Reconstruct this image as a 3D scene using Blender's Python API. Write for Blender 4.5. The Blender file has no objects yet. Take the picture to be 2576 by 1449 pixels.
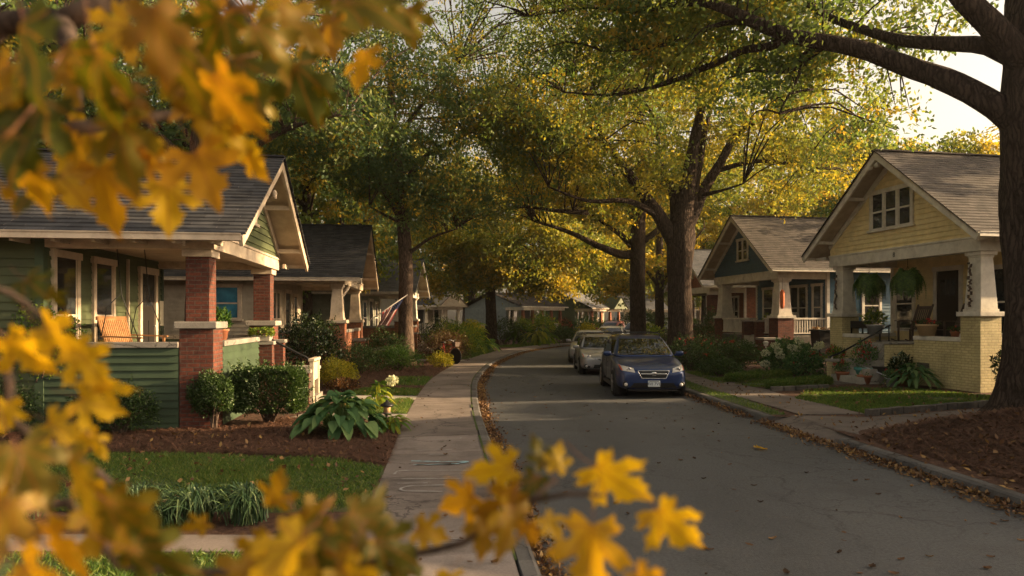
import bpy, bmesh, math, random
import numpy as np
from mathutils import Vector, Matrix
from mathutils.bvhtree import BVHTree

random.seed(7)
RNG = np.random.default_rng(11)
SC = bpy.context.scene
COL = SC.collection
R = math.radians
EYE = 2.05
YZ = 0.12                      # level of the yards above the road


def at(x, y, Y):
    """a point seen at (x, y) of the 2576 px wide photograph, Y metres away"""
    return Vector(((x - 1288) / 1752.6 * Y, Y, EYE + (800.4 - y) / 1752.6 * Y))


# ------------------------------------------------------------------ objects
def link(o, parent=None):
    COL.objects.link(o)
    if parent is not None:
        o.parent = parent
    return o


def tag(o, label=None, cat=None, group=None, kind=None):
    if label: o['label'] = label
    if cat: o['category'] = cat
    if group: o['group'] = group
    if kind: o['kind'] = kind
    return o


def thing(name, label, cat, loc=(0, 0, 0), rz=0.0, group=None, scale=None):
    o = bpy.data.objects.new(name, None)
    o.empty_display_size = 0.2
    link(o)
    o.location = loc
    o.rotation_euler = (0, 0, rz)
    if scale: o.scale = (scale, scale, scale) if not hasattr(scale, '__len__') else scale
    return tag(o, label, cat, group)


def copy_tree(o, parent=None):
    c = o.copy()
    COL.objects.link(c)
    c.parent = parent
    for ch in list(o.children):
        copy_tree(ch, c)
    return c


class MB:
    def __init__(s):
        s.v = []; s.f = []; s.mi = []; s.t = []; s.sm = []
        s.M = Matrix.Identity(4)
        s.cur = 0; s.smooth = False

    def P(s, p):
        s.v.append(tuple(s.M @ Vector(p)))
        return len(s.v) - 1

    def F(s, idx, t=None):
        s.f.append(tuple(idx)); s.mi.append(s.cur); s.sm.append(s.smooth)
        s.t.append(random.random() if t is None else t)

    def quad(s, a, b, c, d, t=None):
        s.F([s.P(a), s.P(b), s.P(c), s.P(d)], t)

    def poly(s, pts, t=None):
        s.F([s.P(p) for p in pts], t)

    def box(s, x0, x1, y0, y1, z0, z1, t=None):
        if t is None: t = random.random()
        i = [s.P(p) for p in ((x0, y0, z0), (x1, y0, z0), (x1, y1, z0), (x0, y1, z0),
                              (x0, y0, z1), (x1, y0, z1), (x1, y1, z1), (x0, y1, z1))]
        for q in ((0, 3, 2, 1), (4, 5, 6, 7), (0, 1, 5, 4), (1, 2, 6, 5), (2, 3, 7, 6), (3, 0, 4, 7)):
            s.F([i[k] for k in q], t)

    def frustum(s, cx, cy, z0, z1, w0, w1, d0=None, d1=None):
        d0 = w0 if d0 is None else d0; d1 = w1 if d1 is None else d1
        t = random.random()
        i = [s.P(p) for p in ((cx - w0, cy - d0, z0), (cx + w0, cy - d0, z0), (cx + w0, cy + d0, z0), (cx - w0, cy + d0, z0),
                              (cx - w1, cy - d1, z1), (cx + w1, cy - d1, z1), (cx + w1, cy + d1, z1), (cx - w1, cy + d1, z1))]
        for q in ((0, 3, 2, 1), (4, 5, 6, 7), (0, 1, 5, 4), (1, 2, 6, 5), (2, 3, 7, 6), (3, 0, 4, 7)):
            s.F([i[k] for k in q], t)

    def bar(s, p, q, w, h, up=(0, 0, 1)):
        p = Vector(p); q = Vector(q)
        d = (q - p).normalized()
        u = Vector(up)
        sd = d.cross(u)
        if sd.length < 1e-4: sd = d.cross(Vector((1, 0, 0)))
        sd.normalize(); u = sd.cross(d)
        sd *= w / 2; u *= h / 2
        t = random.random()
        i = [s.P(c) for c in (p - sd - u, p + sd - u, p + sd + u, p - sd + u, q - sd - u, q + sd - u, q + sd + u, q - sd + u)]
        for k in ((0, 1, 2, 3), (4, 7, 6, 5), (0, 4, 5, 1), (1, 5, 6, 2), (2, 6, 7, 3), (3, 7, 4, 0)):
            s.F([i[j] for j in k], t)

    def tube(s, pts, rad, n=8, cap=True, wob=0.0):
        pts = [Vector(p) for p in pts]
        if not hasattr(rad, '__len__'): rad = [rad] * len(pts)
        ref = Vector((0.31, 0.17, 0.93)).normalized()
        rings = []
        u = None
        for k, p in enumerate(pts):
            d = (pts[min(k + 1, len(pts) - 1)] - pts[max(k - 1, 0)])
            if d.length < 1e-9: d = Vector((0, 0, 1))
            d.normalize()
            if u is None:
                u = d.cross(ref)
                if u.length < 0.05: u = d.cross(Vector((1, 0, 0)))
            u = (u - d * u.dot(d)).normalized()
            w = d.cross(u)
            ring = []
            for j in range(n):
                a = 2 * math.pi * j / n
                r = rad[k] * (1 + (wob * (math.sin(3 * a + k * .7) + .6 * math.sin(5 * a + 1.3 * k)) if wob else 0))
                ring.append(s.P(p + u * (math.cos(a) * r) + w * (math.sin(a) * r)))
            rings.append(ring)
        sm = s.smooth; s.smooth = True
        for k in range(len(rings) - 1):
            for j in range(n):
                s.F([rings[k][j], rings[k][(j + 1) % n], rings[k + 1][(j + 1) % n], rings[k + 1][j]])
        s.smooth = sm
        if cap:
            s.F(list(reversed(rings[0]))); s.F(rings[-1])

    def lathe(s, prof, n=20, c=(0, 0, 0)):
        """prof: (r, z) bottom to top"""
        rings = []
        for r, z in prof:
            rings.append([s.P((c[0] + r * math.cos(2 * math.pi * j / n), c[1] + r * math.sin(2 * math.pi * j / n), c[2] + z)) for j in range(n)])
        sm = s.smooth; s.smooth = True
        for k in range(len(rings) - 1):
            for j in range(n):
                s.F([rings[k][j], rings[k][(j + 1) % n], rings[k + 1][(j + 1) % n], rings[k + 1][j]])
        s.smooth = sm
        if prof[0][0] > 1e-4: s.F(list(reversed(rings[0])))
        if prof[-1][0] > 1e-4: s.F(rings[-1])

    def build(s, name, mats, parent=None, bevel=0.0, uv=True):
        me = bpy.data.meshes.new(name)
        me.from_pydata(s.v, [], s.f)
        if not isinstance(mats, (list, tuple)): mats = [mats]
        for m in mats: me.materials.append(m)
        me.polygons.foreach_set('material_index', s.mi)
        me.polygons.foreach_set('use_smooth', s.sm)
        a = me.attributes.new('tint', 'FLOAT', 'FACE')
        a.data.foreach_set('value', s.t)
        if uv:
            ul = me.uv_layers.new(name='uv')
            out = []
            for p in me.polygons:
                n = p.normal
                if abs(n.z) > .97:
                    t = Vector((1, 0, 0)); b = Vector((0, 1, 0))
                else:
                    t = Vector((-n.y, n.x, 0)).normalized(); b = n.cross(t)
                for vi in p.vertices:
                    c = me.vertices[vi].co
                    out.append(c.dot(t)); out.append(c.dot(b))
            ul.data.foreach_set('uv', out)
        me.update()
        o = bpy.data.objects.new(name, me)
        link(o, parent)
        if bevel:
            md = o.modifiers.new('bevel', 'BEVEL'); md.width = bevel; md.segments = 2; md.limit_method = 'ANGLE'
        return o


def frame(o, a, n):
    """matrix whose local x runs along a, local y up, local z out along n"""
    a = Vector(a).normalized(); n = Vector(n).normalized(); u = n.cross(a)
    m = Matrix((a, u, n)).transposed().to_4x4()
    m.translation = Vector(o)
    return m


def np_mesh(name, verts, mat, parent=None, tint=None):
    """verts (N,k,3): N faces of k vertices each"""
    N, k = verts.shape[:2]
    me = bpy.data.meshes.new(name)
    me.vertices.add(N * k)
    me.vertices.foreach_set('co', np.ascontiguousarray(verts, dtype=np.float32).ravel())
    me.loops.add(N * k)
    me.loops.foreach_set('vertex_index', np.arange(N * k, dtype=np.int32))
    me.polygons.add(N)
    me.polygons.foreach_set('loop_start', np.arange(0, N * k, k, dtype=np.int32))
    me.update(calc_edges=True)
    if tint is None: tint = RNG.random(N)
    a = me.attributes.new('tint', 'FLOAT', 'FACE')
    a.data.foreach_set('value', np.asarray(tint, dtype=np.float32))
    me.materials.append(mat)
    me.validate()
    o = bpy.data.objects.new(name, me)
    link(o, parent)
    return o


def unit(a):
    return a / np.maximum(np.linalg.norm(a, axis=-1, keepdims=True), 1e-9)


def leaf_quads(pos, L, W, droop=-0.3, upn=0.6, dirs=None, rng=RNG):
    n = len(pos)
    d = rng.normal(size=(n, 3))
    if dirs is not None: d = d * .6 + dirs
    d[:, 2] += droop
    d = unit(d)
    nn = rng.normal(size=(n, 3)); nn[:, 2] += upn
    s = unit(np.cross(d, nn))
    nrm = np.cross(s, d)
    L = (L * (0.7 + 0.6 * rng.random(n)))[:, None]
    W = W * (0.75 + 0.5 * rng.random(n))[:, None]
    v = np.empty((n, 4, 3))
    v[:, 0] = pos
    v[:, 1] = pos + d * L * .45 + s * W * .5 + nrm * W * .12
    v[:, 2] = pos + d * L
    v[:, 3] = pos + d * L * .45 - s * W * .5 + nrm * W * .12
    return v


def spline(pts, step=0.5):
    P = [Vector(p) for p in pts]
    P = [P[0] * 2 - P[1]] + P + [P[-1] * 2 - P[-2]]
    out = []
    for i in range(1, len(P) - 2):
        n = max(2, int((P[i + 1] - P[i]).length / step))
        for k in range(n):
            t = k / n
            a, b, c, d = P[i - 1], P[i], P[i + 1], P[i + 2]
            out.append(0.5 * ((2 * b) + (c - a) * t + (2 * a - 5 * b + 4 * c - d) * t * t + (3 * b - a - 3 * c + d) * t ** 3))
    out.append(P[-2])
    return out


def in_poly(x, y, poly):
    ins = np.zeros(len(x), bool)
    j = len(poly) - 1
    for i in range(len(poly)):
        xi, yi = poly[i][:2]; xj, yj = poly[j][:2]
        c = ((yi > y) != (yj > y)) & (x < (xj - xi) * (y - yi) / (yj - yi + 1e-12) + xi)
        ins ^= c
        j = i
    return ins


def sample_poly(poly, dens, rng=RNG):
    p = np.array([q[:2] for q in poly])
    lo, hi = p.min(0), p.max(0)
    n = int(dens * (hi - lo).prod())
    x = rng.uniform(lo[0], hi[0], n); y = rng.uniform(lo[1], hi[1], n)
    k = in_poly(x, y, poly)
    return np.stack([x[k], y[k]], 1)


# ------------------------------------------------------------------ materials
def N(nt, t, inp=None, **kw):
    n = nt.nodes.new(t)
    for k, v in kw.items(): setattr(n, k, v)
    for k, v in (inp or {}).items():
        if hasattr(v, 'bl_idname') or isinstance(v, bpy.types.NodeSocket):
            nt.links.new(v, n.inputs[k])
        else:
            n.inputs[k].default_value = v
    return n


def ramp(nt, fac, stops):
    r = nt.nodes.new('ShaderNodeValToRGB')
    nt.links.new(fac, r.inputs[0])
    e = r.color_ramp.elements
    while len(e) < len(stops): e.new(0.5)
    for el, (p, c) in zip(e, stops):
        el.position = p
        el.color = (c[0], c[1], c[2], 1) if hasattr(c, '__len__') else (c, c, c, 1)
    return r.outputs[0]


def new_mat(name):
    m = bpy.data.materials.new(name); m.use_nodes = True
    nt = m.node_tree
    return m, nt, nt.nodes['Principled BSDF']


def vec(nt, coord='Object', scale=(1, 1, 1)):
    tc = nt.nodes.new('ShaderNodeTexCoord')
    if tuple(scale) == (1, 1, 1): return tc.outputs[coord]
    return N(nt, 'ShaderNodeMapping', {'Vector': tc.outputs[coord], 'Scale': scale}).outputs[0]


def mixc(nt, fac, a, b, mode='MIX'):
    m = nt.nodes.new('ShaderNodeMix'); m.data_type = 'RGBA'; m.blend_type = mode
    for sock, v in ((m.inputs[0], fac), (m.inputs[6], a), (m.inputs[7], b)):
        if isinstance(v, bpy.types.NodeSocket): nt.links.new(v, sock)
        elif hasattr(v, '__len__'): sock.default_value = (v[0], v[1], v[2], 1)
        else: sock.default_value = v
    return m.outputs[2]


def tinted(nt, col, amt):
    at_ = N(nt, 'ShaderNodeAttribute', attribute_name='tint')
    mr = N(nt, 'ShaderNodeMapRange', {'Value': at_.outputs['Fac'], 'To Min': 1 - amt, 'To Max': 1 + amt})
    return N(nt, 'ShaderNodeHueSaturation', {'Color': col, 'Value': mr.outputs[0]}).outputs[0]


def surf(name, stops, scale=4, rough=.7, bump=0, bscale=None, stretch=(1, 1, 1), tint=0, metal=0, spec=.3, coat=0,
         grime=0, gcol=(.06, .05, .04), gscale=2.5, bdist=.01, detail=8):
    m, nt, b = new_mat(name)
    v = vec(nt, 'Object', stretch)
    no = N(nt, 'ShaderNodeTexNoise', {'Vector': v, 'Scale': scale, 'Detail': detail, 'Roughness': .6})
    col = ramp(nt, no.outputs[0], stops)
    if grime:
        g = N(nt, 'ShaderNodeTexNoise', {'Vector': vec(nt), 'Scale': gscale, 'Detail': 10, 'Roughness': .7})
        gf = ramp(nt, g.outputs[0], [(.48, 0), (.75, grime)])
        col = mixc(nt, gf, col, gcol)
    if tint: col = tinted(nt, col, tint)
    nt.links.new(col, b.inputs['Base Color'])
    b.inputs['Roughness'].default_value = rough
    b.inputs['Metallic'].default_value = metal
    b.inputs['Specular IOR Level'].default_value = spec
    b.inputs['Coat Weight'].default_value = coat
    if bump:
        n2 = N(nt, 'ShaderNodeTexNoise', {'Vector': v, 'Scale': bscale or scale * 4, 'Detail': 8})
        bp = N(nt, 'ShaderNodeBump', {'Height': n2.outputs[0], 'Strength': bump, 'Distance': bdist})
        nt.links.new(bp.outputs[0], b.inputs['Normal'])
    return m


def flat(name, c, rough=.6, **k):
    d = [max(0, x * .82) for x in c]; u = [min(1, x * 1.12) for x in c]
    return surf(name, [(.3, d), (.7, u)], rough=rough, **k)


def leaf_mat(name, stops, trans=.45, gloss=.05, tr_gain=1.6, rough=.5):
    m, nt, b = new_mat(name)
    nt.nodes.remove(b)
    a = N(nt, 'ShaderNodeAttribute', attribute_name='tint')
    big = N(nt, 'ShaderNodeTexNoise', {'Vector': vec(nt), 'Scale': .35, 'Detail': 3})
    f = N(nt, 'ShaderNodeMath', {0: big.outputs[0], 1: .5}, operation='SUBTRACT')
    f2 = N(nt, 'ShaderNodeMath', {0: f.outputs[0], 1: 1.1, 2: a.outputs['Fac']}, operation='MULTIPLY_ADD')
    col = ramp(nt, f2.outputs[0], stops)
    tcol = mixc(nt, 1.0, col, (tr_gain, tr_gain * .96, tr_gain * .52), 'MULTIPLY')
    d = N(nt, 'ShaderNodeBsdfDiffuse', {'Color': col})
    t = N(nt, 'ShaderNodeBsdfTranslucent', {'Color': tcol})
    mx = N(nt, 'ShaderNodeMixShader', {0: trans, 1: d.outputs[0], 2: t.outputs[0]})
    g = N(nt, 'ShaderNodeBsdfGlossy', {'Color': (.42, .45, .34, 1), 'Roughness': rough})
    mx2 = N(nt, 'ShaderNodeMixShader', {0: gloss, 1: mx.outputs[0], 2: g.outputs[0]})
    nt.links.new(mx2.outputs[0], nt.nodes['Material Output'].inputs['Surface'])
    return m


def brick_mat(name, c1, c2, mortar, rough=.85, w=.21, h=.072, mort=.009, bumpd=.012, var=.5):
    m, nt, b = new_mat(name)
    uv = vec(nt, 'UV')
    wob = N(nt, 'ShaderNodeTexNoise', {'Vector': vec(nt), 'Scale': 9, 'Detail': 2})
    wv = N(nt, 'ShaderNodeVectorMath', {0: wob.outputs['Color'], 1: (.5, .5, .5)}, operation='SUBTRACT')
    wv2 = N(nt, 'ShaderNodeVectorMath', {0: wv.outputs[0], 1: (.012, .012, 0)}, operation='MULTIPLY')
    uv2 = N(nt, 'ShaderNodeVectorMath', {0: uv, 1: wv2.outputs[0]}, operation='ADD')
    br = N(nt, 'ShaderNodeTexBrick', {'Vector': uv2.outputs[0], 'Color1': (*c1, 1), 'Color2': (*c2, 1), 'Mortar': (*mortar, 1), 'Scale': 1,
                                      'Brick Width': w, 'Row Height': h, 'Mortar Size': mort, 'Mortar Smooth': .3, 'Bias': -.1})
    no = N(nt, 'ShaderNodeTexNoise', {'Vector': vec(nt), 'Scale': 14, 'Detail': 8, 'Roughness': .7})
    f = ramp(nt, no.outputs[0], [(.3, 1 - var), (.7, 1 + var * .3)])
    col = mixc(nt, 1.0, br.outputs[0], f, 'MULTIPLY')
    big = N(nt, 'ShaderNodeTexNoise', {'Vector': vec(nt), 'Scale': 1.3, 'Detail': 5})
    col = mixc(nt, ramp(nt, big.outputs[0], [(.45, 0), (.8, .45)]), col, (.05, .035, .028))
    nt.links.new(col, b.inputs['Base Color'])
    b.inputs['Roughness'].default_value = rough
    b.inputs['Specular IOR Level'].default_value = .2
    inv = N(nt, 'ShaderNodeMath', {0: 1.0, 1: br.outputs[1]}, operation='SUBTRACT')
    ad = N(nt, 'ShaderNodeMath', {0: no.outputs[0], 1: .35, 2: inv.outputs[0]}, operation='MULTIPLY_ADD')
    bp = N(nt, 'ShaderNodeBump', {'Height': ad.outputs[0], 'Strength': .9, 'Distance': bumpd})
    nt.links.new(bp.outputs[0], b.inputs['Normal'])
    return m


def glass_mat(name, c=(.012, .014, .016), rough=.04):
    m, nt, b = new_mat(name)
    no = N(nt, 'ShaderNodeTexNoise', {'Vector': vec(nt), 'Scale': 1.7, 'Detail': 3})
    nt.links.new(ramp(nt, no.outputs[0], [(.35, [x * .6 for x in c]), (.7, [x * 2.2 for x in c])]), b.inputs['Base Color'])
    b.inputs['Roughness'].default_value = rough
    b.inputs['Specular IOR Level'].default_value = .6
    bp = N(nt, 'ShaderNodeBump', {'Height': no.outputs[0], 'Strength': .05, 'Distance': .02})
    nt.links.new(bp.outputs[0], b.inputs['Normal'])
    return m


def asphalt():
    m, nt, b = new_mat('asphalt')
    v = vec(nt)
    big = N(nt, 'ShaderNodeTexNoise', {'Vector': vec(nt, 'Object', (1, .45, 1)), 'Scale': .5, 'Detail': 6, 'Roughness': .6})
    fine = N(nt, 'ShaderNodeTexNoise', {'Vector': v, 'Scale': 32, 'Detail': 7, 'Roughness': .85})
    sp = N(nt, 'ShaderNodeTexVoronoi', {'Vector': v, 'Scale': 95})
    col = ramp(nt, big.outputs[0], [(.3, (.049, .050, .053)), (.5, (.069, .070, .073)), (.72, (.090, .090, .091))])
    col = mixc(nt, 1, col, ramp(nt, fine.outputs[0], [(.3, .35), (.7, 1.6)]), 'MULTIPLY')
    col = mixc(nt, ramp(nt, sp.outputs['Distance'], [(.08, .55), (.22, 0)]), col, (.17, .16, .15))
    # cracks
    w = N(nt, 'ShaderNodeTexNoise', {'Vector': v, 'Scale': 1.4, 'Detail': 6, 'Roughness': .65})
    wv = N(nt, 'ShaderNodeVectorMath', {0: w.outputs['Color'], 1: (.9, .9, 0)}, operation='MULTIPLY')
    v2 = N(nt, 'ShaderNodeVectorMath', {0: v, 1: wv.outputs[0]}, operation='ADD')
    cr = N(nt, 'ShaderNodeTexVoronoi', {'Vector': v2.outputs[0], 'Scale': .55}, feature='DISTANCE_TO_EDGE')
    cmask = N(nt, 'ShaderNodeTexNoise', {'Vector': v, 'Scale': .3, 'Detail': 2})
    cf = ramp(nt, cr.outputs['Distance'], [(0, .8), (.009, 0)])
    cm = mixc(nt, 1, cf, ramp(nt, cmask.outputs[0], [(.36, 0), (.55, .95)]), 'MULTIPLY')
    cr2 = N(nt, 'ShaderNodeTexVoronoi', {'Vector': v2.outputs[0], 'Scale': 2.6}, feature='DISTANCE_TO_EDGE')
    cm2 = mixc(nt, 1, ramp(nt, cr2.outputs['Distance'], [(0, 1), (.028, 0)]), ramp(nt, cmask.outputs[0], [(.44, 0), (.62, .85)]), 'MULTIPLY')
    col = mixc(nt, cm, col, (.02, .018, .017))
    col = mixc(nt, cm2, col, (.022, .02, .019))
    pt = N(nt, 'ShaderNodeTexNoise', {'Vector': v, 'Scale': .9, 'Detail': 3, 'Roughness': .4})
    col = mixc(nt, ramp(nt, pt.outputs[0], [(.60, 0), (.63, .28)]), col, (.045, .043, .043))     # tar patches
    st = N(nt, 'ShaderNodeTexNoise', {'Vector': v, 'Scale': 2.2, 'Detail': 8, 'Roughness': .75})
    col = mixc(nt, ramp(nt, st.outputs[0], [(.58, 0), (.72, .5)]), col, (.03, .028, .026))       # oil and damp stains
    dirt = N(nt, 'ShaderNodeTexNoise', {'Vector': v, 'Scale': 7, 'Detail': 9, 'Roughness': .8})
    col = mixc(nt, ramp(nt, dirt.outputs[0], [(.55, 0), (.68, .5)]), col, (.105, .082, .062))
    nt.links.new(col, b.inputs['Base Color'])
    b.inputs['Roughness'].default_value = .75
    b.inputs['Specular IOR Level'].default_value = .35
    hh = N(nt, 'ShaderNodeMath', {0: fine.outputs[0], 1: sp.outputs['Distance']}, operation='ADD')
    h2 = N(nt, 'ShaderNodeMath', {0: cm, 1: -1.5, 2: hh.outputs[0]}, operation='MULTIPLY_ADD')
    bp = N(nt, 'ShaderNodeBump', {'Height': h2.outputs[0], 'Strength': .55, 'Distance': .008})
    nt.links.new(bp.outputs[0], b.inputs['Normal'])
    return m


def bark_mat(name, dark, light, sc=7.0, bump=1.0, dist=.05):
    m, nt, b = new_mat(name)
    w = N(nt, 'ShaderNodeTexNoise', {'Vector': vec(nt), 'Scale': 3, 'Detail': 4})
    wv = N(nt, 'ShaderNodeVectorMath', {0: w.outputs['Color'], 1: (.22, .22, .5)}, operation='MULTIPLY')
    v0 = N(nt, 'ShaderNodeVectorMath', {0: vec(nt), 1: wv.outputs[0]}, operation='ADD')
    v = N(nt, 'ShaderNodeMapping', {'Vector': v0.outputs[0], 'Scale': (sc * 1.6, sc * 1.6, sc * .2)})
    vo = N(nt, 'ShaderNodeTexVoronoi', {'Vector': v.outputs[0], 'Scale': 1.3}, feature='DISTANCE_TO_EDGE')
    no = N(nt, 'ShaderNodeTexNoise', {'Vector': v.outputs[0], 'Scale': 2.5, 'Detail': 8, 'Roughness': .7})
    h = N(nt, 'ShaderNodeMath', {0: ramp(nt, vo.outputs['Distance'], [(0, 0), (.3, 1)]), 1: .42, 2: no.outputs[0]}, operation='MULTIPLY_ADD')
    col = ramp(nt, h.outputs[0], [(.4, dark), (.68, [(a + c) / 2 for a, c in zip(dark, light)]), (.95, light)])
    nt.links.new(col, b.inputs['Base Color'])
    b.inputs['Roughness'].default_value = .95
    b.inputs['Specular IOR Level'].default_value = .1
    bp = N(nt, 'ShaderNodeBump', {'Height': h.outputs[0], 'Strength': bump, 'Distance': dist})
    nt.links.new(bp.outputs[0], b.inputs['Normal'])
    return m


def concrete(name, base, stain=.5):
    m, nt, b = new_mat(name)
    v = vec(nt)
    big = N(nt, 'ShaderNodeTexNoise', {'Vector': v, 'Scale': 1.1, 'Detail': 9, 'Roughness': .65})
    fine = N(nt, 'ShaderNodeTexNoise', {'Vector': v, 'Scale': 45, 'Detail': 5, 'Roughness': .8})
    col = ramp(nt, big.outputs[0], [(.3, [x * .62 for x in base]), (.55, base), (.75, [x * 1.2 for x in base])])
    col = mixc(nt, 1, col, ramp(nt, fine.outputs[0], [(.3, .72), (.7, 1.18)]), 'MULTIPLY')
    st = N(nt, 'ShaderNodeTexNoise', {'Vector': vec(nt, 'Object', (1, 1.6, 1)), 'Scale': 2.6, 'Detail': 6})
    col = mixc(nt, ramp(nt, st.outputs[0], [(.55, 0), (.72, stain)]), col, (.07, .055, .045))
    w = N(nt, 'ShaderNodeVectorMath', {0: fine.outputs['Color'], 1: (.1, .1, 0)}, operation='MULTIPLY')
    bw = N(nt, 'ShaderNodeVectorMath', {0: big.outputs['Color'], 1: (1.2, 1.2, 0)}, operation='MULTIPLY')
    v2 = N(nt, 'ShaderNodeVectorMath', {0: v, 1: bw.outputs[0]}, operation='ADD')
    cr = N(nt, 'ShaderNodeTexVoronoi', {'Vector': v2.outputs[0], 'Scale': .6}, feature='DISTANCE_TO_EDGE')
    col = mixc(nt, ramp(nt, cr.outputs['Distance'], [(0, .8), (.009, 0)]), col, (.025, .02, .018))
    col = tinted(nt, col, .22)
    nt.links.new(col, b.inputs['Base Color'])
    b.inputs['Roughness'].default_value = .88
    b.inputs['Specular IOR Level'].default_value = .2
    bp = N(nt, 'ShaderNodeBump', {'Height': fine.outputs[0], 'Strength': .35, 'Distance': .006})
    nt.links.new(bp.outputs[0], b.inputs['Normal'])
    return m


def paint_mat(name, c, metal=.45, rough=.28):
    m, nt, b = new_mat(name)
    no = N(nt, 'ShaderNodeTexNoise', {'Vector': vec(nt), 'Scale': 5, 'Detail': 7, 'Roughness': .7})
    nt.links.new(ramp(nt, no.outputs[0], [(.3, [x * .85 for x in c]), (.72, [min(1, x * 1.1 + .004) for x in c])]), b.inputs['Base Color'])
    nt.links.new(ramp(nt, no.outputs[0], [(.3, rough), (.75, rough + .18)]), b.inputs['Roughness'])
    b.inputs['Metallic'].default_value = metal
    b.inputs['Coat Weight'].default_value = .8
    b.inputs['Coat Roughness'].default_value = .06
    return m


MT = {}
MT['asphalt'] = asphalt()
MT['sidewalk'] = concrete('sidewalk_concrete', (.20, .165, .145))
MT['drive'] = concrete('driveway_concrete', (.155, .128, .112), .6)
MT['kerb'] = concrete('kerb_stone', (.12, .112, .105), .6)
MT['slab'] = concrete('slab_concrete', (.32, .29, .25), .35)
MT['soil'] = surf('pine_straw_soil', [(.3, (.035, .017, .011)), (.5, (.075, .036, .022)), (.7, (.14, .075, .046))], scale=14, rough=.95, bump=.9, bscale=50, bdist=.03)
MT['needle'] = surf('pine_needles', [(.3, (.055, .024, .014)), (.7, (.17, .085, .05))], scale=9, rough=.8, tint=.5)
MT['lawn'] = surf('lawn_soil', [(.3, (.035, .05, .014)), (.55, (.06, .08, .022)), (.75, (.10, .075, .04))], scale=5, rough=.95, bump=.5, bdist=.02)
MT['earth'] = surf('earth', [(.3, (.045, .05, .02)), (.7, (.09, .075, .04))], scale=.6, rough=.95)
MT['grass'] = leaf_mat('grass_blade', [(.1, (.045, .095, .016)), (.6, (.085, .15, .026)), (.95, (.17, .19, .045))], trans=.4, gloss=.05)
MT['litter'] = leaf_mat('dry_leaf', [(.1, (.055, .026, .016)), (.4, (.12, .060, .034)), (.7, (.20, .105, .055)), (.97, (.32, .19, .07))], trans=.15, gloss=.05, tr_gain=1.2)
MT['bark'] = bark_mat('oak_bark', (.015, .011, .009), (.082, .058, .045))
MT['bark2'] = bark_mat('smooth_bark', (.03, .022, .018), (.15, .105, .08), 8, .7, .03)
OAK = [(.0, (.060, .100, .036)), (.35, (.100, .145, .038)), (.6, (.18, .19, .036)), (.8, (.32, .235, .032)), (1.0, (.42, .26, .03))]
GRN = [(.0, (.066, .112, .058)), (.45, (.094, .150, .060)), (.7, (.16, .185, .05)), (.86, (.27, .21, .036)), (1.0, (.38, .25, .03))]
YEL = [(.0, (.080, .120, .030)), (.3, (.17, .18, .034)), (.6, (.33, .255, .034)), (1.0, (.45, .295, .03))]
MT['oak'] = leaf_mat('oak_leaf', OAK, trans=.5)
MT['grn'] = leaf_mat('green_leaf', GRN, trans=.5)
MT['yel'] = leaf_mat('turning_leaf', YEL, trans=.55)
MT['hedge'] = leaf_mat('hedge_leaf', [(0, (.012, .03, .008)), (.6, (.03, .062, .013)), (1, (.06, .10, .02))], trans=.25, gloss=.08)
MT['camellia'] = leaf_mat('glossy_leaf', [(0, (.01, .022, .007)), (.7, (.028, .05, .012)), (1, (.06, .08, .02))], trans=.15, gloss=.16, rough=.25)
MT['golden'] = leaf_mat('golden_leaf', [(0, (.13, .14, .012)), (.5, (.3, .28, .02)), (1, (.45, .36, .03))], trans=.4)
MT['lime'] = leaf_mat('lime_leaf', [(0, (.04, .09, .014)), (.5, (.11, .18, .022)), (1, (.3, .3, .03))], trans=.4)
MT['hosta'] = leaf_mat('hosta_leaf', [(0, (.035, .085, .034)), (.5, (.075, .15, .055)), (1, (.17, .25, .09))], trans=.3, gloss=.03, rough=.6)
MT['liriope'] = leaf_mat('liriope_leaf', [(0, (.012, .035, .016)), (.6, (.035, .075, .03)), (1, (.14, .19, .08))], trans=.2, gloss=.1)
MT['fern'] = leaf_mat('fern_leaf', [(0, (.016, .05, .01)), (.6, (.04, .10, .015)), (1, (.09, .16, .02))], trans=.35)
MT['rust'] = leaf_mat('rust_leaf', [(0, (.035, .02, .012)), (.5, (.09, .045, .02)), (1, (.22, .09, .03))], trans=.3)
MT['redfl'] = leaf_mat('red_petal', [(0, (.25, .02, .03)), (.6, (.5, .03, .05)), (1, (.65, .10, .05))], trans=.3)
MT['whitefl'] = leaf_mat('white_petal', [(0, (.45, .47, .3)), (1, (.75, .74, .58))], trans=.3, tr_gain=1.1)
MT['cream'] = flat('cream_trim', (.55, .45, .34), .6, grime=.75, gcol=(.22, .15, .1), tint=.04)
MT['white'] = flat('white_trim', (.62, .57, .49), .6, grime=.65, gcol=(.25, .2, .16), tint=.04)
MT['soffit'] = flat('soffit_boards', (.46, .37, .27), .7, grime=.4, gcol=(.2, .14, .09))
MT['green_sid'] = flat('green_siding', (.072, .086, .040), .65, scale=3, grime=.4, gcol=(.05, .06, .035), tint=.1)
MT['dkgreen_sid'] = flat('dark_green_siding', (.042, .066, .036), .65, scale=3, grime=.4, gcol=(.03, .045, .03), tint=.12)
MT['grey_sid'] = flat('grey_green_siding', (.25, .27, .21), .65, grime=.3, tint=.06)
MT['tan_sid'] = flat('tan_siding', (.38, .32, .24), .65, grime=.3, tint=.06)
MT['yel_sid'] = flat('yellow_siding', (.72, .58, .30), .6, grime=.35, gcol=(.45, .33, .16), tint=.05)
MT['blue_sid'] = flat('blue_siding', (.035, .10, .16), .6, grime=.2, tint=.08)
MT['lblue_sid'] = flat('pale_blue_siding', (.3, .36, .38), .6, grime=.2, tint=.06)
MT['brick'] = brick_mat('red_brick', (.175, .055, .034), (.095, .034, .025), (.12, .085, .07))
MT['brick2'] = brick_mat('orange_brick', (.36, .13, .06), (.26, .085, .045), (.2, .13, .1))
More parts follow.
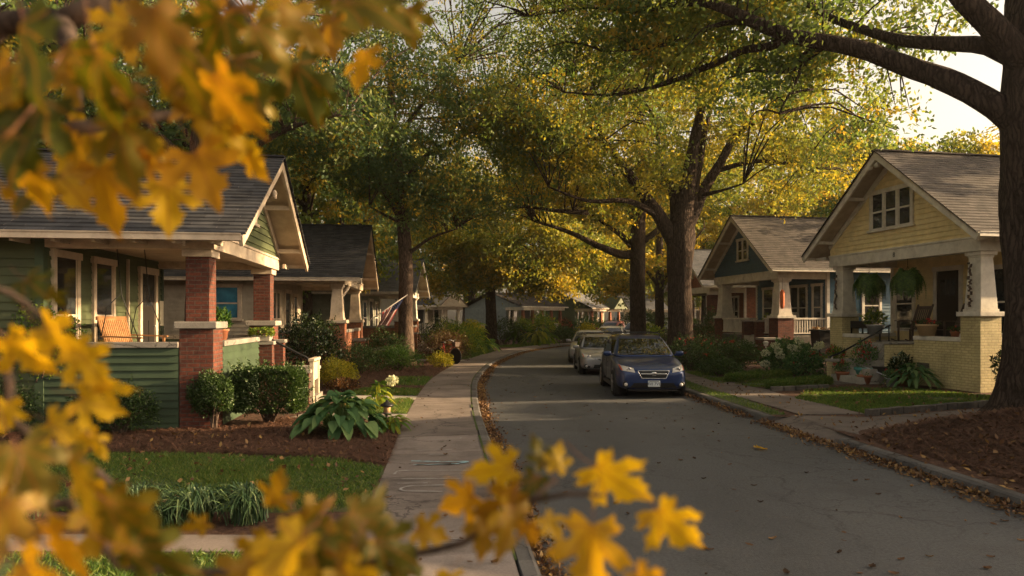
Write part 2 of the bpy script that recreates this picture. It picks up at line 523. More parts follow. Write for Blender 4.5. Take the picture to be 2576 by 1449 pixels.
MT['ybrick'] = brick_mat('painted_yellow_brick', (.66, .55, .29), (.57, .47, .24), (.44, .35, .17), .6, bumpd=.02, var=.25)
MT['shingle'] = surf('dark_shingle', [(.3, (.025, .026, .031)), (.7, (.055, .054, .057))], scale=3, rough=.9, tint=.28, bump=.5, bscale=60, bdist=.006)
MT['shingle2'] = surf('brown_shingle', [(.3, (.040, .034, .031)), (.7, (.076, .064, .057))], scale=3, rough=.9, tint=.22, bump=.5, bscale=60, bdist=.006)
MT['shingle3'] = surf('grey_shingle', [(.3, (.07, .072, .08)), (.7, (.125, .125, .13))], scale=3, rough=.9, tint=.2, bump=.5, bscale=60, bdist=.006)
MT['glass'] = glass_mat('window_glass')
MT['bluegl'] = glass_mat('blue_pane', (.03, .13, .2), .15)
MT['dark'] = flat('dark_wood', (.016, .013, .011), .5)
MT['wood'] = surf('swing_wood', [(.3, (.22, .105, .045)), (.7, (.36, .19, .085))], scale=3, stretch=(6, 1, 6), rough=.5, tint=.12, bump=.2)
MT['dkwood'] = surf('dark_chair_wood', [(.3, (.05, .032, .024)), (.7, (.11, .075, .055))], scale=3, stretch=(6, 6, 1), rough=.5, tint=.2)
MT['black'] = flat('black_metal', (.012, .012, .013), .45)
MT['blackpl'] = flat('black_plastic', (.014, .014, .015), .35)
MT['rubber'] = flat('tyre_rubber', (.014, .014, .014), .8)
MT['alloy'] = flat('alloy_rim', (.5, .5, .52), .3, metal=.9)
MT['chrome'] = flat('chrome', (.75, .75, .77), .12, metal=1)
MT['carblue'] = paint_mat('blue_car_paint', (.006, .028, .12))
MT['carsilver'] = paint_mat('silver_car_paint', (.30, .30, .315), .6)
MT['carwhite'] = paint_mat('white_car_paint', (.62, .6, .58), .0)
MT['carred'] = paint_mat('red_truck_paint', (.22, .045, .03), .2)
MT['carglass'] = glass_mat('car_glass', (.006, .008, .008), .02)
MT['lamp'] = flat('headlight_lens', (.55, .52, .48), .08, spec=.8, coat=1)
MT['amber'] = flat('amber_lens', (.6, .10, .02), .15, coat=1)
MT['plate'] = flat('plate_white', (.62, .66, .68), .4)
MT['plateink'] = flat('plate_ink', (.03, .05, .12), .5)
MT['terra'] = flat('terracotta', (.33, .12, .06), .8, grime=.4)
MT['tanpot'] = flat('tan_clay', (.45, .30, .16), .8, grime=.4)
MT['greypot'] = flat('grey_stone_pot', (.26, .26, .26), .8, grime=.4)
MT['tealpot'] = flat('teal_glaze', (.06, .25, .23), .25)
MT['paper'] = flat('paper_notice', (.6, .52, .38), .7)
MT['red'] = flat('red_cloth', (.26, .025, .025), .8)
MT['blue'] = flat('navy_cloth', (.02, .03, .09), .8)
MT['whitecl'] = flat('white_cloth', (.42, .36, .33), .8)
MT['orange'] = flat('orange_cloth', (.6, .16, .06), .8)
MT['chalkw'] = flat('white_chalk', (.29, .275, .26), .95)
MT['chalkb'] = flat('blue_chalk', (.24, .37, .41), .95)
MT['moss'] = flat('moss', (.05, .07, .015), .95)
MT['stone'] = surf('edging_stone', [(.3, (.05, .045, .04)), (.7, (.12, .105, .09))], scale=6, rough=.9, bump=.6, tint=.2)

# ------------------------------------------------------------------ ground, road, pavements
LE = spline([(2.6, -22, 0), (1.35, -8, 0), (.75, 0, 0), (.21, 5.54, 0), (-.25, 10.3, 0), (-.6, 14, 0), (-.85, 17.5, 0), (-1.03, 21, 0), (-1.05, 24, 0),
             (-.95, 27.5, 0), (-.72, 31.4, 0), (0, 37.4, 0), (.8, 42, 0), (2.25, 46.8, 0), (4.3, 51.5, 0), (7.6, 56, 0), (13, 60, 0), (21, 63.5, 0), (34, 67, 0)])
RE = spline([(7.6, -22, 0), (6.5, -8, 0), (5.85, 0, 0), (5.45, 7.4, 0), (5.22, 11, 0), (4.98, 13.8, 0), (4.7, 18.4, 0), (4.55, 23, 0), (4.65, 27, 0),
             (4.95, 31, 0), (5.8, 37, 0), (6.8, 42, 0), (8.4, 46.5, 0), (10.8, 50.2, 0), (14.6, 53.5, 0), (21, 56.8, 0), (34, 60, 0)])


def offs(line, d):
    """d > 0 to the left of the direction of travel"""
    out = []
    for i, p in enumerate(line):
        t = (line[min(i + 1, len(line) - 1)] - line[max(i - 1, 0)]).normalized()
        out.append(Vector((p.x - t.y * d, p.y + t.x * d, 0)))
    return out


def strip(mb, a, b, za, zb):
    for i in range(len(a) - 1):
        mb.quad((a[i].x, a[i].y, za), (b[i].x, b[i].y, zb), (b[i + 1].x, b[i + 1].y, zb), (a[i + 1].x, a[i + 1].y, za))


def interp(line, Y):
    return float(np.interp(Y, [p.y for p in line], [p.x for p in line]))


def lx(Y): return interp(LE, Y)
def rx(Y): return interp(RE, Y)


mb = MB(); mb.quad((-250, -250, -.06), (250, -250, -.06), (250, 250, -.06), (-250, 250, -.06))
tag(mb.build('ground', MT['earth']), kind='structure')
mb = MB()
n = 120
def resamp(line, n):
    L = [0]
    for i in range(1, len(line)): L.append(L[-1] + (line[i] - line[i - 1]).length)
    s = np.linspace(0, L[-1], n)
    return [Vector((float(np.interp(t, L, [p.x for p in line])), float(np.interp(t, L, [p.y for p in line])), 0)) for t in s]
la, ra = resamp(LE, n), resamp(RE, n)
strip(mb, ra, la, 0, 0)
tag(mb.build('road', MT['asphalt'], uv=False), kind='structure')


def kerb(line, side, name):
    mb = MB()
    prof = [(-.02, -.02), (.0, .02), (.015, .105), (.05, .128), (.16, .13), (.17, .10)]
    rows = [(offs(line, side * d), z) for d, z in prof]
    for k in range(len(prof) - 1):
        a, za = rows[k]; b, zb = rows[k + 1]
        for i in range(len(a) - 1):
            w = .006 * math.sin(i * 2.3 + k)
            q = [(a[i].x, a[i].y, za + w), (a[i + 1].x, a[i + 1].y, za), (b[i + 1].x, b[i + 1].y, zb), (b[i].x, b[i].y, zb + w)]
            if side < 0: q.reverse()
            mb.smooth = True
            mb.quad(*q, t=((i * 37) % 11) / 11)
    for e, f in ((0, 0), (-1, 1)):
        mb.poly([(r[e].x, r[e].y, z) for r, z in rows])
    return tag(mb.build(name, MT['kerb'], uv=False), kind='structure')


kerb(LE, 1, 'kerb_left')
def cut(line, y0, y1):
    m = [Vector((interp(line, y0), y0, 0))] if y0 > line[0].y else []
    e = [Vector((interp(line, y1), y1, 0))] if y1 < line[-1].y else []
    return m + [p for p in line if y0 < p.y < y1] + e


kerb(cut(RE, -99, 11.15), -1, 'kerb_right_near')
kerb(cut(RE, 13.65, 999), -1, 'kerb_right_far')


def slabs(line, d0, d1, name, mat, z, ys, length):
    """a pavement of slabs with open joints"""
    a = resamp([p for p in offs(line, d0) if ys[0] <= p.y <= ys[1]], 400)
    b = resamp([p for p in offs(line, d1) if ys[0] <= p.y <= ys[1]], 400)
    L = sum((a[i + 1] - a[i]).length for i in range(399))
    mb = MB(); m = max(1, int(L / length))
    for k in range(m):
        i0 = k * 399 / m; i1 = (k + 1) * 399 / m - .016 * 399 / L
        g = lambda arr, t: arr[int(t)].lerp(arr[min(399, int(t) + 1)], t - int(t))
        t = random.random(); dz = random.uniform(-.006, .004)
        sub = 4
        top = [[g(arr, i0 + (i1 - i0) * j / sub) for j in range(sub + 1)] for arr in (a, b)]
        for j in range(sub):
            q = [top[0][j], top[0][j + 1], top[1][j + 1], top[1][j]]
            if d1 < d0: pass
            mb.quad(*[(p.x, p.y, z + dz) for p in q], t=t)
        for j in (0, sub):
            mb.quad((top[0][j].x, top[0][j].y, z + dz), (top[1][j].x, top[1][j].y, z + dz), (top[1][j].x, top[1][j].y, z - .1), (top[0][j].x, top[0][j].y, z - .1), t=t)
    return tag(mb.build(name, mat, uv=False), kind='structure')


slabs(LE, .19, 1.5, 'sidewalk_left', MT['sidewalk'], .128, (-8, 62), 1.45)
slabs(RE, -.75, -2.1, 'sidewalk_right', MT['drive'], .134, (13.7, 60), 1.5)

mb = MB(); w = offs(LE, 1.49); far = [Vector((-90, p.y, 0)) for p in w]
strip(mb, w, far, YZ, YZ)
o1 = offs(LE, .165)
mb2 = MB(); strip(mb2, o1, w, .06, .06)
tag(mb2.build('sidewalk_bed', MT['soil'], uv=False), kind='structure')
# beyond the bend the yard closes round the outside of the curve
e = w[-1]
mb.quad((e.x, e.y, YZ), (e.x, 160, YZ), (-90, 160, YZ), (-90, e.y, YZ))
tag(mb.build('yard_left', MT['soil'], uv=False), kind='structure')
mb = MB()
w2 = offs(cut(RE, -99, 11.15), -.165); far = [Vector((90, p.y, 0)) for p in w2]; strip(mb, far, w2, YZ, YZ)
w3 = offs(cut(RE, 13.65, 999), -.165); far = [Vector((90, p.y, 0)) for p in w3]; strip(mb, far, w3, YZ, YZ)
mb.quad((5.6, 11.0, YZ - .003), (90, 11.0, YZ - .003), (90, 13.75, YZ - .003), (5.5, 13.75, YZ - .003))
tag(mb.build('yard_right', MT['soil'], uv=False), kind='structure')


def sheet(name, poly, mat, z, wav=0.12):
    """a flat bed with a slightly wavy outline"""
    pts = []
    for i in range(len(poly)):
        p = Vector((*poly[i][:2], 0)); q = Vector((*poly[(i + 1) % len(poly)][:2], 0))
        m = max(1, int((q - p).length / .35))
        for k in range(m):
            c = p.lerp(q, k / m)
            c += Vector((math.sin(c.y * 5.1 + c.x * 3), math.cos(c.x * 4.3 + c.y * 2), 0)) * wav * .3
            pts.append((c.x, c.y, z))
    bm = bmesh.new()
    bm.faces.new([bm.verts.new(p) for p in pts])
    bmesh.ops.triangulate(bm, faces=bm.faces[:])
    for f in bm.faces:
        if f.normal.z < 0: f.normal_flip()
    me = bpy.data.meshes.new(name); bm.to_mesh(me); bm.free()
    me.materials.append(mat)
    o = bpy.data.objects.new(name, me); link(o)
    return tag(o, kind='structure'), pts


def grass(name, polys, dens, hgt, wid, z, mat=None):
    vs = []
    for poly in polys:
        p = sample_poly(poly, dens)
        nz = np.sin(p[:, 0] * 1.7 + np.sin(p[:, 1] * 2.1)) + np.cos(p[:, 1] * 2.6 + p[:, 0]) + RNG.normal(size=len(p)) * .5
        p = p[nz > -1.15]
        nn = len(p)
        if not nn: continue
        a = RNG.uniform(0, 2 * math.pi, nn)
        h = hgt * (.55 + .8 * RNG.random(nn)) * (.8 + .25 * np.sin(p[:, 0] * 2.3) * np.cos(p[:, 1] * 1.9))
        lean = RNG.normal(size=(nn, 2)) * (hgt * .45)
        sx = np.cos(a) * wid / 2; sy = np.sin(a) * wid / 2
        v = np.empty((nn, 4, 3)); zb = np.full(nn, z - .005)
        v[:, 0] = np.stack([p[:, 0] - sx, p[:, 1] - sy, zb], 1)
        v[:, 1] = np.stack([p[:, 0] + sx, p[:, 1] + sy, zb], 1)
        v[:, 2] = np.stack([p[:, 0] + sx * .7 + lean[:, 0] * .45, p[:, 1] + sy * .7 + lean[:, 1] * .45, z + h * .6], 1)
        v[:, 3] = np.stack([p[:, 0] + lean[:, 0], p[:, 1] + lean[:, 1], z + h], 1)
        vs.append(v)
    o = np_mesh(name, np.concatenate(vs), mat or MT['grass'])
    return tag(o, kind='stuff')


# walkways across the left yard
def slab_poly(name, poly, z, mat, label=None):
    mb = MB()
    top = [(p[0], p[1], z) for p in poly]
    mb.poly(top)
    for i in range(len(poly)):
        a = poly[i]; b = poly[(i + 1) % len(poly)]
        mb.quad((a[0], a[1], z), (a[0], a[1], z - .1), (b[0], b[1], z - .1), (b[0], b[1], z))
    return tag(mb.build(name, mat, uv=False), kind='structure')


slab_poly('near_path', [(-12, 5.78), (lx(5.8) - 1.5, 5.72), (lx(6.1) - 1.5, 6.16), (-12, 6.26)], YZ + .012, MT['sidewalk'])
slab_poly('house_path', [(-4.3, 13.45), (lx(13.4) - 1.5, 13.3), (lx(14) - 1.5, 13.95), (-4.2, 14.1)], YZ + .012, MT['slab'])
slab_poly('front_path', [(-5.0, 16.45), (lx(16.4) - 1.5, 16.4), (lx(17.3) - 1.5, 17.2), (-5.0, 17.35)], YZ + .012, MT['slab'])
slab_poly('second_path', [(-5.6, 31.4), (lx(31.4) - 1.5, 31.2), (lx(32.4) - 1.5, 32.2), (-5.6, 32.6)], YZ + .012, MT['slab'])

LAWN = [
    [(-6.6, 6.95), (-3.5, 6.92), (lx(7) - 1.53, 6.9), (lx(9.1) - 1.53, 9.05), (-2.6, 9.55), (-4.2, 9.8), (-6.8, 9.95)],
    [(-9, 4.2), (lx(4.2) - 1.53, 4.2), (lx(5.6) - 1.53, 5.66), (-9, 5.7)],
    [(-3.7, 14.15), (lx(14) - 1.53, 14.0), (lx(16.3) - 1.53, 16.33), (-3.9, 16.4)],
    [(-4.4, 17.45), (lx(17.4) - 1.53, 17.3), (lx(18.6) - 1.53, 18.7), (-4.0, 18.9)],
    [(-4.0, 19.9), (lx(20) - 1.53, 19.9), (lx(22) - 1.53, 22.6), (-3.6, 22.9)],
    [(-5.5, 33), (lx(33) - 1.53, 32.8), (lx(41) - 1.53, 41), (-3.2, 42), (-4.5, 36)],
    [(-1.5, 46), (lx(46) - 1.6, 46), (lx(54) - 2.0, 55), (2, 56)],
]
RLAWN = [
    [(6.75, 16.6), (6.98, 14.6), (7.05, 13.95), (8.4, 14.55), (10.9, 15.7), (11.7, 17.0), (11.2, 18.6), (9.6, 19.5), (7.9, 18.6)],
    [(6.15, 20.4), (6.1, 24), (6.3, 27.5), (7.0, 27.5), (6.9, 24), (6.8, 21.4)],
    [(6.45, 20.3), (6.75, 19.4), (8.5, 20.2), (9.8, 21.2), (9.6, 22.0), (7.6, 21.4)],
]
grassy = []
for k, p in enumerate(LAWN + RLAWN):
    sheet('lawn', p, MT['lawn'], YZ + .006)
grass('lawn_grass', [LAWN[0]], 2600, .06, .007, YZ + .006)
grass('verge_grass', [LAWN[1]], 2600, .065, .007, YZ + .006)
grass('lawn_grass', [LAWN[2], LAWN[3]], 1700, .085, .012, YZ + .006)
grass('lawn_grass', LAWN[4:7], 420, .09, .025, YZ + .006)
grass('lawn_grass', RLAWN, 1500, .07, .012, YZ + .006)
# the narrow worn strip between the kerb and the right pavement
ST = [(rx(13.9) + .2, 13.9), (rx(16) + .2, 16), (rx(19) + .2, 19), (rx(26) + .2, 26), (rx(26) + .72, 26), (rx(19) + .72, 19), (rx(16) + .72, 16), (rx(13.9) + .5, 13.9)]
sheet('kerb_strip', ST, MT['lawn'], YZ + .006, .02)
grass('strip_grass', [ST], 420, .06, .012, YZ + .006)

# driveway with its apron running down to the road
mb = MB()
r0, r1 = (rx(11.15), 11.15), (rx(13.65), 13.65)
mb.quad((r0[0] - .1, r0[1] - .15, .005), (r0[0] - .02, r0[1], .006), (r1[0] - .02, r1[1], .006), (r1[0] - .1, r1[1] + .15, .005))
mb.quad((r0[0] - .02, r0[1], .006), (r0[0] + .55, r0[1] - .1, .135), (r1[0] + .55, r1[1] + .1, .135), (r1[0] - .02, r1[1], .006))
mb.poly([(r0[0] + .55, r0[1] - .1, .135), (9.5, 12.6, .135), (13.6, 13.6, .135), (13.6, 16.3, .135), (11.05, 15.25, .135), (6.95, 13.5, .135), (r1[0] + .55, r1[1] + .1, .135)])
for (a, b) in (((r0[0] - .05, r0[1] - .004), (r0[0] + .8, r0[1] - .11)), ((r1[0] - .05, r1[1] + .004), (r1[0] + .8, r1[1] + .13))):
    mb.quad((a[0], a[1], -.03), (b[0], b[1], -.03), (b[0], b[1], .124), (a[0], a[1], .124))
tag(mb.build('driveway', MT['drive'], uv=False), kind='structure')

# pine straw mound round the big tree
def mound_h(x, y):
    ex = np.clip((x - (np.interp(y, [0, 7.4, 11], [5.85, 5.45, 5.25]) + .18)) / 1.6, 0, 1)
    ey = np.clip((12.45 + (x - 7) * .12 - y) / 1.6, 0, 1)
    s = lambda t: t * t * (3 - 2 * t)
    d = np.hypot(x - 8.75, y - 11.5)
    return s(ex) * s(ey) * (.20 + .30 * np.exp(-(d / 2.2) ** 2)) + .03 * np.sin(x * 3.1) * np.cos(y * 2.7) * s(ex) * s(ey)


gx, gy = np.meshgrid(np.linspace(5.4, 14, 70), np.linspace(2, 13.2, 80), indexing='ij')
gz = YZ + .004 + mound_h(gx, gy) + .012 * RNG.random(gx.shape) * (mound_h(gx, gy) > .02)
mb = MB(); mb.smooth = True
mb.v = [tuple(map(float, p)) for p in zip(gx.ravel(), gy.ravel(), gz.ravel())]
for i in range(69):
    for j in range(79):
        if gx[i, j] < np.interp(gy[i, j], [0, 7.4, 11, 14], [5.85, 5.45, 5.25, 5.0]) + .1: continue
        if mound_h(gx[i + 1, j], gy[i, j]) < .002 and gy[i, j] > 11: continue
        a = i * 80 + j
        mb.F([a, a + 80, a + 81, a + 1])
tag(mb.build('mulch_mound', MT['soil'], uv=False), kind='structure')


def needles(name, pts, zf, L=.2, W=.0038, mat='needle'):
    nn = len(pts)
    a = RNG.uniform(0, 2 * math.pi, nn)
    d = np.stack([np.cos(a), np.sin(a), RNG.normal(size=nn) * .22], 1) * (L * (.4 + .8 * RNG.random(nn)))[:, None]
    s = np.stack([-np.sin(a), np.cos(a), np.zeros(nn)], 1) * W
    z = zf(pts[:, 0], pts[:, 1]) + .006 + .035 * RNG.random(nn)
    c = np.stack([pts[:, 0], pts[:, 1], z], 1)
    v = np.stack([c - d / 2 - s, c - d / 2 + s, c + d / 2 + s, c + d / 2 - s], 1)
    v[:, :, 2] = np.maximum(v[:, :, 2], z[:, None] - .03)
    return tag(np_mesh(name, v, MT[mat]), kind='stuff')


BED = [(-11, 10.1), (-6.8, 10.05), (-4.2, 9.9), (-2.6, 9.65), (lx(9.1) - 1.53, 9.15), (lx(13) - 1.53, 13.2), (-4.2, 13.35), (-5.1, 12.1), (-11, 11.9)]
p = sample_poly(BED, 2000); needles('pine_straw', p, lambda x, y: np.full(len(x), YZ))
MND = [(5.5, 5), (9.5, 5), (10.5, 12.6), (7, 12.3), (5.45, 11.2)]
p = sample_poly(MND, 2200); p = p[mound_h(p[:, 0], p[:, 1]) > .015]
needles('pine_straw', p, lambda x, y: YZ + mound_h(x, y))
B3 = [(-9, 18.9), (lx(19) - 1.55, 18.9), (lx(20) - 1.55, 19.85), (-4, 19.9), (-3.6, 23), (lx(23) - 1.55, 23), (lx(31) - 1.6, 31), (-6, 31)]
p = sample_poly(B3, 260); needles('pine_straw', p, lambda x, y: np.full(len(x), YZ), .2, .007)
B4 = [(6.9, 21.8), (9.8, 22.4), (10.2, 26), (7.2, 29), (6.6, 26)]
p = sample_poly(B4, 300); needles('pine_straw', p, lambda x, y: np.full(len(x), YZ), .2, .007)

# stone edging beside the driveway lawn
th = thing('stone_edging', 'low row of dark edging stones between the lawn and the driveway', 'edging', (7.0, 13.75, YZ))
mb = MB()
for k in range(13):
    t0 = k / 13; t1 = (k + .94) / 13
    p0 = Vector((0, 0, 0)).lerp(Vector((3.95, 1.72, 0)), t0); p1 = Vector((0, 0, 0)).lerp(Vector((3.95, 1.72, 0)), t1)
    mb.bar(p0 + Vector((0, 0, .06)), p1 + Vector((0, 0, .06 + random.uniform(-.015, .015))), .11, .15)
mb.build('stone', MT['stone'], th, bevel=.015)
th = thing('stone_edging', 'short curved end of stone edging at the mouth of the yellow house path', 'edging', (6.85, 18.4, YZ))
mb = MB()
for k in range(5):
    mb.bar((k * .36, k * .12, .05), (k * .36 + .33, k * .12 + .11, .055), .11, .14)
mb.build('stone', MT['stone'], th, bevel=.015)
slab_poly('yellow_house_path', [(6.65, 18.0), (7.4, 18.75), (9.6, 20.3), (10.4, 20.6), (10.2, 22.2), (9.6, 21.3), (8.3, 20.0), (6.6, 19.0)], YZ + .012, MT['drive'])


# ------------------------------------------------------------------ houses
def clap(mb, rows, lip=.03):
    """rows of (z0, z1, a0, b0, a1, b1) in the current frame (x along, y up, z out)"""
    for z0, z1, a0, b0, a1, b1 in rows:
        t = random.random()
        mb.quad((a0, z0, lip), (b0, z0, lip), (b1, z1, .001), (a1, z1, .001), t=t)
        mb.quad((a0, z0, 0), (b0, z0, 0), (b0, z0, lip), (a0, z0, lip), t=t)


def clap_rect(mb, a, b, z0, z1, bd=.15):
    n = max(1, round((z1 - z0) / bd)); h = (z1 - z0) / n
    clap(mb, [(z0 + k * h, z0 + (k + 1) * h, a, b, a, b) for k in range(n)])


def window(H, M, cx, z0, w, h, n=1, trim='cream', glass='glass', name='window', curtain=False):
    """casing as the window, panes and sill below it; M frame on the wall"""
    mb = MB(); mb.M = M
    c = .11
    x0, x1 = cx - w / 2, cx + w / 2
    mb.box(x0, x0 + c, z0, z0 + h, 0, .055); mb.box(x1 - c, x1, z0, z0 + h, 0, .055)
    mb.box(x0 - .04, x1 + .04, z0 + h, z0 + h + .13, 0, .07)
    mb.box(x0 + c, x1 - c, z0, z0 + .05, 0, .05)
    cell = (w - 2 * c - (n - 1) * .1) / n
    panes = MB(); panes.M = M
    for k in range(n):
        a = x0 + c + k * (cell + .1)
        if k: mb.box(a - .1, a, z0 + .05, z0 + h, 0, .052)
        zm = z0 + h * .5
        mb.box(a, a + cell, zm - .025, zm + .025, .012, .045)
        mb.box(a, a + .035, z0 + .05, z0 + h, .012, .035); mb.box(a + cell - .035, a + cell, z0 + .05, z0 + h, .012, .035)
        panes.box(a + .035, a + cell - .035, z0 + .05, zm - .025, .0, .024)
        panes.box(a + .035, a + cell - .035, zm + .025, z0 + h, .0, .030)
    o = mb.build(name, MT[trim], H)
    panes.build('pane', MT[glass], o)
    s = MB(); s.M = M
    s.box(x0 - .06, x1 + .06, z0 - .06, z0, 0, .1)
    s.build('sill', MT[trim], o)
    return o


def door(H, M, cx, z0, w, h, trim='cream', mat='dark', lights=True):
    mb = MB(); mb.M = M; c = .12
    mb.box(cx - w / 2 - c, cx - w / 2, z0, z0 + h, 0, .06); mb.box(cx + w / 2, cx + w / 2 + c, z0, z0 + h, 0, .06)
    mb.box(cx - w / 2 - c - .03, cx + w / 2 + c + .03, z0 + h, z0 + h + .15, 0, .075)
    d = MB(); d.M = M
    d.box(cx - w / 2, cx + w / 2, z0, z0 + h, 0, .02)
    for k in (0, 1):
        d.box(cx - w * .38 + k * w * .42, cx - w * .38 + k * w * .42 + w * .34, z0 + .2, z0 + h * .5, .02, .03)
    o = d.build('door', MT[mat], H)
    mb.build('door_frame', MT[trim], o)
    if lights:
        g = MB(); g.M = M
        for k in range(3):
            g.box(cx - w * .33 + k * w * .23, cx - w * .33 + k * w * .23 + w * .19, z0 + h * .66, z0 + h * .88, .02, .028)
        g.build('pane', MT['glass'], o)
    g = MB(); g.M = M
    g.lathe([(.0, 0), (.03, .01), (.03, .04), (0, .06)], 8, (cx + w * .4, z0 + .95, .02))
    g.build('handle', MT['chrome'], o)
    return o



def bungalow(name, label, loc, rz, W=5.4, pd=2.75, D=11, zf=.8, zb=3.13, zt=3.38, ze=3.35, zr=5.35, oh=.55, ro=.65, zcap=1.87, zhw=1.52,
             pw=.55, siding='green_sid', lower='green_sid', trim='cream', roof='shingle', pier='brick', column='brick', halfwall='clap',
             wins=(), doors=(), gable_win=None, steps=None, chimney=None, side_wins=(), rail=False, brackets=True, wallmat=None, ornament=None, tails=False, capmat='slab'):
    H = thing(name, label, 'house', loc, rz)
    sl = (zr - ze) / (W / 2 + oh)                       # slope
    zu = lambda y: ze + sl * (min(y, W - y) + oh) - .10    # underside of the roof
    wm = wallmat or siding
    Fx = lambda x, y=0: frame((x, y, 0), (0, 1, 0), (1, 0, 0))
    sides = [frame((0, 0, 0), (1, 0, 0), (0, -1, 0)), frame((0, W, 0), (-1, 0, 0), (0, 1, 0))]
    # walls
    mb = MB(); mb.M = Fx(-pd)
    if wallmat: mb.box(0, W, 0, zt, -.1, .01)
    else: clap_rect(mb, 0, W, 0, zt)
    for k, m in enumerate(sides):
        mb.M = m
        a, b = (-D, -pd) if k == 0 else (pd, D)
        if wallmat: mb.box(a, b, 0, zt, -.1, .01)
        else: clap_rect(mb, a, b, 0, zt)
    mb.M = Matrix.Identity(4)
    mb.quad((-D, 0, 0), (-D, 0, zt), (-D, W, zt), (-D, W, 0)); mb.poly([(-D, 0, zt), (-D, W / 2, zr - .1), (-D, W, zt)])
    wall = mb.build('wall', MT[wm], H)
    for y, s in ((0, -1), (W, 1)):
        cb = MB()
        cb.box(-pd - .1, -pd + .036, y - (.036 if s < 0 else .1), y + (.1 if s < 0 else .036), 0, zt)
        cb.build('corner_board', MT[trim if siding != 'green_sid' else 'dkgreen_sid'], H)
    # gable
    mb = MB(); mb.M = Fx(0)
    rows = []; z = zt
    gi = lambda z: max(0, (z + .10 - ze) / sl - oh)
    while z < zr - .25:
        z1 = min(z + .15, zr - .15)
        a0, a1 = gi(z), gi(z1)
        if W - 2 * a1 > .05: rows.append((z, z1, max(a0, 0), W - max(a0, 0), a1, W - a1))
        z = z1
    clap(mb, rows)
    mb.quad((0, zt, -.02), (W, zt, -.02), (W / 2, zr - .12, -.02), (W / 2, zr - .12, -.021))
    mb.build('gable_wall', MT[siding], H)
    if gable_win:
        cy, z0, w, h, n = gable_win
        window(H, Fx(.012), cy, z0, w, h, n, trim)
    # roof
    mb = MB()
    L = math.hypot(W / 2 + oh, zr - ze)
    nc = round(L / .15); xf, xb = ro + .05, -(D + .5)
    for side in (0, 1):
        for c in range(nc):
            t0, t1 = c / nc, (c + 1) / nc
            y0, y1 = -oh - .06 + (W / 2 + oh + .06) * t0, -oh - .06 + (W / 2 + oh + .06) * t1
            z0, z1 = ze - .03 + (zr - ze + .03) * t0, ze - .03 + (zr - ze + .03) * t1
            x = xf; first = True
            while x > xb:
                wdt = random.uniform(.22, .36); xn = max(x - wdt, xb)
                lf = .034 + random.uniform(0, .007)
                q = [(x, y0, z0 + lf), (x, y1, z1 + .012), (xn, y1, z1 + .012), (xn, y0, z0 + lf)]
                r = [(x, y0, z0), (x, y0, z0 + lf), (xn, y0, z0 + lf), (xn, y0, z0)]
                if side: q = [(a, W - b, cc) for a, b, cc in reversed(q)]; r = [(a, W - b, cc) for a, b, cc in reversed(r)]
                t = random.random(); mb.F([mb.P(p) for p in q], t); mb.F([mb.P(p) for p in r], t)
                x = xn
            e = [(xf, y0, z0), (xf, y1, z1), (xf, y1, z1 + .03), (xf, y0, z0 + .03)]
            if side: e = [(a, W - b, cc) for a, b, cc in e]
            mb.poly(e)
    rf = mb.build('roof', MT[roof], H, uv=False)
    mb = MB(); mb.bar((xf, W / 2, zr + .015), (xb, W / 2, zr + .015), .26, .035)
    mb.build('ridge_cap', MT[roof], rf)
    if chimney:
        cx, cy, ch = chimney
        mb = MB(); mb.box(cx - .35, cx + .35, cy - .3, cy + .3, zr - 1, zr + ch); mb.box(cx - .42, cx + .42, cy - .37, cy + .37, zr + ch, zr + ch + .12)
        mb.build('chimney', MT['brick'], rf)
        mb = MB()
        for k in range(5):
            x = cx + .45 + k * .22
            mb.poly([(x, W / 2 - .55, zr - .26 + .04 * random.random()), (x + .26, W / 2 - .5, zr - .24), (x + .2, W / 2 - .02, zr + .1), (x - .05, W / 2 - .05, zr + .08 + .1 * random.random())])
        mb.build('flashing', MT['slab'], rf)
    # soffit and rakes
    mb = MB(); sb = MB()
    for side in (0, 1):
        Yf = (lambda y: y) if not side else (lambda y: W - y)
        q = [(ro, Yf(-oh), ze - .05), (xb + .06, Yf(-oh), ze - .05), (xb + .06, Yf(W / 2), zr - .05), (ro, Yf(W / 2), zr - .05)]
        up = [(a, b, c + .045) for a, b, c in q]
        i = [mb.P(p) for p in q + up]
        for f in ((0, 1, 2, 3), (7, 6, 5, 4), (0, 4, 5, 1), (1, 5, 6, 2), (3, 2, 6, 7), (0, 3, 7, 4)): mb.F([i[k] for k in f])
        nrm = Vector((0, -sl, 1)).normalized()
        rb = MB()
        p0 = Vector((ro - .03, Yf(-oh - .05), ze - .14)); p1 = Vector((ro - .03, Yf(W / 2 + (.02 if not side else -.0)), zr - .13))
        rb.bar(p0, p1, .06, .19, up=(0, -sl if not side else sl, 1))
        # lower frieze against the gable
        rb.bar(Vector((.03, Yf(-.02), zu(0) - .09)), Vector((.03, Yf(W / 2 - .03), zr - .23)), .05, .16, up=(0, -sl if not side else sl, 1))
        rb.build('rake_board', MT[trim], H)
        if brackets:
            for t in (.12, .55):
                bk = MB()
                y = -oh + (W / 2 + oh) * t + .3; z = zu(y) - .06
                bk.bar((0, Yf(y), z - .02), (ro - .07, Yf(y), z - .02), .1, .1)
                bk.build('bracket', MT[trim], H)
        g = MB()
        yg = -oh - .11
        g.box(xb, ro - .02, min(Yf(yg), Yf(yg + .11)), max(Yf(yg), Yf(yg + .11)), ze - .13, ze - .115)
        g.box(xb, ro - .02, min(Yf(yg), Yf(yg + .015)), max(Yf(yg), Yf(yg + .015)), ze - .115, ze - .012)
        g.box(xb, ro - .02, min(Yf(yg - .02), Yf(yg)), max(Yf(yg - .02), Yf(yg)), ze - .03, ze - .01)
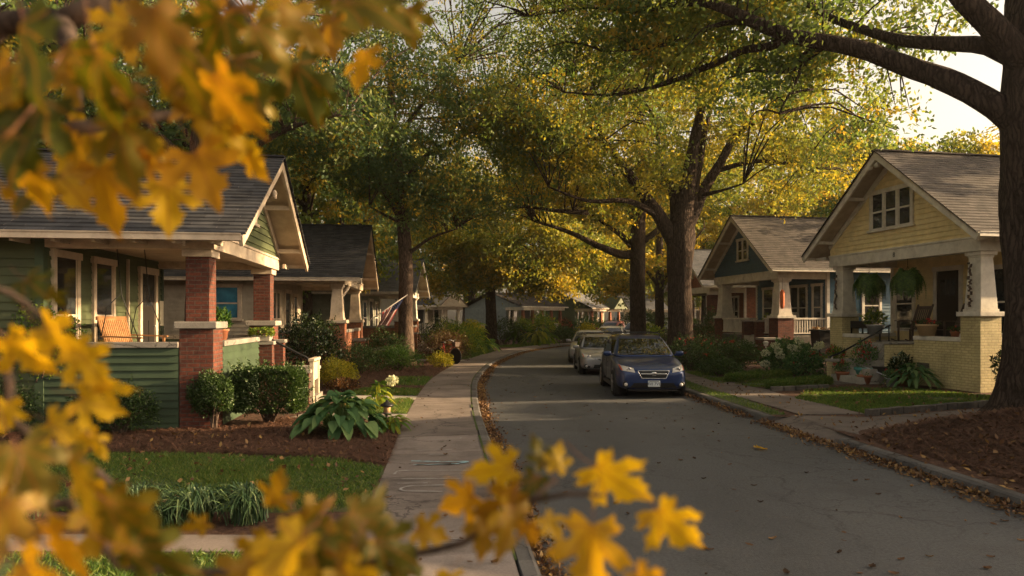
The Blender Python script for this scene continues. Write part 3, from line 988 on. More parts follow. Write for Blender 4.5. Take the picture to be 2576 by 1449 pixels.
        g.box(xb, ro - .02, min(Yf(yg + .095), Yf(yg + .11)), max(Yf(yg + .095), Yf(yg + .11)), ze - .115, ze - .02)
        gt = g.build('gutter', MT[trim], H)
        x = ro - .5
        while x > -D and tails:
            rt = MB(); rt.box(x - .03, x + .03, min(Yf(-oh + .02), Yf(-.02)), max(Yf(-oh + .02), Yf(-.02)), ze - .17, ze - .06); x -= .62
            rt.build('rafter_tail', MT[trim], H)
    mb.build('soffit', MT['soffit'], H)
    # beams and ceiling
    mb = MB()
    mb.box(-.28, .03, -.03, W + .03, zb, zt - .004)
    mb.box(-.30, .055, -.055, W + .055, zt - .004, zt + .05)
    mb.build('porch_beam', MT[trim], H, bevel=.008)
    for y0, y1 in ((0, .26), (W - .26, W)):
        mb = MB(); mb.box(-pd, -.282, y0, y1, zb + .003, ze + .02)
        mb.build('side_beam', MT[trim], H)
    mb = MB(); mb.box(-pd, -.01, .28, W - .28, zt - .08, zt - .02)
    mb.build('porch_ceiling', MT['soffit'], H)
    mb = MB(); mb.box(-pd, -.06, .06, W - .06, zf - .12, zf)
    mb.build('porch_floor', MT['slab' if halfwall == 'brick' else 'dkwood'], H)
    # pillars
    piers = [(0, 1), (W - pw, -1)]
    for y0, s in piers:
        cy = y0 + pw / 2; cx = -pw / 2
        mb = MB(); mb.box(-pw, .015, y0 - .008, y0 + pw + .008, 0, zcap - .12)
        po = mb.build('pillar', MT[pier], H, bevel=.006)
        c = MB(); c.box(-pw - .07, .085, y0 - .078, y0 + pw + .078, zcap - .12, zcap)
        c.build('pillar_cap', MT['slab' if column == 'brick' else trim], po, bevel=.012)
        c = MB()
        if column == 'brick':
            h = pw * .36
            c.frustum(cx, cy, zcap, zb - .13, h, h)
            c.build('column', MT['brick'], po, bevel=.006)
            c = MB(); c.box(cx - h - .05, cx + h + .05, cy - h - .05, cy + h + .05, zb - .13, zb)
            c.build('column_capital', MT[trim], po, bevel=.008)
        else:
            h = pw * .46
            c.box(cx - h, cx + h, cy - h, cy + h, zcap, zcap + .07)
            c.frustum(cx, cy, zcap + .07, zb - .16, h * .92, h * .66)
            c.build('column', MT[trim], po, bevel=.008)
            c = MB(); c.frustum(cx, cy, zb - .16, zb - .10, h * .70, h * .74); c.frustum(cx, cy, zb - .1, zb, h * .88, h * .92)
            c.build('column_capital', MT[trim], po, bevel=.006)
    # half walls
    def hw(mb, cap, M, a, b):
        if b - a < .1: return
        mb.M = M; cap.M = M
        if halfwall == 'clap':
            clap_rect(mb, a, b, 0, zhw - .1, .135)
            mb.box(a, b, 0, zhw - .1, -.14, -.002)
        else:
            mb.box(a, b, 0, zhw - .12, -.25, -.03)
        cap.box(a, b, zhw - (.1 if halfwall == 'clap' else .12), zhw, -.2, .05 if halfwall == 'clap' else .0)
    sa, sb_ = steps[:2] if steps else (W / 2, W / 2)
    pieces = [(Fx(0), pw + .01, sa), (Fx(0), sb_, W - pw - .01), (sides[0], -pd, -pw - .01), (sides[1], pw + .01, pd)]
    if not rail:
        for M, a, b in pieces:
            if b - a < .1: continue
            mb = MB(); cap = MB(); hw(mb, cap, M, a, b)
            q = mb.build('porch_wall', MT[lower], H)
            cap.build('wall_cap', MT[capmat], q, bevel=.01)
    else:
        for M, a, b in pieces:
            if b - a < .1: continue
            bs = MB(); bs.M = M; bs.box(a, b, 0, zf - .02, -.25, -.03)
            bs.build('porch_skirt', MT['stone'], H)
            mb = MB(); mb.M = M
            mb.box(a, b, zf + .08, zf + .14, -.12, -.05); mb.box(a, b, zf + .72, zf + .8, -.14, -.03)
            x = a + .06
            while x < b - .04:
                mb.box(x, x + .045, zf + .14, zf + .72, -.105, -.06); x += .125
            mb.build('balustrade', MT['white'], H)
    # windows and doors
    for (cy, z0, w, h, n) in wins: window(H, Fx(-pd + .012), cy, z0, w, h, n, trim)
    for (cy, w, h) in doors: door(H, Fx(-pd + .012), cy, zf, w, h, trim)
    for (k, a, z0, w, h, n, gl) in side_wins:
        M = sides[k].copy(); M = M @ Matrix.Translation((0, 0, .012))
        window(H, M, a, z0, w, h, n, trim, gl)
    # steps
    if steps:
        sa, sb_, ns, cheek = steps[:4]
        cheek2 = steps[4] if len(steps) > 4 else cheek
        mb = MB()
        for k in range(ns):
            z1 = zf - zf / (ns + 0) * k - .03
            mb.box(.30 * k, .30 * (k + 1) + .02, sa + .24, sb_ - .24, 0, z1)
        mb.build('steps', MT['slab'], H, bevel=.01)
        for y0, cheek in ((sa, cheek), (sb_ - .24, cheek2)):
            mb = MB()
            for (x0, x1, zz) in cheek:
                mb.box(x0, x1, y0, y0 + .235, 0, zz - .08)
            q = mb.build('stair_wall', MT[pier], H, bevel=.008)
            for (x0, x1, zz) in cheek:
                mb = MB(); mb.box(x0 - .03, x1 + .04, y0 - .03, y0 + .265, zz - .08, zz)
                mb.build('wall_cap', MT['slab'], q, bevel=.01)
    if ornament:
        txt(ornament, .2, Fx(.034) @ Matrix.Translation((W / 2, (zb + zt) / 2 - .07, 0)), 'house_number', MT['black'], H)
    return H


def txt(s, size, M, name, mat, parent=None, depth=.004):
    cu = bpy.data.curves.new(name, 'FONT'); cu.body = s; cu.size = size; cu.extrude = depth; cu.align_x = 'CENTER'
    t = bpy.data.objects.new(name, cu); COL.objects.link(t)
    bpy.context.view_layer.update()
    me = bpy.data.meshes.new_from_object(t.evaluated_get(bpy.context.evaluated_depsgraph_get()))
    bpy.data.objects.remove(t); bpy.data.curves.remove(cu)
    me.transform(M); me.materials.clear(); me.materials.append(mat); me.name = name
    o = bpy.data.objects.new(name, me); link(o, parent)
    return o


GH = bungalow('green_house', 'dark green clapboard bungalow with brick porch pillars and cream gable nearest on the left', (-5.2, 12.1, YZ), R(7.2),
              W=5.4, pd=2.75, wins=[(.72, .95, .95, 2.05, 1), (2.2, .95, .95, 2.05, 1)], doors=[(4.45, .8, 2.15)],
              gable_win=(2.7, 3.95, .55, .55, 1), steps=(3.35, 4.83, 4, [(-.2, .3, 1.42), (.31, 1.1, .78)]), chimney=(-6.6, 2.7, .75),
              lower='dkgreen_sid', tails=True)
m = MB(); m.M = frame((-2.715, 5.25, 0), (0, 1, 0), (1, 0, 0)); m.box(-.1, .12, 1.75, 2.35, 0, .02); m.build('notice_board', MT['paper'], GH)
m = MB(); m.M = frame((-2.72, 3.3, 0), (0, 1, 0), (1, 0, 0)); m.box(-.03, .03, .8, 3.2, 0, .05); m.build('wall_batten', MT['cream'], GH)
m = MB(); m.tube([(-.1, 2.72, 4.55), (.35, 2.35, 4.45), (.62, 2.2, 4.42)], .018, 6); m.tube([(.0, 3.2, 4.5), (.4, 2.7, 4.42), (.62, 2.2, 4.4)], .014, 6)
m.lathe([(0, 0), (.05, .01), (.06, .1), (.03, .17), (0, .18)], 10, (.58, 2.2, 4.4)); m.build('light_bracket', MT['cream'], GH)

TH = bungalow('tan_house', 'tan bungalow with dark shingle roof and tapered cream columns behind the green house', (-5.95, 24.7, YZ), R(6),
              W=5.9, pd=2.6, siding='tan_sid', lower='brick2', halfwall='brick', pier='brick2', column='taper', zr=5.6,
              wins=[(1.0, .95, 1.3, 1.9, 2), (4.4, 1.0, .8, 1.8, 1)], doors=[(2.9, .85, 2.1)], gable_win=(2.95, 4.0, .8, .6, 2),
              steps=(3.0, 4.6, 4, [(-.2, .4, 1.1), (.41, 1.2, .7)]),
              side_wins=[(0, -4.0, 1.9, 1.0, 1.1, 1, 'bluegl'), (0, -6.6, 1.6, .9, 1.5, 1, 'glass'), (0, -8.6, 1.2, .9, 2.0, 1, 'glass')])
m = MB(); m.bar((-.3, .3, 2.45), (.0, 1.3, 3.1), .07, .1); m.build('porch_brace', MT['cream'], TH)

YH = bungalow('yellow_house', 'pale yellow bungalow with white tapered columns and triple gable window on the right', (11.0, 24.05, YZ), R(190.4),
              W=6.15, pd=2.4, D=13, zf=1.18, zb=3.68, zt=4.02, ze=4.1, zr=6.95, oh=.55, ro=.68, zcap=2.1, zhw=1.42, pw=.62, siding='yel_sid', lower='ybrick',
              trim='white', roof='shingle2', pier='ybrick', column='taper', halfwall='brick',
              wins=[(.62, 1.55, 1.0, 1.75, 1), (4.45, 1.45, 1.0, 1.9, 1)], doors=[(2.5, .9, 2.25)], gable_win=(2.95, 4.68, 1.85, 1.1, 3),
              steps=(1.95, 3.8, 5, [(-.2, .5, 1.1), (.51, 1.5, .66)], [(-.2, .75, 1.25)]), capmat='white', ornament='8', tails=True, side_wins=[(1, 4.2, 1.6, 1.1, 1.9, 1, 'glass')])
m = MB(); m.lathe([(0, 0), (.07, .02), (.08, .1), (.03, .16), (0, .17)], 10, (.6, 3.07, 6.45)); m.lathe([(0, 0), (.06, .02), (.07, .1), (.03, .15), (0, .16)], 10, (.62, 2.8, 6.42))
m.build('floodlight', MT['white'], YH)
m = MB(); m.box(-2.38, -2.28, 3.35, 3.62, 2.15, 2.6); m.build('mailbox', MT['black'], YH, bevel=.02)
for yy, seed in ((5.84, 1), (.31, 2)):
    m = MB(); rr = random.Random(seed)
    for k in range(26):
        z = 3.35 - k * .045; x = .0 + rr.uniform(-.05, .05)
        m.box(.01, .05, yy + x - .02, yy + x + .025, z, z + .05)
    m.build('column_garland', MT['dkwood'], YH)
m = MB()
for k in range(8): m.box(.0 - .018 + .012, .03, 4.0 + k * .0, 4.42, .5 + k * .02, .512 + k * .02)
m.build('vent_grille', MT['stone'], YH)

BH = bungalow('blue_house', 'dark blue bungalow with white balustrade between brick pillars beyond the yellow house', (10.75, 36.9, YZ), R(190),
              W=6.1, pd=2.4, D=13, zf=1.15, zb=3.68, zt=4.02, ze=4.1, zr=6.9, ro=.68, zcap=2.05, pw=.75, siding='blue_sid', trim='white', roof='shingle2',
              pier='brick', column='taper', halfwall='brick', rail=True, wins=[(1.2, 1.5, 1.1, 1.9, 1), (3.9, 1.45, 1.5, 1.95, 2), (5.4, 1.45, .8, 1.95, 1)],
              doors=[(2.5, .9, 2.2)], gable_win=(3.0, 4.75, 1.1, .95, 2), steps=(3.4, 4.8, 5, [(-.3, .3, 1.85), (.31, 1.4, .7)]), ornament='1',
              side_wins=[(1, 4.6, 1.6, 1.0, 1.8, 1, 'glass')])
KH = bungalow('brick_house', 'orange brick bungalow with grey roof beyond the blue house and big tree', (12.1, 51.6, YZ), R(187),
              W=6.3, pd=2.4, D=13, zf=1.1, zb=3.6, zt=3.95, ze=4.05, zr=6.7, ro=.68, zcap=2.0, pw=.7, siding='brick2', wallmat='brick2', lower='brick2', trim='white', roof='shingle3',
              pier='brick2', column='brick', halfwall='brick', wins=[(1.4, 1.5, 1.4, 1.8, 2), (4.8, 1.5, 1.4, 1.8, 2)], doors=[(3.1, .9, 2.2)],
              gable_win=(3.1, 4.7, 1.0, .8, 2), steps=(2.3, 3.7, 4, [(-.2, .4, 1.2), (.41, 1.2, .6)]))
# the next bungalow along, whose roof edge and porch show between the trunk and the tan house
PH = bungalow('small_house', 'low grey bungalow with blue grey roof half hidden behind the tan house and street tree', (-5.8, 37.6, YZ), R(0),
              W=5.6, pd=2.4, D=10, siding='grey_sid', lower='brick2', halfwall='brick', pier='brick2', column='taper', roof='shingle3', trim='white',
              wins=[(1.0, 1.1, 1.0, 1.7, 1), (4.3, 1.1, 1.0, 1.7, 1)], doors=[(2.7, .9, 2.1)], gable_win=(2.8, 4.0, .8, .6, 2), steps=(2.0, 3.4, 4, [(-.2, .4, 1.1)]))


def cottage(name, label, loc, rz, W=7.5, ncol=5, siding='grey_sid', trim='white', roof='shingle3', colmat='white', zr=5.0, wall_n=3, skirt='stone', gable=False):
    """a low house with its eaves and a full porch to the street; local +x is the street side, y along it"""
    H = thing(name, label, 'house', loc, rz)
    pd, D, zt, zf = 2.0, 7.5, 2.9, .65
    Fx = lambda x: frame((x, 0, 0), (0, 1, 0), (1, 0, 0))
    mb = MB(); mb.M = Fx(-pd); clap_rect(mb, 0, W, 0, zt, .2)
    for m, a, b in ((frame((0, 0, 0), (1, 0, 0), (0, -1, 0)), -D, -pd), (frame((0, W, 0), (-1, 0, 0), (0, 1, 0)), pd, D)):
        mb.M = m; clap_rect(mb, a, b, 0, zt, .2)
    mb.M = Matrix.Identity(4)
    for y in (0, W): mb.poly([(-D, y, zt), (-.2, y, zt), (-D / 2 - .1, y, zr - .1)])
    mb.build('wall', MT[siding], H)
    mb = MB()
    for sx0, sx1 in ((.45, -D / 2), (-D - .45, -D / 2)):
        n = 22
        for c in range(n):
            x0 = sx0 + (sx1 - sx0) * c / n; x1 = sx0 + (sx1 - sx0) * (c + 1) / n
            z0 = zt + .05 + (zr - zt - .05) * c / n; z1 = zt + .05 + (zr - zt - .05) * (c + 1) / n
            y = -.5
            while y < W + .5:
                yn = min(W + .5, y + random.uniform(.3, .5)); t = random.random()
                mb.quad((x0, y, z0 + .05), (x0, yn, z0 + .05), (x1, yn, z1 + .02), (x1, y, z1 + .02), t=t)
                mb.quad((x0, y, z0), (x0, yn, z0), (x0, yn, z0 + .05), (x0, y, z0 + .05), t=t); y = yn
    mb.build('roof', MT[roof], H, uv=False)
    mb = MB(); mb.box(-pd, .3, -.1, W + .1, zt - .25, zt + .02); mb.box(.3, .46, -.48, W + .48, zt - .02, zt + .09)
    mb.build('porch_beam', MT[trim], H)
    mb = MB(); mb.box(-pd, .1, 0, W, 0, zf); mb.build('porch_floor', MT[skirt], H)
    for k in range(ncol):
        y = .15 + (W - .3) * k / (ncol - 1)
        mb = MB(); mb.frustum(-.05, y, zf, zf + .9, .2, .2); mb.frustum(-.05, y, zf + .9, zt - .25, .14, .10)
        mb.build('column', MT[colmat], H)
    for k in range(ncol - 1):
        if k == ncol // 2: continue
        y0 = .35 + (W - .3) * k / (ncol - 1); y1 = -.05 + (W - .3) * (k + 1) / (ncol - 1)
        mb = MB(); mb.box(-.08, -.02, y0, y1, zf + .75, zf + .82)
        y = y0
        while y < y1: mb.box(-.07, -.03, y, y + .05, zf + .1, zf + .75); y += .16
        mb.build('railing', MT[trim], H)
    for k in range(wall_n):
        c = W * (k + .5) / wall_n
        if k == wall_n // 2: door(H, Fx(-pd + .01), c, zf, .9, 2.0, trim, lights=False)
        else: window(H, Fx(-pd + .01), c, zf + .55, 1.3, 1.5, 2, trim)
    mb = MB()
    for k in range(3): mb.box(.1 + .3 * k, .4 + .3 * k, W / 2 - .7, W / 2 + .7, 0, zf - .2 * (k + 1) + .03)
    mb.build('steps', MT['slab'], H)
    if gable:
        mb = MB(); mb.poly([(.9, W - 2.6, zt + .0), (.9, W + .2, zt + .0), (.9, W - 1.2, zt + 1.2)])
        mb.quad((.95, W - 2.8, zt - .05), (.95, W - 1.2, zt + 1.3), (-2.5, W - 1.2, zt + 1.3), (-2.5, W - 2.8, zt - .05))
        mb.quad((.95, W + .4, zt - .05), (-2.5, W + .4, zt - .05), (-2.5, W - 1.2, zt + 1.3), (.95, W - 1.2, zt + 1.3))
        mb.build('porch_gable', MT[siding], H)
    return H


cottage('cottage', 'low grey cottage with white porch columns left of the leaning street tree on the bend', (-8.6, 57.0, YZ), R(-52), 5.2, 4, 'tan_sid', zr=4.3, gable=True, roof='shingle')
cottage('cottage', 'white columned cottage with dark porch right of the leaning street tree on the bend', (.9, 61.5, YZ), R(-44), 5.4, 5, 'lblue_sid', roof='shingle2', zr=4.3, colmat='brick2')
cottage('cottage', 'small cottage with brick columns and porch gable at the far end of the bend', (8.2, 72.0, YZ), R(-40), 5.6, 4, 'green_sid', colmat='brick2', trim='soffit', roof='shingle3', zr=4.7, gable=True)
cottage('cottage', 'pale house glimpsed between the trunks at the far end of the street', (13.5, 84, YZ), R(-90), 8.5, 5, 'lblue_sid', zr=6.2)
# unseen bungalow added south of the driveway to keep the low sun off the road
NH = bungalow('shading_house', 'unseen white bungalow added south of the driveway to shade the road', (13.5, 13.7, YZ), R(186),
              W=7.6, pd=2.2, D=12, zf=1.1, zb=3.68, zt=4.0, ze=4.1, zr=6.9, zcap=2.05, pw=.62, siding='lblue_sid', lower='brick', trim='white', roof='shingle2',
              pier='brick', column='taper', halfwall='brick', wins=[(1.4, 1.5, 1.3, 1.8, 2), (6, 1.5, 1.3, 1.8, 2)], doors=[(3.7, .9, 2.2)], steps=(3.0, 4.4, 4, [(-.2, .4, 1.2)]))

# ------------------------------------------------------------------ trees
def clusters(blobs, thr=-.25, rng=RNG, freq=.95):
    out = []
    for (cx, cy, cz, rx_, ry_, rz_, n) in blobs:
        d = unit(rng.normal(size=(n, 3))) * (rng.random(n) ** .42)[:, None]
        p = d * np.array([rx_, ry_, rz_]) + np.array([cx, cy, cz])
        f = (np.sin(p[:, 0] * freq + 1.3) * np.cos(p[:, 1] * freq * .9) + np.sin(p[:, 2] * freq * 1.5 + p[:, 0] * .7) + .6 * np.sin(p[:, 1] * 2.1 + p[:, 2] * 1.7))
        out.append(p[f > thr])
    return np.concatenate(out)


def crown_verts(c, per, rh, rv, L, W, droop=-.35, rng=RNG):
    """leaves set in drooping sprays: each cluster is drawn out along a shoot"""
    n = len(c)
    r = rh * (.6 + .7 * rng.random(n))
    ax = rng.normal(size=(n, 3)); ax[:, 2] = -.25 - .35 * rng.random(n); ax = unit(ax)
    k = np.repeat(np.arange(n), per)
    u = rng.uniform(-1.1, 1.1, n * per)
    w = (1 - .45 * np.abs(u))[:, None]
    g = rng.normal(size=(n * per, 3)) * np.array([.36, .36, .36 * rv / rh * 1.3]) * w
    pos = c[k] + g * r[k][:, None] + ax[k] * (u * r[k] * 1.15)[:, None]
    pos[:, 2] -= .22 * r[k] * np.maximum(u, 0) ** 2
    return leaf_quads(pos, L, W, droop, dirs=ax[k] * .7)


def crown_tint(c, per, lo=.0, hi=1.0, rng=RNG):
    base = rng.random(len(c)) ** 1.2 * .8
    return np.clip(np.repeat(base, per) + rng.random(len(c) * per) * .2, 0, 1) * (hi - lo) + lo


def tree(name, label, loc, trunk, limbs, cl, leaf='oak', bark='bark', per=45, rh=.75, rv=.32, L=.15, W=.085, cat='tree', group=None, twigs=160, tint=(0, 1), wob=.05, seg=.5, ntr=16):
    """trunk: [(point, radius)], limbs: [(points, r0, r1)] in the world; cl: cluster centres in the world"""
    T = thing(name, label, cat, loc, 0, group)
    o = Vector(loc)
    mb = MB()
    def limb(pts, r0, r1, n, step):
        P = spline(pts, step)
        m = len(P) - 1
        rad = [r0 + (r1 - r0) * (k / m) ** .8 for k in range(m + 1)]
        Q = [p - o + Vector((math.sin(p.z * 2.1 + p.x), math.cos(p.z * 1.7 + p.y), 0)) * r0 * .12 for p in P]
        mb.tube(Q, rad, n, wob=wob)
        return P
    tp = [Vector(p) for p, r in trunk]
    P = spline(tp, seg)
    hh = np.cumsum([0] + [(tp[i + 1] - tp[i]).length for i in range(len(tp) - 1)])
    s = np.cumsum([0] + [(P[i + 1] - P[i]).length for i in range(len(P) - 1)])
    rad = np.interp(s / s[-1], hh / hh[-1], [r for p, r in trunk])
    mb.tube([p - o for p in P], list(rad), ntr, wob=wob)
    nodes = [p for p in P[len(P) // 2:]]
    for pts, r0, r1 in limbs:
        nodes += limb(pts, r0, r1, 10, seg * .7)[2:]
    mb.build('trunk', MT[bark], T, uv=False)
    cl = np.asarray(cl)
    if twigs:
        na = np.array([tuple(p) for p in nodes])
        tw = MB()
        for k in RNG.choice(len(cl), min(twigs, len(cl)), replace=False):
            c = cl[k]; d = np.linalg.norm(na - c, axis=1) + np.maximum(0, na[:, 2] - c[2]) * .5
            b = Vector(na[int(np.argmin(d))]) - o; e = Vector(c) - o
            mid = b.lerp(e, .5) + Vector((random.uniform(-.2, .2), random.uniform(-.2, .2), .12 * (e - b).length))
            r = .012 + .007 * min(4, (e - b).length)
            tw.tube([b, b.lerp(mid, .5) + Vector((0, 0, .05)), mid, mid.lerp(e, .55), e], [r, r * .85, r * .65, r * .45, r * .2], 5, cap=False)
        tw.build('twigs', MT[bark], T, uv=False)
    v = crown_verts(cl, per, rh, rv, L, W) - np.array(tuple(o))
    np_mesh('crown', v, MT[leaf], T, crown_tint(cl, per, *tint))
    return T


# the great oak at the right edge, its limbs arching over the street
loc0 = (8.75, 11.6, YZ)
L1 = [(8.5, 11.6, 5.2), at(2500, 270, 11.75), at(2400, 215, 12.1), at(2300, 172, 12.5), at(2150, 120, 13), at(2000, 92, 13.5), at(1900, 58, 14), at(1800, 14, 14.6), at(1690, -25, 15.2), at(1540, -90, 16)]
L2 = [(8.6, 11.6, 6.2), at(2485, 118, 11.8), at(2380, 110, 12.4), at(2280, 101, 13), at(2190, 80, 13.7), at(2080, 40, 14.6), at(1960, -40, 15.5)]
L3 = [(8.6, 11.5, 6.0), at(2490, 60, 11.5), at(2430, 0, 11.5), at(2380, -80, 11.6), at(2300, -220, 12)]
L4 = [at(1995, 92, 13.5), at(1930, 118, 14.2), at(1870, 127, 15), at(1780, 168, 16), at(1660, 214, 17.4), at(1540, 238, 18.6), at(1420, 232, 19.5)]
L5 = [at(2200, 128, 12.9), at(2080, 115, 13.6), at(2015, 140, 14), at(2010, 185, 14.2), at(1985, 235, 14.3), at(1960, 285, 14.4)]
L6 = [at(1900, 58, 14), at(1820, 60, 14.8), at(1740, 90, 15.6), at(1640, 120, 16.6), at(1520, 130, 17.6)]
L7 = [at(2080, 112, 13.3), at(1985, 180, 14.5), at(1900, 178, 15.2), at(1850, 190, 15.8)]
L8 = [at(1800, 14, 14.6), at(1700, 10, 15.5), at(1600, 30, 16.8), at(1480, 20, 18), at(1330, 40, 19)]
limbs0 = [(L1, .235, .055), (L2, .165, .04), (L3, .26, .1), (L4, .10, .025), (L5, .07, .015), (L6, .06, .015), (L7, .05, .012), (L8, .06, .015)]
cl = []
for pts, lo, r, n in ((L1, 4, 1.0, 190), (L2, 3, 1.0, 160), (L4, 1, 1.1, 150), (L5, 1, .7, 26), (L6, 1, 1.1, 130), (L7, 1, .8, 46), (L8, 1, 1.3, 150)):
    P = spline(pts[lo:], .3)
    for k in RNG.integers(0, len(P), n):
        cl.append(np.array(tuple(P[k])) + RNG.normal(size=3) * r * np.array([.8, .75, .5]) + np.array([0, .55, .62 if pts is not L5 else 0]))
cl = np.array(cl)
up = clusters([(5.0, 15, 11.5, 6.0, 5.0, 2.6, 330)], -.5)
px = up[:, 0] / up[:, 1]
up = up[(px < .50) | (up[:, 2] > 9.6)]
up = np.concatenate([up, clusters([(7.9, 14.2, 7.4, .7, .8, .5, 9), (8.3, 15.0, 6.6, .6, .8, .5, 7)], -3)])
cl = cl[~((cl[:, 0] / cl[:, 1] > .585) & (cl[:, 2] < 7.1))]
allL = np.array([tuple(p) for q in (L1, L2, L4) for p in spline(q, .25)])
def keep_front(c, line, rad, back=.2):
    """thin the leaves that hang right in front of (street side of) a limb"""
    d = np.abs(c[:, None, :] - line[None])
    near = (np.hypot(d[:, :, 0], d[:, :, 2]) < rad) & ((line[None, :, 1] - c[:, None, 1]) > -back) & ((line[None, :, 1] - c[:, None, 1]) < 3)
    return c[~near.any(1) | (RNG.random(len(c)) < .12)]
cl = keep_front(cl, allL, .5)
tree('oak_tree', 'massive dark oak at the right edge with thick limbs arching over the road', loc0,
     [((8.72, 11.6, .25), .84), ((8.74, 11.6, .55), .66), ((8.8, 11.6, 1.3), .56), ((8.86, 11.6, 3.0), .54), ((8.8, 11.6, 4.6), .56), ((8.8, 11.6, 5.6), .60), ((8.85, 11.6, 7), .5), ((9.0, 11.7, 9), .5), ((9.1, 11.8, 11), .35)],
     limbs0, np.concatenate([cl, up]), 'oak', per=56, rh=.62, rv=.32, L=.125, W=.066, twigs=420, wob=.07, seg=.35, ntr=28, tint=(.0, .8))

# first street oak, behind the blue car
X, Y = 6.75, 28.0
l = lambda *p: [at(a, b, c) for a, b, c in p]
FL = np.array([tuple(p) for q in (l((1700, 610, 28), (1660, 545, 27.8), (1610, 480, 27.4), (1565, 420, 27), (1520, 355, 26.6)), l((1725, 580, 28), (1760, 500, 28.2), (1800, 430, 28.2), (1850, 345, 28.2)),
      l((1735, 540, 28), (1755, 430, 28.3), (1770, 350, 29))) for p in spline(q, .3)])
tree('oak_tree', 'thick street oak forking low just behind the blue car', (X, Y, YZ),
     [((X, Y, .1), .82), ((X, Y, .6), .57), ((X, Y, 1.6), .49), ((X, Y, 3.5), .46), ((X + .05, Y, 5.2), .56), ((X + .15, Y, 6.4), .40), ((X + .5, Y, 8.6), .24), ((X + .9, Y, 11), .16), ((X + .6, Y, 13.5), .1)],
     [(l((1700, 610, 28), (1660, 545, 27.8), (1610, 480, 27.4), (1565, 420, 27), (1520, 355, 26.6), (1490, 270, 26), (1440, 190, 25.5)), .34, .06),
      (l((1725, 580, 28), (1760, 500, 28.2), (1800, 430, 28.2), (1850, 345, 28.2), (1930, 290, 28), (2020, 250, 28)), .30, .06),
      (l((1700, 560, 28), (1690, 480, 28.2), (1660, 400, 28.5), (1650, 300, 29)), .24, .06),
      (l((1735, 540, 28), (1755, 430, 28.3), (1770, 350, 29), (1800, 230, 29.5)), .26, .06),
      (l((1800, 430, 28.2), (1900, 405, 28), (2000, 415, 28), (2090, 425, 28)), .12, .03),
      (l((1770, 490, 28), (1820, 478, 27), (1870, 462, 26.5)), .10, .03),
      (l((1660, 545, 27.8), (1580, 505, 27), (1480, 505, 26.4), (1380, 470, 26)), .16, .03)],
     (lambda c: c[~(((np.hypot(np.abs(c[:, None, 0] - FL[None, :, 0]), np.abs(c[:, None, 2] - FL[None, :, 2])) < .75) & (c[:, None, 1] < FL[None, :, 1] + .3)).any(1) & (RNG.random(len(c)) < .6))])(clusters([(6.2, 28, 12, 8.2, 7.5, 5.2, 780), (3.0, 26, 9.5, 4.5, 4, 2.6, 230), (11.0, 29, 9.4, 4.2, 5, 3.0, 280), (6.4, 27, 8.4, 3.6, 4, 1.5, 110)], -.15)),
     'yel', per=82, rh=.78, rv=.32, L=.15, W=.08, twigs=260, tint=(0, .72))

X, Y = 6.68, 37.0
tree('oak_tree', 'second street oak along the kerb with a long low limb over the road', (X, Y, YZ),
     [((X, Y, .1), .66), ((X, Y, .6), .46), ((X, Y, 2.5), .40), ((X, Y, 4.6), .40), ((X, Y, 6.5), .4), ((X + .1, Y, 9), .3), ((X, Y, 13), .14)],
     [(l((1590, 640, 37), (1560, 640, 36.8), (1500, 615, 36.3), (1440, 587, 36), (1390, 570, 35.6), (1340, 555, 35)), .26, .05),
      (l((1590, 620, 37), (1560, 590, 37), (1530, 570, 36.8), (1480, 535, 36.5)), .2, .05),
      (l((1480, 535, 33.5), (1400, 530, 33), (1320, 520, 33), (1260, 530, 32.6), (1200, 553, 32)), .13, .03),
      (l((1610, 610, 37), (1640, 590, 37), (1690, 540, 37.5), (1740, 470, 38)), .2, .05),
      (l((1600, 560, 37), (1560, 480, 37), (1530, 400, 37)), .22, .06)],
     clusters([(5.6, 37.5, 12.5, 8.5, 7, 5.0, 640), (2.4, 36, 8.6, 4.5, 4.2, 2.1, 290), (9.5, 38, 9, 4.2, 4.5, 2.6, 180)], -.15),
     'yel', per=76, rh=.82, rv=.36, L=.175, W=.095, twigs=170, tint=(0, .75))
X, Y = 10.7, 50.5
tree('oak_tree', 'thin dark trunk between the two thick street oaks', (X, Y, YZ),
     [((X, Y, .1), .5), ((X, Y, .8), .34), ((X, Y, 5), .3), ((X, Y, 9), .22), ((X, Y, 13), .1)],
     [(((X, Y, 4.5), (X + 1.5, Y - .5, 6.5), (X + 3, Y - 1, 8.5)), .16, .05), (((X, Y, 4.2), (X - 1.5, Y - .5, 6), (X - 3.5, Y - 1, 7.5)), .16, .05)],
     clusters([(X + .5, Y + 2, 11, 4.5, 4, 4, 260), (X, Y, 6.2, 2.6, 2.6, 1.4, 70)], -.3), 'yel', per=42, rh=1.0, rv=.5, L=.28, W=.17, twigs=40)

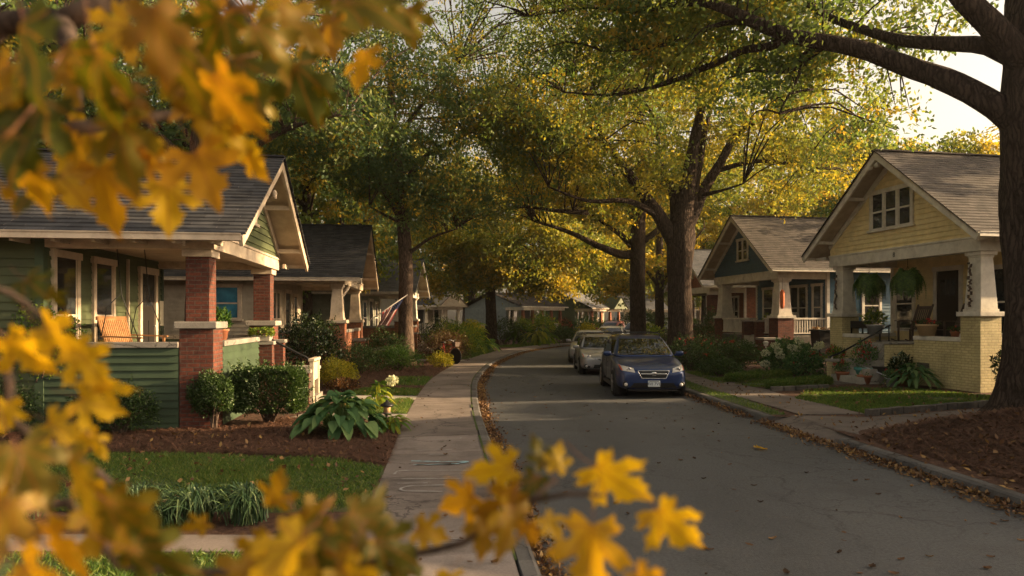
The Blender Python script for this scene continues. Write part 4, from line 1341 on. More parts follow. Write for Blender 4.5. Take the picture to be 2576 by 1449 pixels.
# left side street trees
X, Y = -4.42, 29.0
tree('oak_tree', 'tall straight street oak on the left with dark green crown by the flag', (X, Y, YZ),
     [((X, Y, .1), .48), ((X, Y, .5), .35), ((X, Y, 2), .3), ((X - .02, Y, 4.6), .285), ((X - .3, Y, 8), .24), ((X - .6, Y, 11), .17), ((X - .6, Y, 14), .08)],
     [(l((1020, 590, 29), (1005, 560, 28.6), (975, 545, 28.2), (930, 520, 27.6)), .12, .03),
      (l((1015, 560, 29), (960, 470, 28.5), (900, 370, 28), (820, 350, 27.5), (760, 340, 27)), .16, .04),
      (l((1015, 480, 29), (1060, 400, 28.5), (1150, 350, 28), (1240, 300, 27.5)), .15, .04),
      (l((1005, 420, 29), (960, 330, 28.5), (880, 240, 28), (820, 160, 27.5)), .15, .04),
      (l((1005, 340, 29), (1080, 240, 28.5), (1150, 160, 28)), .13, .04),
      (l((1025, 640, 29), (1080, 600, 28.5), (1150, 575, 28)), .09, .03)],
     clusters([(-3.6, 28.5, 11.5, 7.6, 7, 5.4, 900), (-.6, 27.0, 8.6, 3.8, 3.8, 2.6, 300), (-6.6, 27.5, 8.8, 3.8, 4, 2.6, 220), (-3.0, 27.5, 6.6, 3.2, 3.0, 1.1, 110)], -.15),
     'grn', 'bark2', per=84, rh=.72, rv=.32, L=.145, W=.075, twigs=300, tint=(0, 1.0))
X, Y = -1.5, 50.0
tree('oak_tree', 'street tree with low golden green crown standing on the outside of the bend', (X, Y, YZ),
     [((X, Y, .1), .62), ((X, Y, .6), .46), ((X, Y, 2.6), .38), ((X - .05, Y, 5), .36), ((X + .2, Y, 8), .26), ((X, Y, 12), .12)],
     [(l((1238, 700, 50), (1270, 640, 49), (1310, 600, 48), (1370, 560, 47)), .18, .04), (l((1236, 690, 50), (1200, 630, 49.5), (1150, 600, 49), (1100, 580, 48.5)), .16, .04),
      (l((1240, 640, 50), (1250, 560, 49), (1280, 500, 48)), .18, .05)],
     clusters([(-.8, 49, 10.6, 7.6, 6.5, 5.2, 620), (1.6, 47.5, 6.6, 4.6, 3.8, 1.9, 260), (-4.2, 48, 6.9, 3.8, 3.6, 1.9, 150), (4.0, 47, 5.6, 2.8, 2.6, 1.1, 80), (-3.5, 46.5, 5.2, 2.8, 2.2, .9, 60), (.6, 46.3, 5.0, 3.0, 2.0, .8, 70), (6.5, 49, 7.0, 2.4, 2.4, 1.5, 60), (-1.5, 47.2, 4.5, 2.2, 1.6, .8, 60), (2.6, 46.6, 4.5, 2.2, 1.6, .8, 60), (-4.6, 46.6, 4.6, 1.6, 1.4, .8, 40), (5.6, 48.5, 5.0, 2, 1.6, .9, 50)], -.5),
     'yel', per=64, rh=1.0, rv=.45, L=.22, W=.125, twigs=120, tint=(0, .8))
X, Y = 12.1, 70.0
tree('oak_tree', 'slim far tree standing at the end of the row of cottages', (X, Y, YZ),
     [((X, Y, .1), .4), ((X, Y, 3), .26), ((X, Y, 8), .18), ((X, Y, 12), .08)], [(((X, Y, 4), (X + 2, Y, 6.5), (X + 3.5, Y, 8)), .14, .04)],
     clusters([(X, Y - 1, 9.5, 6, 5, 5, 330), (X - 2, Y - 2, 5.6, 3.5, 3, 1.6, 90)], -.5), 'yel', per=42, rh=1.1, rv=.55, L=.34, W=.2, twigs=30)
# the big tree whose dark crown hangs over the roof of the green house
X, Y = -9.8, 22.0
tree('oak_tree', 'tall dark green oak rising behind the roof of the green house', (X, Y, YZ),
     [((X, Y, .1), .6), ((X, Y, 3), .42), ((X, Y, 7), .36), ((X + .3, Y, 11), .26), ((X + .4, Y, 16), .1)],
     [(((X, Y, 6), (X + 1.6, Y - .4, 7.2), (X + 3.2, Y - .8, 7.9), (X + 4.8, Y - 1, 8.2)), .16, .04), (((X, Y, 6.5), (X - 2, Y - .5, 8.5), (X - 4, Y - 1, 10)), .2, .05),
      (((X, Y, 8), (X + 2, Y - .5, 10), (X + 4, Y - 1, 12.2)), .18, .05)],
     clusters([(-9.4, 21.6, 12, 7, 6, 5.4, 640), (-5.9, 21.5, 8.6, 2.8, 3, 1.8, 100)], .0), 'grn', 'bark2', per=52, rh=.72, rv=.36, L=.17, W=.09, twigs=260, tint=(0, .85))


X, Y = 10.6, 1.7  # unseen oak, added to dapple the sun on the foreground maple leaves
tree('oak_tree', 'unseen young oak added beside the near kerb to dapple the close maple leaves', (X, Y, YZ),
     [((X, Y, .1), .3), ((X, Y, 1), .2), ((X, Y, 3.5), .16), ((X, Y, 7), .06)], [(((X, Y, 3), (X - 1, Y, 4.5), (X - 1.8, Y, 5.5)), .08, .03), (((X, Y, 3.4), (X + 1, Y + .4, 4.6), (X + 1.7, Y + .6, 5.6)), .08, .03)],
     clusters([(X, Y, 5.6, 2.4, 2.6, 2.2, 150)], -.2), 'oak', per=34, rh=.5, rv=.4, L=.14, W=.08, twigs=40)
X, Y = 14.6, 15.9  # unseen holly, added so the low sun skips the road
tree('shading_holly', 'unseen dark holly added at the end of the driveway to block the low sun', (X, Y, YZ),
     [((X, Y, .1), .2), ((X, Y, 1), .14), ((X, Y, 3.8), .05)], [(((X, Y, 2), (X + .4, Y, 2.6), (X + .8, Y + .2, 3)), .05, .02)],
     clusters([(X, Y - 1.0, 2.2, .9, .7, 2.2, 130), (X, Y, 2.3, 1.0, .9, 2.3, 150), (X, Y + .95, 2.2, .9, .65, 2.2, 130), (X, Y - .4, 3.9, .6, 1.1, .35, 70), (X, Y + .6, 3.9, .6, .8, .35, 50)], -3), 'hedge', per=60, rh=.4, rv=.35, L=.11, W=.06, twigs=0)

X, Y = 17.2, 27.4  # mostly hidden holly, added to stop a sunlit band crossing the road
tree('shading_holly', 'dark holly added in the gap between the yellow and blue houses to block the sun', (X, Y, YZ),
     [((X, Y, .1), .2), ((X, Y, 1), .14), ((X, Y, 5), .05)], [(((X, Y, 2), (X + .4, Y, 2.6), (X + .8, Y + .2, 3)), .05, .02)],
     clusters([(X, Y, 2.8, 1.1, 1.7, 2.9, 300)], -3), 'hedge', per=60, rh=.45, rv=.38, L=.12, W=.065, twigs=0)

# woodland trees behind the houses: three built, the rest copies of them
def wood(kind, label, x, y, s=1.0, rz=0, src={}):
    if kind not in src:
        rr = np.random.default_rng(40 + len(src))
        nm = {'a': 'yel', 'b': 'oak', 'c': 'grn'}[kind]
        T = thing('woodland_tree', label, 'tree', (x, y, YZ), rz, 'trees standing behind the houses')
        mb = MB()
        mb.tube([(0, 0, -.1), (0, 0, .6), (.05, 0, 3), (.1, .1, 7), (0, .1, 12)], [.55, .4, .33, .25, .07], 10, wob=.05)
        for k in range(7):
            a = k * 2.4; z = 3.6 + k * .9
            mb.tube([(0, 0, z), (1.3 * math.cos(a), 1.3 * math.sin(a), z + .9), (3.2 * math.cos(a), 3.2 * math.sin(a), z + 1.9)], [.14, .1, .03], 6)
        mb.build('trunk', MT['bark'], T, uv=False)
        c = clusters([(0, 0, 9.0, 5.2, 5.2, 5.2, 270), (rr.uniform(-2, 2), -1, 5.0, 4.0, 4.0, 2.0, 80), (1, 1, 13, 3, 3, 2.2, 60)], -.35)
        np_mesh('crown', crown_verts(c, 72, .85, .42, .25, .145), MT[nm], T, crown_tint(c, 72))
        src[kind] = T
        T.scale = (s, s, s)
        return T
    T = copy_tree(src[kind])
    T.location = (x, y, YZ); T.rotation_euler = (0, 0, rz); T.scale = (s, s, s * random.uniform(.92, 1.1)); T['label'] = label
    return T


WL = [('a', 'sunlit yellow tree rising behind the ridge of the yellow house', 24, 36, .80), ('a', 'low sunlit tree just behind the yellow house roof near the oak trunk', 29, 42, .80),
      ('b', 'yellow green tree between the yellow and blue house roofs', 20.5, 40, .95), ('a', 'bright yellow tree directly behind the blue house ridge', 21, 57, 1.2),
      ('b', 'green gold tree behind the right slope of the blue house', 27.5, 59, 1.2), ('a', 'yellow tree behind the brick house roof', 17.5, 63, 1.1),
      ('b', 'tall tree filling the gap between the brick house and street oaks', 17.5, 68, 1.0), ('a', 'far yellow tree beyond the brick house', 27, 70, .85),
      ('b', 'tall tree at the far end of the road', 19, 90, 1.2), ('a', 'far golden tree above the cottage with the porch gable', 9, 86, 1.3),
      ('c', 'dark green tree above the middle cottages', 1, 78, 1.25), ('b', 'tree rising behind the white columned cottage', -4, 70, 1.15),
      ('c', 'dark tree behind the left cottage on the bend', -10, 68, 1.2), ('c', 'dark tree behind the small grey house', -12, 48, 1.15),
      ('b', 'tree with yellow patches between the tan and small grey houses', -11, 37, 1.05), ('c', 'dark tree behind the ridge of the tan house', -14, 31, 1.1),
      ('c', 'dark tree behind the tan house toward the frame edge', -18, 38, 1.25), ('c', 'dark tree over the chimney of the green house', -16.5, 19, 1.0),
      ('b', 'yellow touched tree behind the green house, left of its chimney', -21, 24, 1.15), ('c', 'dark far tree above the green house roof', -22, 33, 1.35),
      ('b', 'tree deep behind the tan house roof', -17, 53, 1.3), ('c', 'dark far tree left of the cottages', -16, 82, 1.4), ('a', 'pale gold tree far behind the cottages', -6, 92, 1.4),
      ('a', 'far pale tree at the end of the street opening', 15, 98, 1.4), ('b', 'far green tree right of the street opening', 26, 97, 1.1), ('b', 'unseen tree added right of the yellow house to shade its roof', 26, 24.0, .92), ('b', 'far tree deep behind the blue house', 37, 66, 1.0)]  # the one right of the yellow house is unseen, added to shade its roof
for k, (kd, lb, x, y, s) in enumerate(WL):
    wood(kd, lb, x, y, s, k * 1.37)


# ------------------------------------------------------------------ shrubs and plants
def dome(n, rx_, ry_, h, rng=RNG, box=False, low=.0):
    if box:
        p = rng.uniform(-1, 1, (n, 3))
        ax = rng.integers(0, 5, n); idx = np.arange(n)
        val = np.where(ax % 2 == 0, 1, -1) * (1 - .12 * rng.random(n) ** 2)
        p[idx, np.array([0, 0, 1, 1, 2])[ax]] = np.where(ax == 4, 1 - .1 * rng.random(n), val)
        p = p / np.maximum(1, np.linalg.norm(p, ord=5, axis=1, keepdims=True))
        p[:, 2] = (p[:, 2] + 1) / 2
    else:
        d = unit(rng.normal(size=(n, 3)))
        r = rng.random(n) ** .3
        bump = 1 + .14 * np.sin(d[:, 0] * 5 + d[:, 2] * 3) + .12 * np.sin(d[:, 1] * 6 + 2)
        p = d * (r * bump)[:, None]
        p[:, 2] = (p[:, 2] + 1) / 2
    p = p * np.array([rx_, ry_, h])
    p[:, 2] = low + p[:, 2] * (1 - low / h)
    return p


def shrub(name, label, loc, rx_, ry_, h, leaf='hedge', n=2500, L=.05, W=.03, box=False, flowers=None, nf=0, fl=.05, cat='shrub', group=None, low=.05, droop=.1, stems=5, rz=0, tint=(0, 1)):
    T = thing(name, label, cat, loc, rz, group)
    p = dome(n, rx_, ry_, h, box=box, low=low)
    k = max(4, n // 140)
    sp = p[RNG.integers(0, n, k)]
    for q in sp:                                   # stray shoots break the outline
        d = unit(q - np.array([0, 0, h * .25]))[None] + RNG.normal(size=(1, 3)) * .25
        t = np.linspace(0, 1, 14)[:, None]
        p = np.concatenate([p, q[None] + d * t * min(h, rx_) * random.uniform(.12, .3) + RNG.normal(size=(14, 3)) * L * .25])
    n = len(p)
    v = leaf_quads(p, L, W, droop, dirs=unit(p - np.array([0, 0, h * .3])) * .6)
    np_mesh('foliage', v, MT[leaf], T, tint[0] + (tint[1] - tint[0]) * RNG.random(n))
    if stems:
        mb = MB()
        for k in range(stems * 3):
            a = random.uniform(0, 6.28); e = random.uniform(.35, .8)
            mb.tube([(random.uniform(-.12, .12) * rx_, random.uniform(-.12, .12) * ry_, -.03), (math.cos(a) * rx_ * e * .5, math.sin(a) * ry_ * e * .5, h * .35), (math.cos(a) * rx_ * e, math.sin(a) * ry_ * e, h * random.uniform(.5, .85))], [.018, .012, .005], 5, cap=False)
        mb.build('stems', MT['bark2'], T, uv=False)
    if flowers:
        for k in range(1):
            q = dome(nf, rx_ * 1.04, ry_ * 1.04, h * 1.05, low=h * .35)
            pts = np.repeat(q, 9, 0) + RNG.normal(size=(nf * 9, 3)) * fl * .33
            np_mesh('flowers', leaf_quads(pts, fl * .6, fl * .5, .3), MT[flowers], T)
    return T


def blades(n, h, r, W, rng=RNG, arch=1.0, seg=5):
    """arching strap leaves of one tuft as quads"""
    a = rng.uniform(0, 6.283, n); ln = (h * 1.5) * (.65 + .5 * rng.random(n)); sp = r * (.25 + .95 * rng.random(n))
    b0 = rng.normal(size=(n, 2)) * r * .16
    out = []
    t = np.linspace(0, 1, seg + 1)
    hz = h * (.7 + .45 * rng.random(n))
    ar = arch * (.8 + .8 * rng.random(n))
    def P(tt):
        rad = sp * tt ** 1.3
        z = hz * (np.sin(np.minimum(tt * 1.25, 1.6) * 1.25 * ar / arch) if True else 0) * (1 - .25 * ar * tt ** 3)
        return np.stack([b0[:, 0] + np.cos(a) * rad, b0[:, 1] + np.sin(a) * rad, z], 1)
    sd = np.stack([-np.sin(a), np.cos(a), rng.normal(size=n) * .3], 1)
    for k in range(seg):
        w0 = W * (1 - (t[k]) ** 2.5) * .5 + .0008; w1 = W * (1 - t[k + 1] ** 2.5) * .5 + .0006
        p0, p1 = P(t[k]), P(t[k + 1])
        out.append(np.stack([p0 - sd * w0, p0 + sd * w0, p1 + sd * w1, p1 - sd * w1], 1))
    tint = np.tile(rng.random(n), seg)
    return np.concatenate(out), tint


def tuft(name, label, loc, h, r, n, W, leaf='liriope', cat='grass clump', group=None):
    v, t = blades(n, h, r, W)
    o = np_mesh(name, v, MT[leaf], None, t)
    o.location = loc
    return tag(o, label, cat, group)


def broad(n, R_, h, ll, ww, rng=RNG, seg=5):
    """broad arching leaves (hosta) as quads, folded along the midrib"""
    out = []; ti = []
    for k in range(n):
        u = (k + .5) / n
        a = k * 2.399 + rng.uniform(-.3, .3)
        rad = R_ * (u ** .55) * rng.uniform(.75, 1.05); z = h * (1 - .75 * u) * rng.uniform(.85, 1.1) + .06
        l = ll * rng.uniform(.75, 1.15); w = ww * rng.uniform(.8, 1.15)
        p = np.array([math.cos(a), math.sin(a), 0]); s = np.array([-math.sin(a), math.cos(a), 0]); up = np.array([0, 0, 1.])
        tl = .5 - .9 * u + rng.uniform(-.2, .2)
        roll = rng.uniform(-.35, .35)
        s2 = s * math.cos(roll) + up * math.sin(roll)
        base = p * max(.02, rad - l * .4) + up * z
        pts = []
        for j in range(seg + 1):
            t = j / seg
            c = base + p * l * t * math.cos(tl) + up * (l * t * math.sin(tl) - l * .55 * t * t)
            ww_ = w * (math.sin(math.pi * min(1, (t * .93 + .07)) ** .75) ** .8) * .5
            pts.append((c + s2 * ww_ + up * ww_ * .35, c, c - s2 * ww_ + up * ww_ * .35))
        tt = rng.random()
        for j in range(seg):
            a0, b0, c0 = pts[j]; a1, b1, c1 = pts[j + 1]
            out.append([a0, b0, b1, a1]); out.append([b0, c0, c1, b1]); ti += [tt, tt]
        # stalk
        q0 = np.array([0, 0, 0]) + p * .04; sw = s * .008
        out.append([q0 - sw, q0 + sw, base + sw, base - sw]); ti.append(.9)
    return np.array(out), np.array(ti)


def hosta(name, label, loc, R_, h, n, ll, ww, leaf='hosta', cat='plant', group=None):
    v, t = broad(n, R_, h, ll, ww)
    o = np_mesh(name, v, MT[leaf], None, t)
    o.location = loc
    o.data.polygons.foreach_set('use_smooth', [True] * len(o.data.polygons))
    return tag(o, label, cat, group)


def frond_fern(R_, h, n, rng=RNG):
    return frond_fern2(R_, h, n, rng)


def frond_fern1(R_, h, n, rng=RNG):
    out = []
    for k in range(n):
        a = rng.uniform(0, 6.283); el = rng.uniform(-.2, 1.2); l = R_ * rng.uniform(.85, 1.25)
        p = np.array([math.cos(a), math.sin(a), 0]); s = np.array([-math.sin(a), math.cos(a), 0])
        pos = lambda t: p * (l * t * (.75 + .25 * math.cos(el))) + np.array([0, 0, h * (math.sin(el) * 1.2 * t * (1 - .6 * t) - .95 * t ** 2.2)])
        m = 16
        for j in range(2, m):
            t = j / m; c = pos(t); c2 = pos(t + .7 / m); ln = .085 * math.sin(math.pi * min(1, t * .85 + .15)) + .012
            for sg in (-1, 1):
                tip = c + s * sg * ln + np.array([0, 0, -.35 * ln]) + (c2 - c) * .8
                out.append([c, c + (c2 - c) * .5 + s * sg * ln * .4, tip, c2 - s * sg * .0])
    return np.array(out)


def frond_fern2(R_, h, n, rng=RNG):
    """a mop of fronds that rise from the pot, arch over and hang"""
    out = []
    for k in range(n):
        a = rng.uniform(0, 6.283); e = rng.uniform(.05, 1.0) ** .8
        p = np.array([math.cos(a), math.sin(a), 0]); s = np.array([-math.sin(a), math.cos(a), 0])
        rr_ = R_ * (.45 + .65 * e); up_ = h * (1.0 - .75 * e) * rng.uniform(.5, 1.1); dn = h * rng.uniform(.8, 2.3) * (.35 + .65 * e)
        pos = lambda t: p * (.06 + rr_ * math.sin(min(1.571, t * 1.75)) * .95) + np.array([0, 0, up_ * math.sin(math.pi * min(1, t * 1.05)) * 1.0 - dn * t ** 2.4])
        m = 20
        for j in range(2, m):
            t = j / m; c = pos(t); c2 = pos(t + 1.1 / m); ln = .075 * math.sin(math.pi * min(1, t * .8 + .2)) + .014
            for sg in (-1, 1):
                d = s * sg * ln + np.array([0, 0, -.5 * ln]) + p * .2 * ln
                out.append([c, c + d * .55 + (c2 - c) * .35, c + d + (c2 - c) * .8, c2 + d * .25])
    return np.array(out)


G = YZ
tuft('liriope_clump', 'dense dark strap leaved clump left of the pair beside the near path', (-3.55, 6.62, G), .34, .42, 330, .013, group='strap leaved clumps edging the front lawn')
tuft('liriope_clump', 'wide dark strap leaved clump in the middle of the row beside the near path', (-2.98, 6.6, G), .34, .40, 330, .013, group='strap leaved clumps edging the front lawn')
tuft('liriope_clump', 'rightmost dark strap leaved clump of the row, nearest the sidewalk', (-2.5, 6.62, G), .35, .40, 330, .013, group='strap leaved clumps edging the front lawn')
tuft('liriope_clump', 'small sparse strap leaved tuft between the larger clumps', (-3.22, 6.45, G), .22, .28, 110, .012, group='strap leaved clumps edging the front lawn')
tuft('liriope_clump', 'leftmost dark strap leaved clump half hidden by yellow foliage', (-4.75, 6.6, G), .3, .4, 220, .013, group='strap leaved clumps edging the front lawn')

hosta('hosta_plant', 'large broad leaved hosta in the pine straw beside the left sidewalk', (-2.85, 11.6, G), .84, .56, 130, .29, .21)
hosta('hosta_plant', 'small narrow leaved hosta at the corner of the bed by the sidewalk', (-2.05, 11.9, G), .36, .2, 34, .26, .08, 'lime')
shrub('box_hedge', 'clipped dark green box hedge in front of the porch steps of the green house', (-4.45, 12.75, G), .62, .42, 1.02, 'hedge', 17000, .05, .03, box=True, low=.2, stems=7)
shrub('box_hedge', 'smaller loose green bush at the foot of the near brick pillar', (-5.15, 12.0, G), .36, .36, .98, 'hedge', 6500, .045, .028, low=.3, stems=5)
shrub('foundation_shrub', 'low dark shrub against the green porch wall', (-6.55, 11.6, G), .72, .42, .85, 'hedge', 3500, .05, .03)
shrub('foundation_shrub', 'sprawling dark shrub at the left end of the green porch wall', (-8.7, 11.3, G), 1.1, .5, 1.0, 'hedge', 4500, .05, .03)
shrub('climbing_shrub', 'leafy vine and dry leaves heaped on the left end of the porch wall', (-7.95, 11.75, 1.0), .8, .3, 1.25, 'lime', 2200, .06, .04, cat='vine', stems=4, tint=(0, .6))
shrub('golden_bush', 'round sunlit golden yellow bush beside the front path', (-4.85, 19.3, G), .62, .55, .78, 'golden', 4200, .05, .032, low=.1)
shrub('camellia_bush', 'tall glossy dark shrub between the green and tan houses', (-6.05, 20.9, G), .95, .85, 2.0, 'camellia', 5200, .085, .05, low=.5, stems=6)
shrub('dark_bush', 'broad dark green bush in front of the tan house pillar', (-5.3, 24.0, G), .85, .7, 1.05, 'hedge', 4500, .06, .035)
shrub('dark_bush', 'dark holly bush left of the street oak under the flag', (-5.1, 28.2, G), 1.0, .8, 1.45, 'hedge', 4200, .07, .04)
shrub('juniper_bush', 'feathery grey green juniper before the street oak', (-4.2, 25.6, G), .95, .8, .85, 'fern', 3600, .10, .022, droop=.5)
shrub('russet_bush', 'small dark russet bush under the golden bush', (-4.35, 18.1, G), .42, .36, .36, 'rust', 1500, .05, .03)
shrub('russet_bush', 'large bronze shrub right behind the street oak', (-2.9, 30.6, G), 1.15, .9, 1.35, 'rust', 4800, .07, .035, tint=(0, .55))
shrub('lime_bush', 'yellow green shrub with orange leaf tips on the bend behind the bicycle', (-2.9, 36.5, G), 1.6, 1.1, 1.75, 'lime', 4200, .12, .05)
hosta('banana_plant', 'clump of large yellow green arching leaves beyond the bicycle', (-2.05, 38.6, G), 1.1, 1.35, 46, .75, .26, 'lime')
hosta('hosta_plant', 'blue green hosta by the bend near the second lawn', (-1.3, 40.4, G), .65, .6, 44, .42, .22, 'hosta')
hosta('hosta_plant', 'pale hosta left of the leaning street tree', (-2.5, 44.4, G), .8, .75, 40, .5, .26, 'lime')
shrub('dark_bush', 'dark bush at the foot of the leaning street tree', (-.5, 50.6, G), 1.4, 1.1, 1.9, 'hedge', 2600, .12, .06)
hosta('banana_plant', 'bright yellow green spreading plant right of the leaning street tree', (1.9, 50.4, G), 1.5, 1.3, 60, .85, .26, 'lime')
hosta('fern_plant', 'dark arching fern between the street tree and the bright plant', (.55, 51, G), 1.2, 1.4, 50, .8, .2, 'fern')
shrub('round_bush', 'round clipped bush beside the steps of the white columned cottage', (4.1, 54.2, G), 1.0, .9, 1.3, 'hedge', 2200, .12, .07)
shrub('red_bush', 'red flowering plant on the porch edge of the white columned cottage', (4.6, 59.0, .7), .6, .5, 1.3, 'rust', 700, .14, .08, flowers='redfl', nf=16, fl=.12)
shrub('round_bush', 'broad bush in front of the far cottage with the porch gable', (6.6, 60.2, G), 1.9, 1.3, 2.0, 'fern', 3000, .16, .08)
shrub('round_bush', 'green bush at the far side of the road behind the parked trucks', (12.4, 66, G), 2.3, 1.6, 2.8, 'hedge', 2600, .2, .11)
shrub('clipped_hedge', 'long clipped hedge at the far end of the street', (15.6, 68, G), 2.4, .9, 1.9, 'hedge', 3000, .16, .09, box=True)
shrub('round_bush', 'dark shrub before the left cottage on the bend', (-5.0, 49.6, G), 1.5, 1.1, 2.0, 'hedge', 2200, .12, .06)
shrub('patio_plant', 'bushy potted plant on the porch of the left cottage', (-3.1, 54.5, G), .8, .7, 1.7, 'lime', 1500, .12, .06)
shrub('topiary_ball', 'round topiary beside the white columned cottage', (.9, 55.6, .9), .65, .65, 1.2, 'lime', 1500, .1, .06)

# right side plants
shrub('lime_bush', 'low yellow green shrub beside the sidewalk before the russet bush', (-2.75, 27.2, G), .5, .5, .6, 'golden', 1500, .07, .035)
shrub('lime_bush', 'yellow green mound of foliage behind the pale hosta on the bend', (-3.3, 42.0, G), 1.1, .9, 1.2, 'golden', 2200, .12, .06)
shrub('lime_bush', 'bright yellow green shrub before the left cottage on the bend', (-2.9, 52.4, G), 1.2, 1.0, 1.7, 'golden', 2200, .14, .075)
shrub('lime_bush', 'tall yellow green shrub before the middle cottage', (2.6, 57.2, G), 1.4, 1.1, 2.3, 'lime', 2200, .16, .085)
shrub('lime_bush', 'golden shrub beside the far bend right of the round clipped bush', (6.2, 57.0, G), 1.0, .9, 1.5, 'golden', 1800, .14, .075)
shrub('rose_bush', 'red flowering bush beside the blue car, before the thick oak', (6.6, 25.6, G), 1.15, 1.0, 1.2, 'hedge', 3600, .07, .04, flowers='redfl', nf=13, fl=.085)
shrub('rose_bush', 'red and orange flowering bush between the oak and the blue house', (8.1, 27.2, G), 1.2, 1.0, 1.2, 'hedge', 3600, .07, .04, flowers='redfl', nf=16, fl=.085)
shrub('dark_bush', 'dark rounded bush in the bed before the blue house porch', (9.0, 27.4, G), .9, .8, 1.1, 'hedge', 3000, .07, .04)
shrub('dark_bush', 'low dark groundcover at the front of the bed behind the blue car', (7.0, 23.3, G), .8, .7, .55, 'hedge', 2200, .07, .04)
shrub('clipped_hedge', 'dark clipped hedge before the brick house porch', (12.1, 43.5, G), 2.0, .8, 1.25, 'hedge', 3600, .1, .06, box=True)
shrub('dark_bush', 'tall bush between the brick house and the blue house pillar', (11.5, 39.6, G), 1.0, .9, 2.4, 'hedge', 3200, .1, .06)
shrub('lime_bush', 'yellow green bush between the two street oaks', (8.1, 41.0, G), .9, .8, 1.6, 'lime', 2000, .12, .06)
shrub('dark_bush', 'dark bush at the foot of the second street oak', (8.6, 36.2, G), 1.0, .8, 1.3, 'hedge', 2200, .1, .06)
hosta('azalea_plant', 'dark spreading plant at the edge of the bed right of the oak', (7.6, 26.0, G), .8, .55, 60, .3, .1, 'hedge')
for k, (x, y) in enumerate(((7.3, 21.9), (7.9, 22.4), (8.6, 22.7), (7.0, 23.9))):
    lb = ['spiky grass tuft at the sidewalk end of the red mulch bed', 'spiky grass tuft, second from the sidewalk in the red mulch bed', 'spiky grass tuft in the mulch nearest the hydrangea', 'spiky grass tuft furthest back in the mulch behind the blue car'][k]
    tuft('grass_tuft', lb, (x, y, G), .32, .34, 120, .014, 'fern', group='spiky tufts in the right mulch bed')
shrub('hydrangea_bush', 'white flowering hydrangea before the yellow house steps', (9.5, 23.7, G), .9, .7, 1.15, 'hosta', 2600, .12, .075, flowers='whitefl', nf=0)
q = bpy.data.objects['hydrangea_bush']
for k in range(18):
    a = -math.pi / 2 + random.uniform(-1.6, 1.5); e = random.uniform(1.02, 1.28)
    z = random.uniform(.62, 1.22) if k < 15 else .4
    c = np.array([math.cos(a) * .85 * e, math.sin(a) * .7 * e, z])
    pts = c + unit(RNG.normal(size=(120, 3))) * np.array([.14, .14, .10])
    np_mesh('flower_head', leaf_quads(pts, .05, .045, .0), MT['whitefl'], q)
shrub('flower_bush', 'dark leafy bush with red flowers between hydrangea and yellow house steps', (9.55, 22.6, G), .62, .5, .95, 'hosta', 1700, .09, .055, flowers='redfl', nf=9, fl=.09)
for k, (x0, y0, x1, y1, lb) in enumerate(((6.5, 20.9, 8.9, 22.5, 'low grassy groundcover hedge along the mulch bed edge'), (6.95, 18.75, 9.2, 20.35, 'low grassy groundcover hedge along the yellow house path'))):
    T = thing('groundcover_hedge', lb, 'hedge', ((x0 + x1) / 2, (y0 + y1) / 2, G), math.atan2(y1 - y0, x1 - x0), 'low groundcover hedges on the right')
    ln = math.hypot(x1 - x0, y1 - y0)
    p = dome(5200, ln / 2, .26, .22, box=True)
    np_mesh('foliage', leaf_quads(p, .10, .014, .7), MT['grass'], T)
hosta('hosta_plant', 'large leafy hosta against the yellow brick porch wall', (11.15, 19.35, G), .72, .55, 90, .32, .12, 'hosta')
shrub('corner_shrub', 'upright shrub at the right of the yellow corner pillar', (12.45, 17.3, G), .42, .4, 1.35, 'camellia', 1300, .09, .045, low=.2)

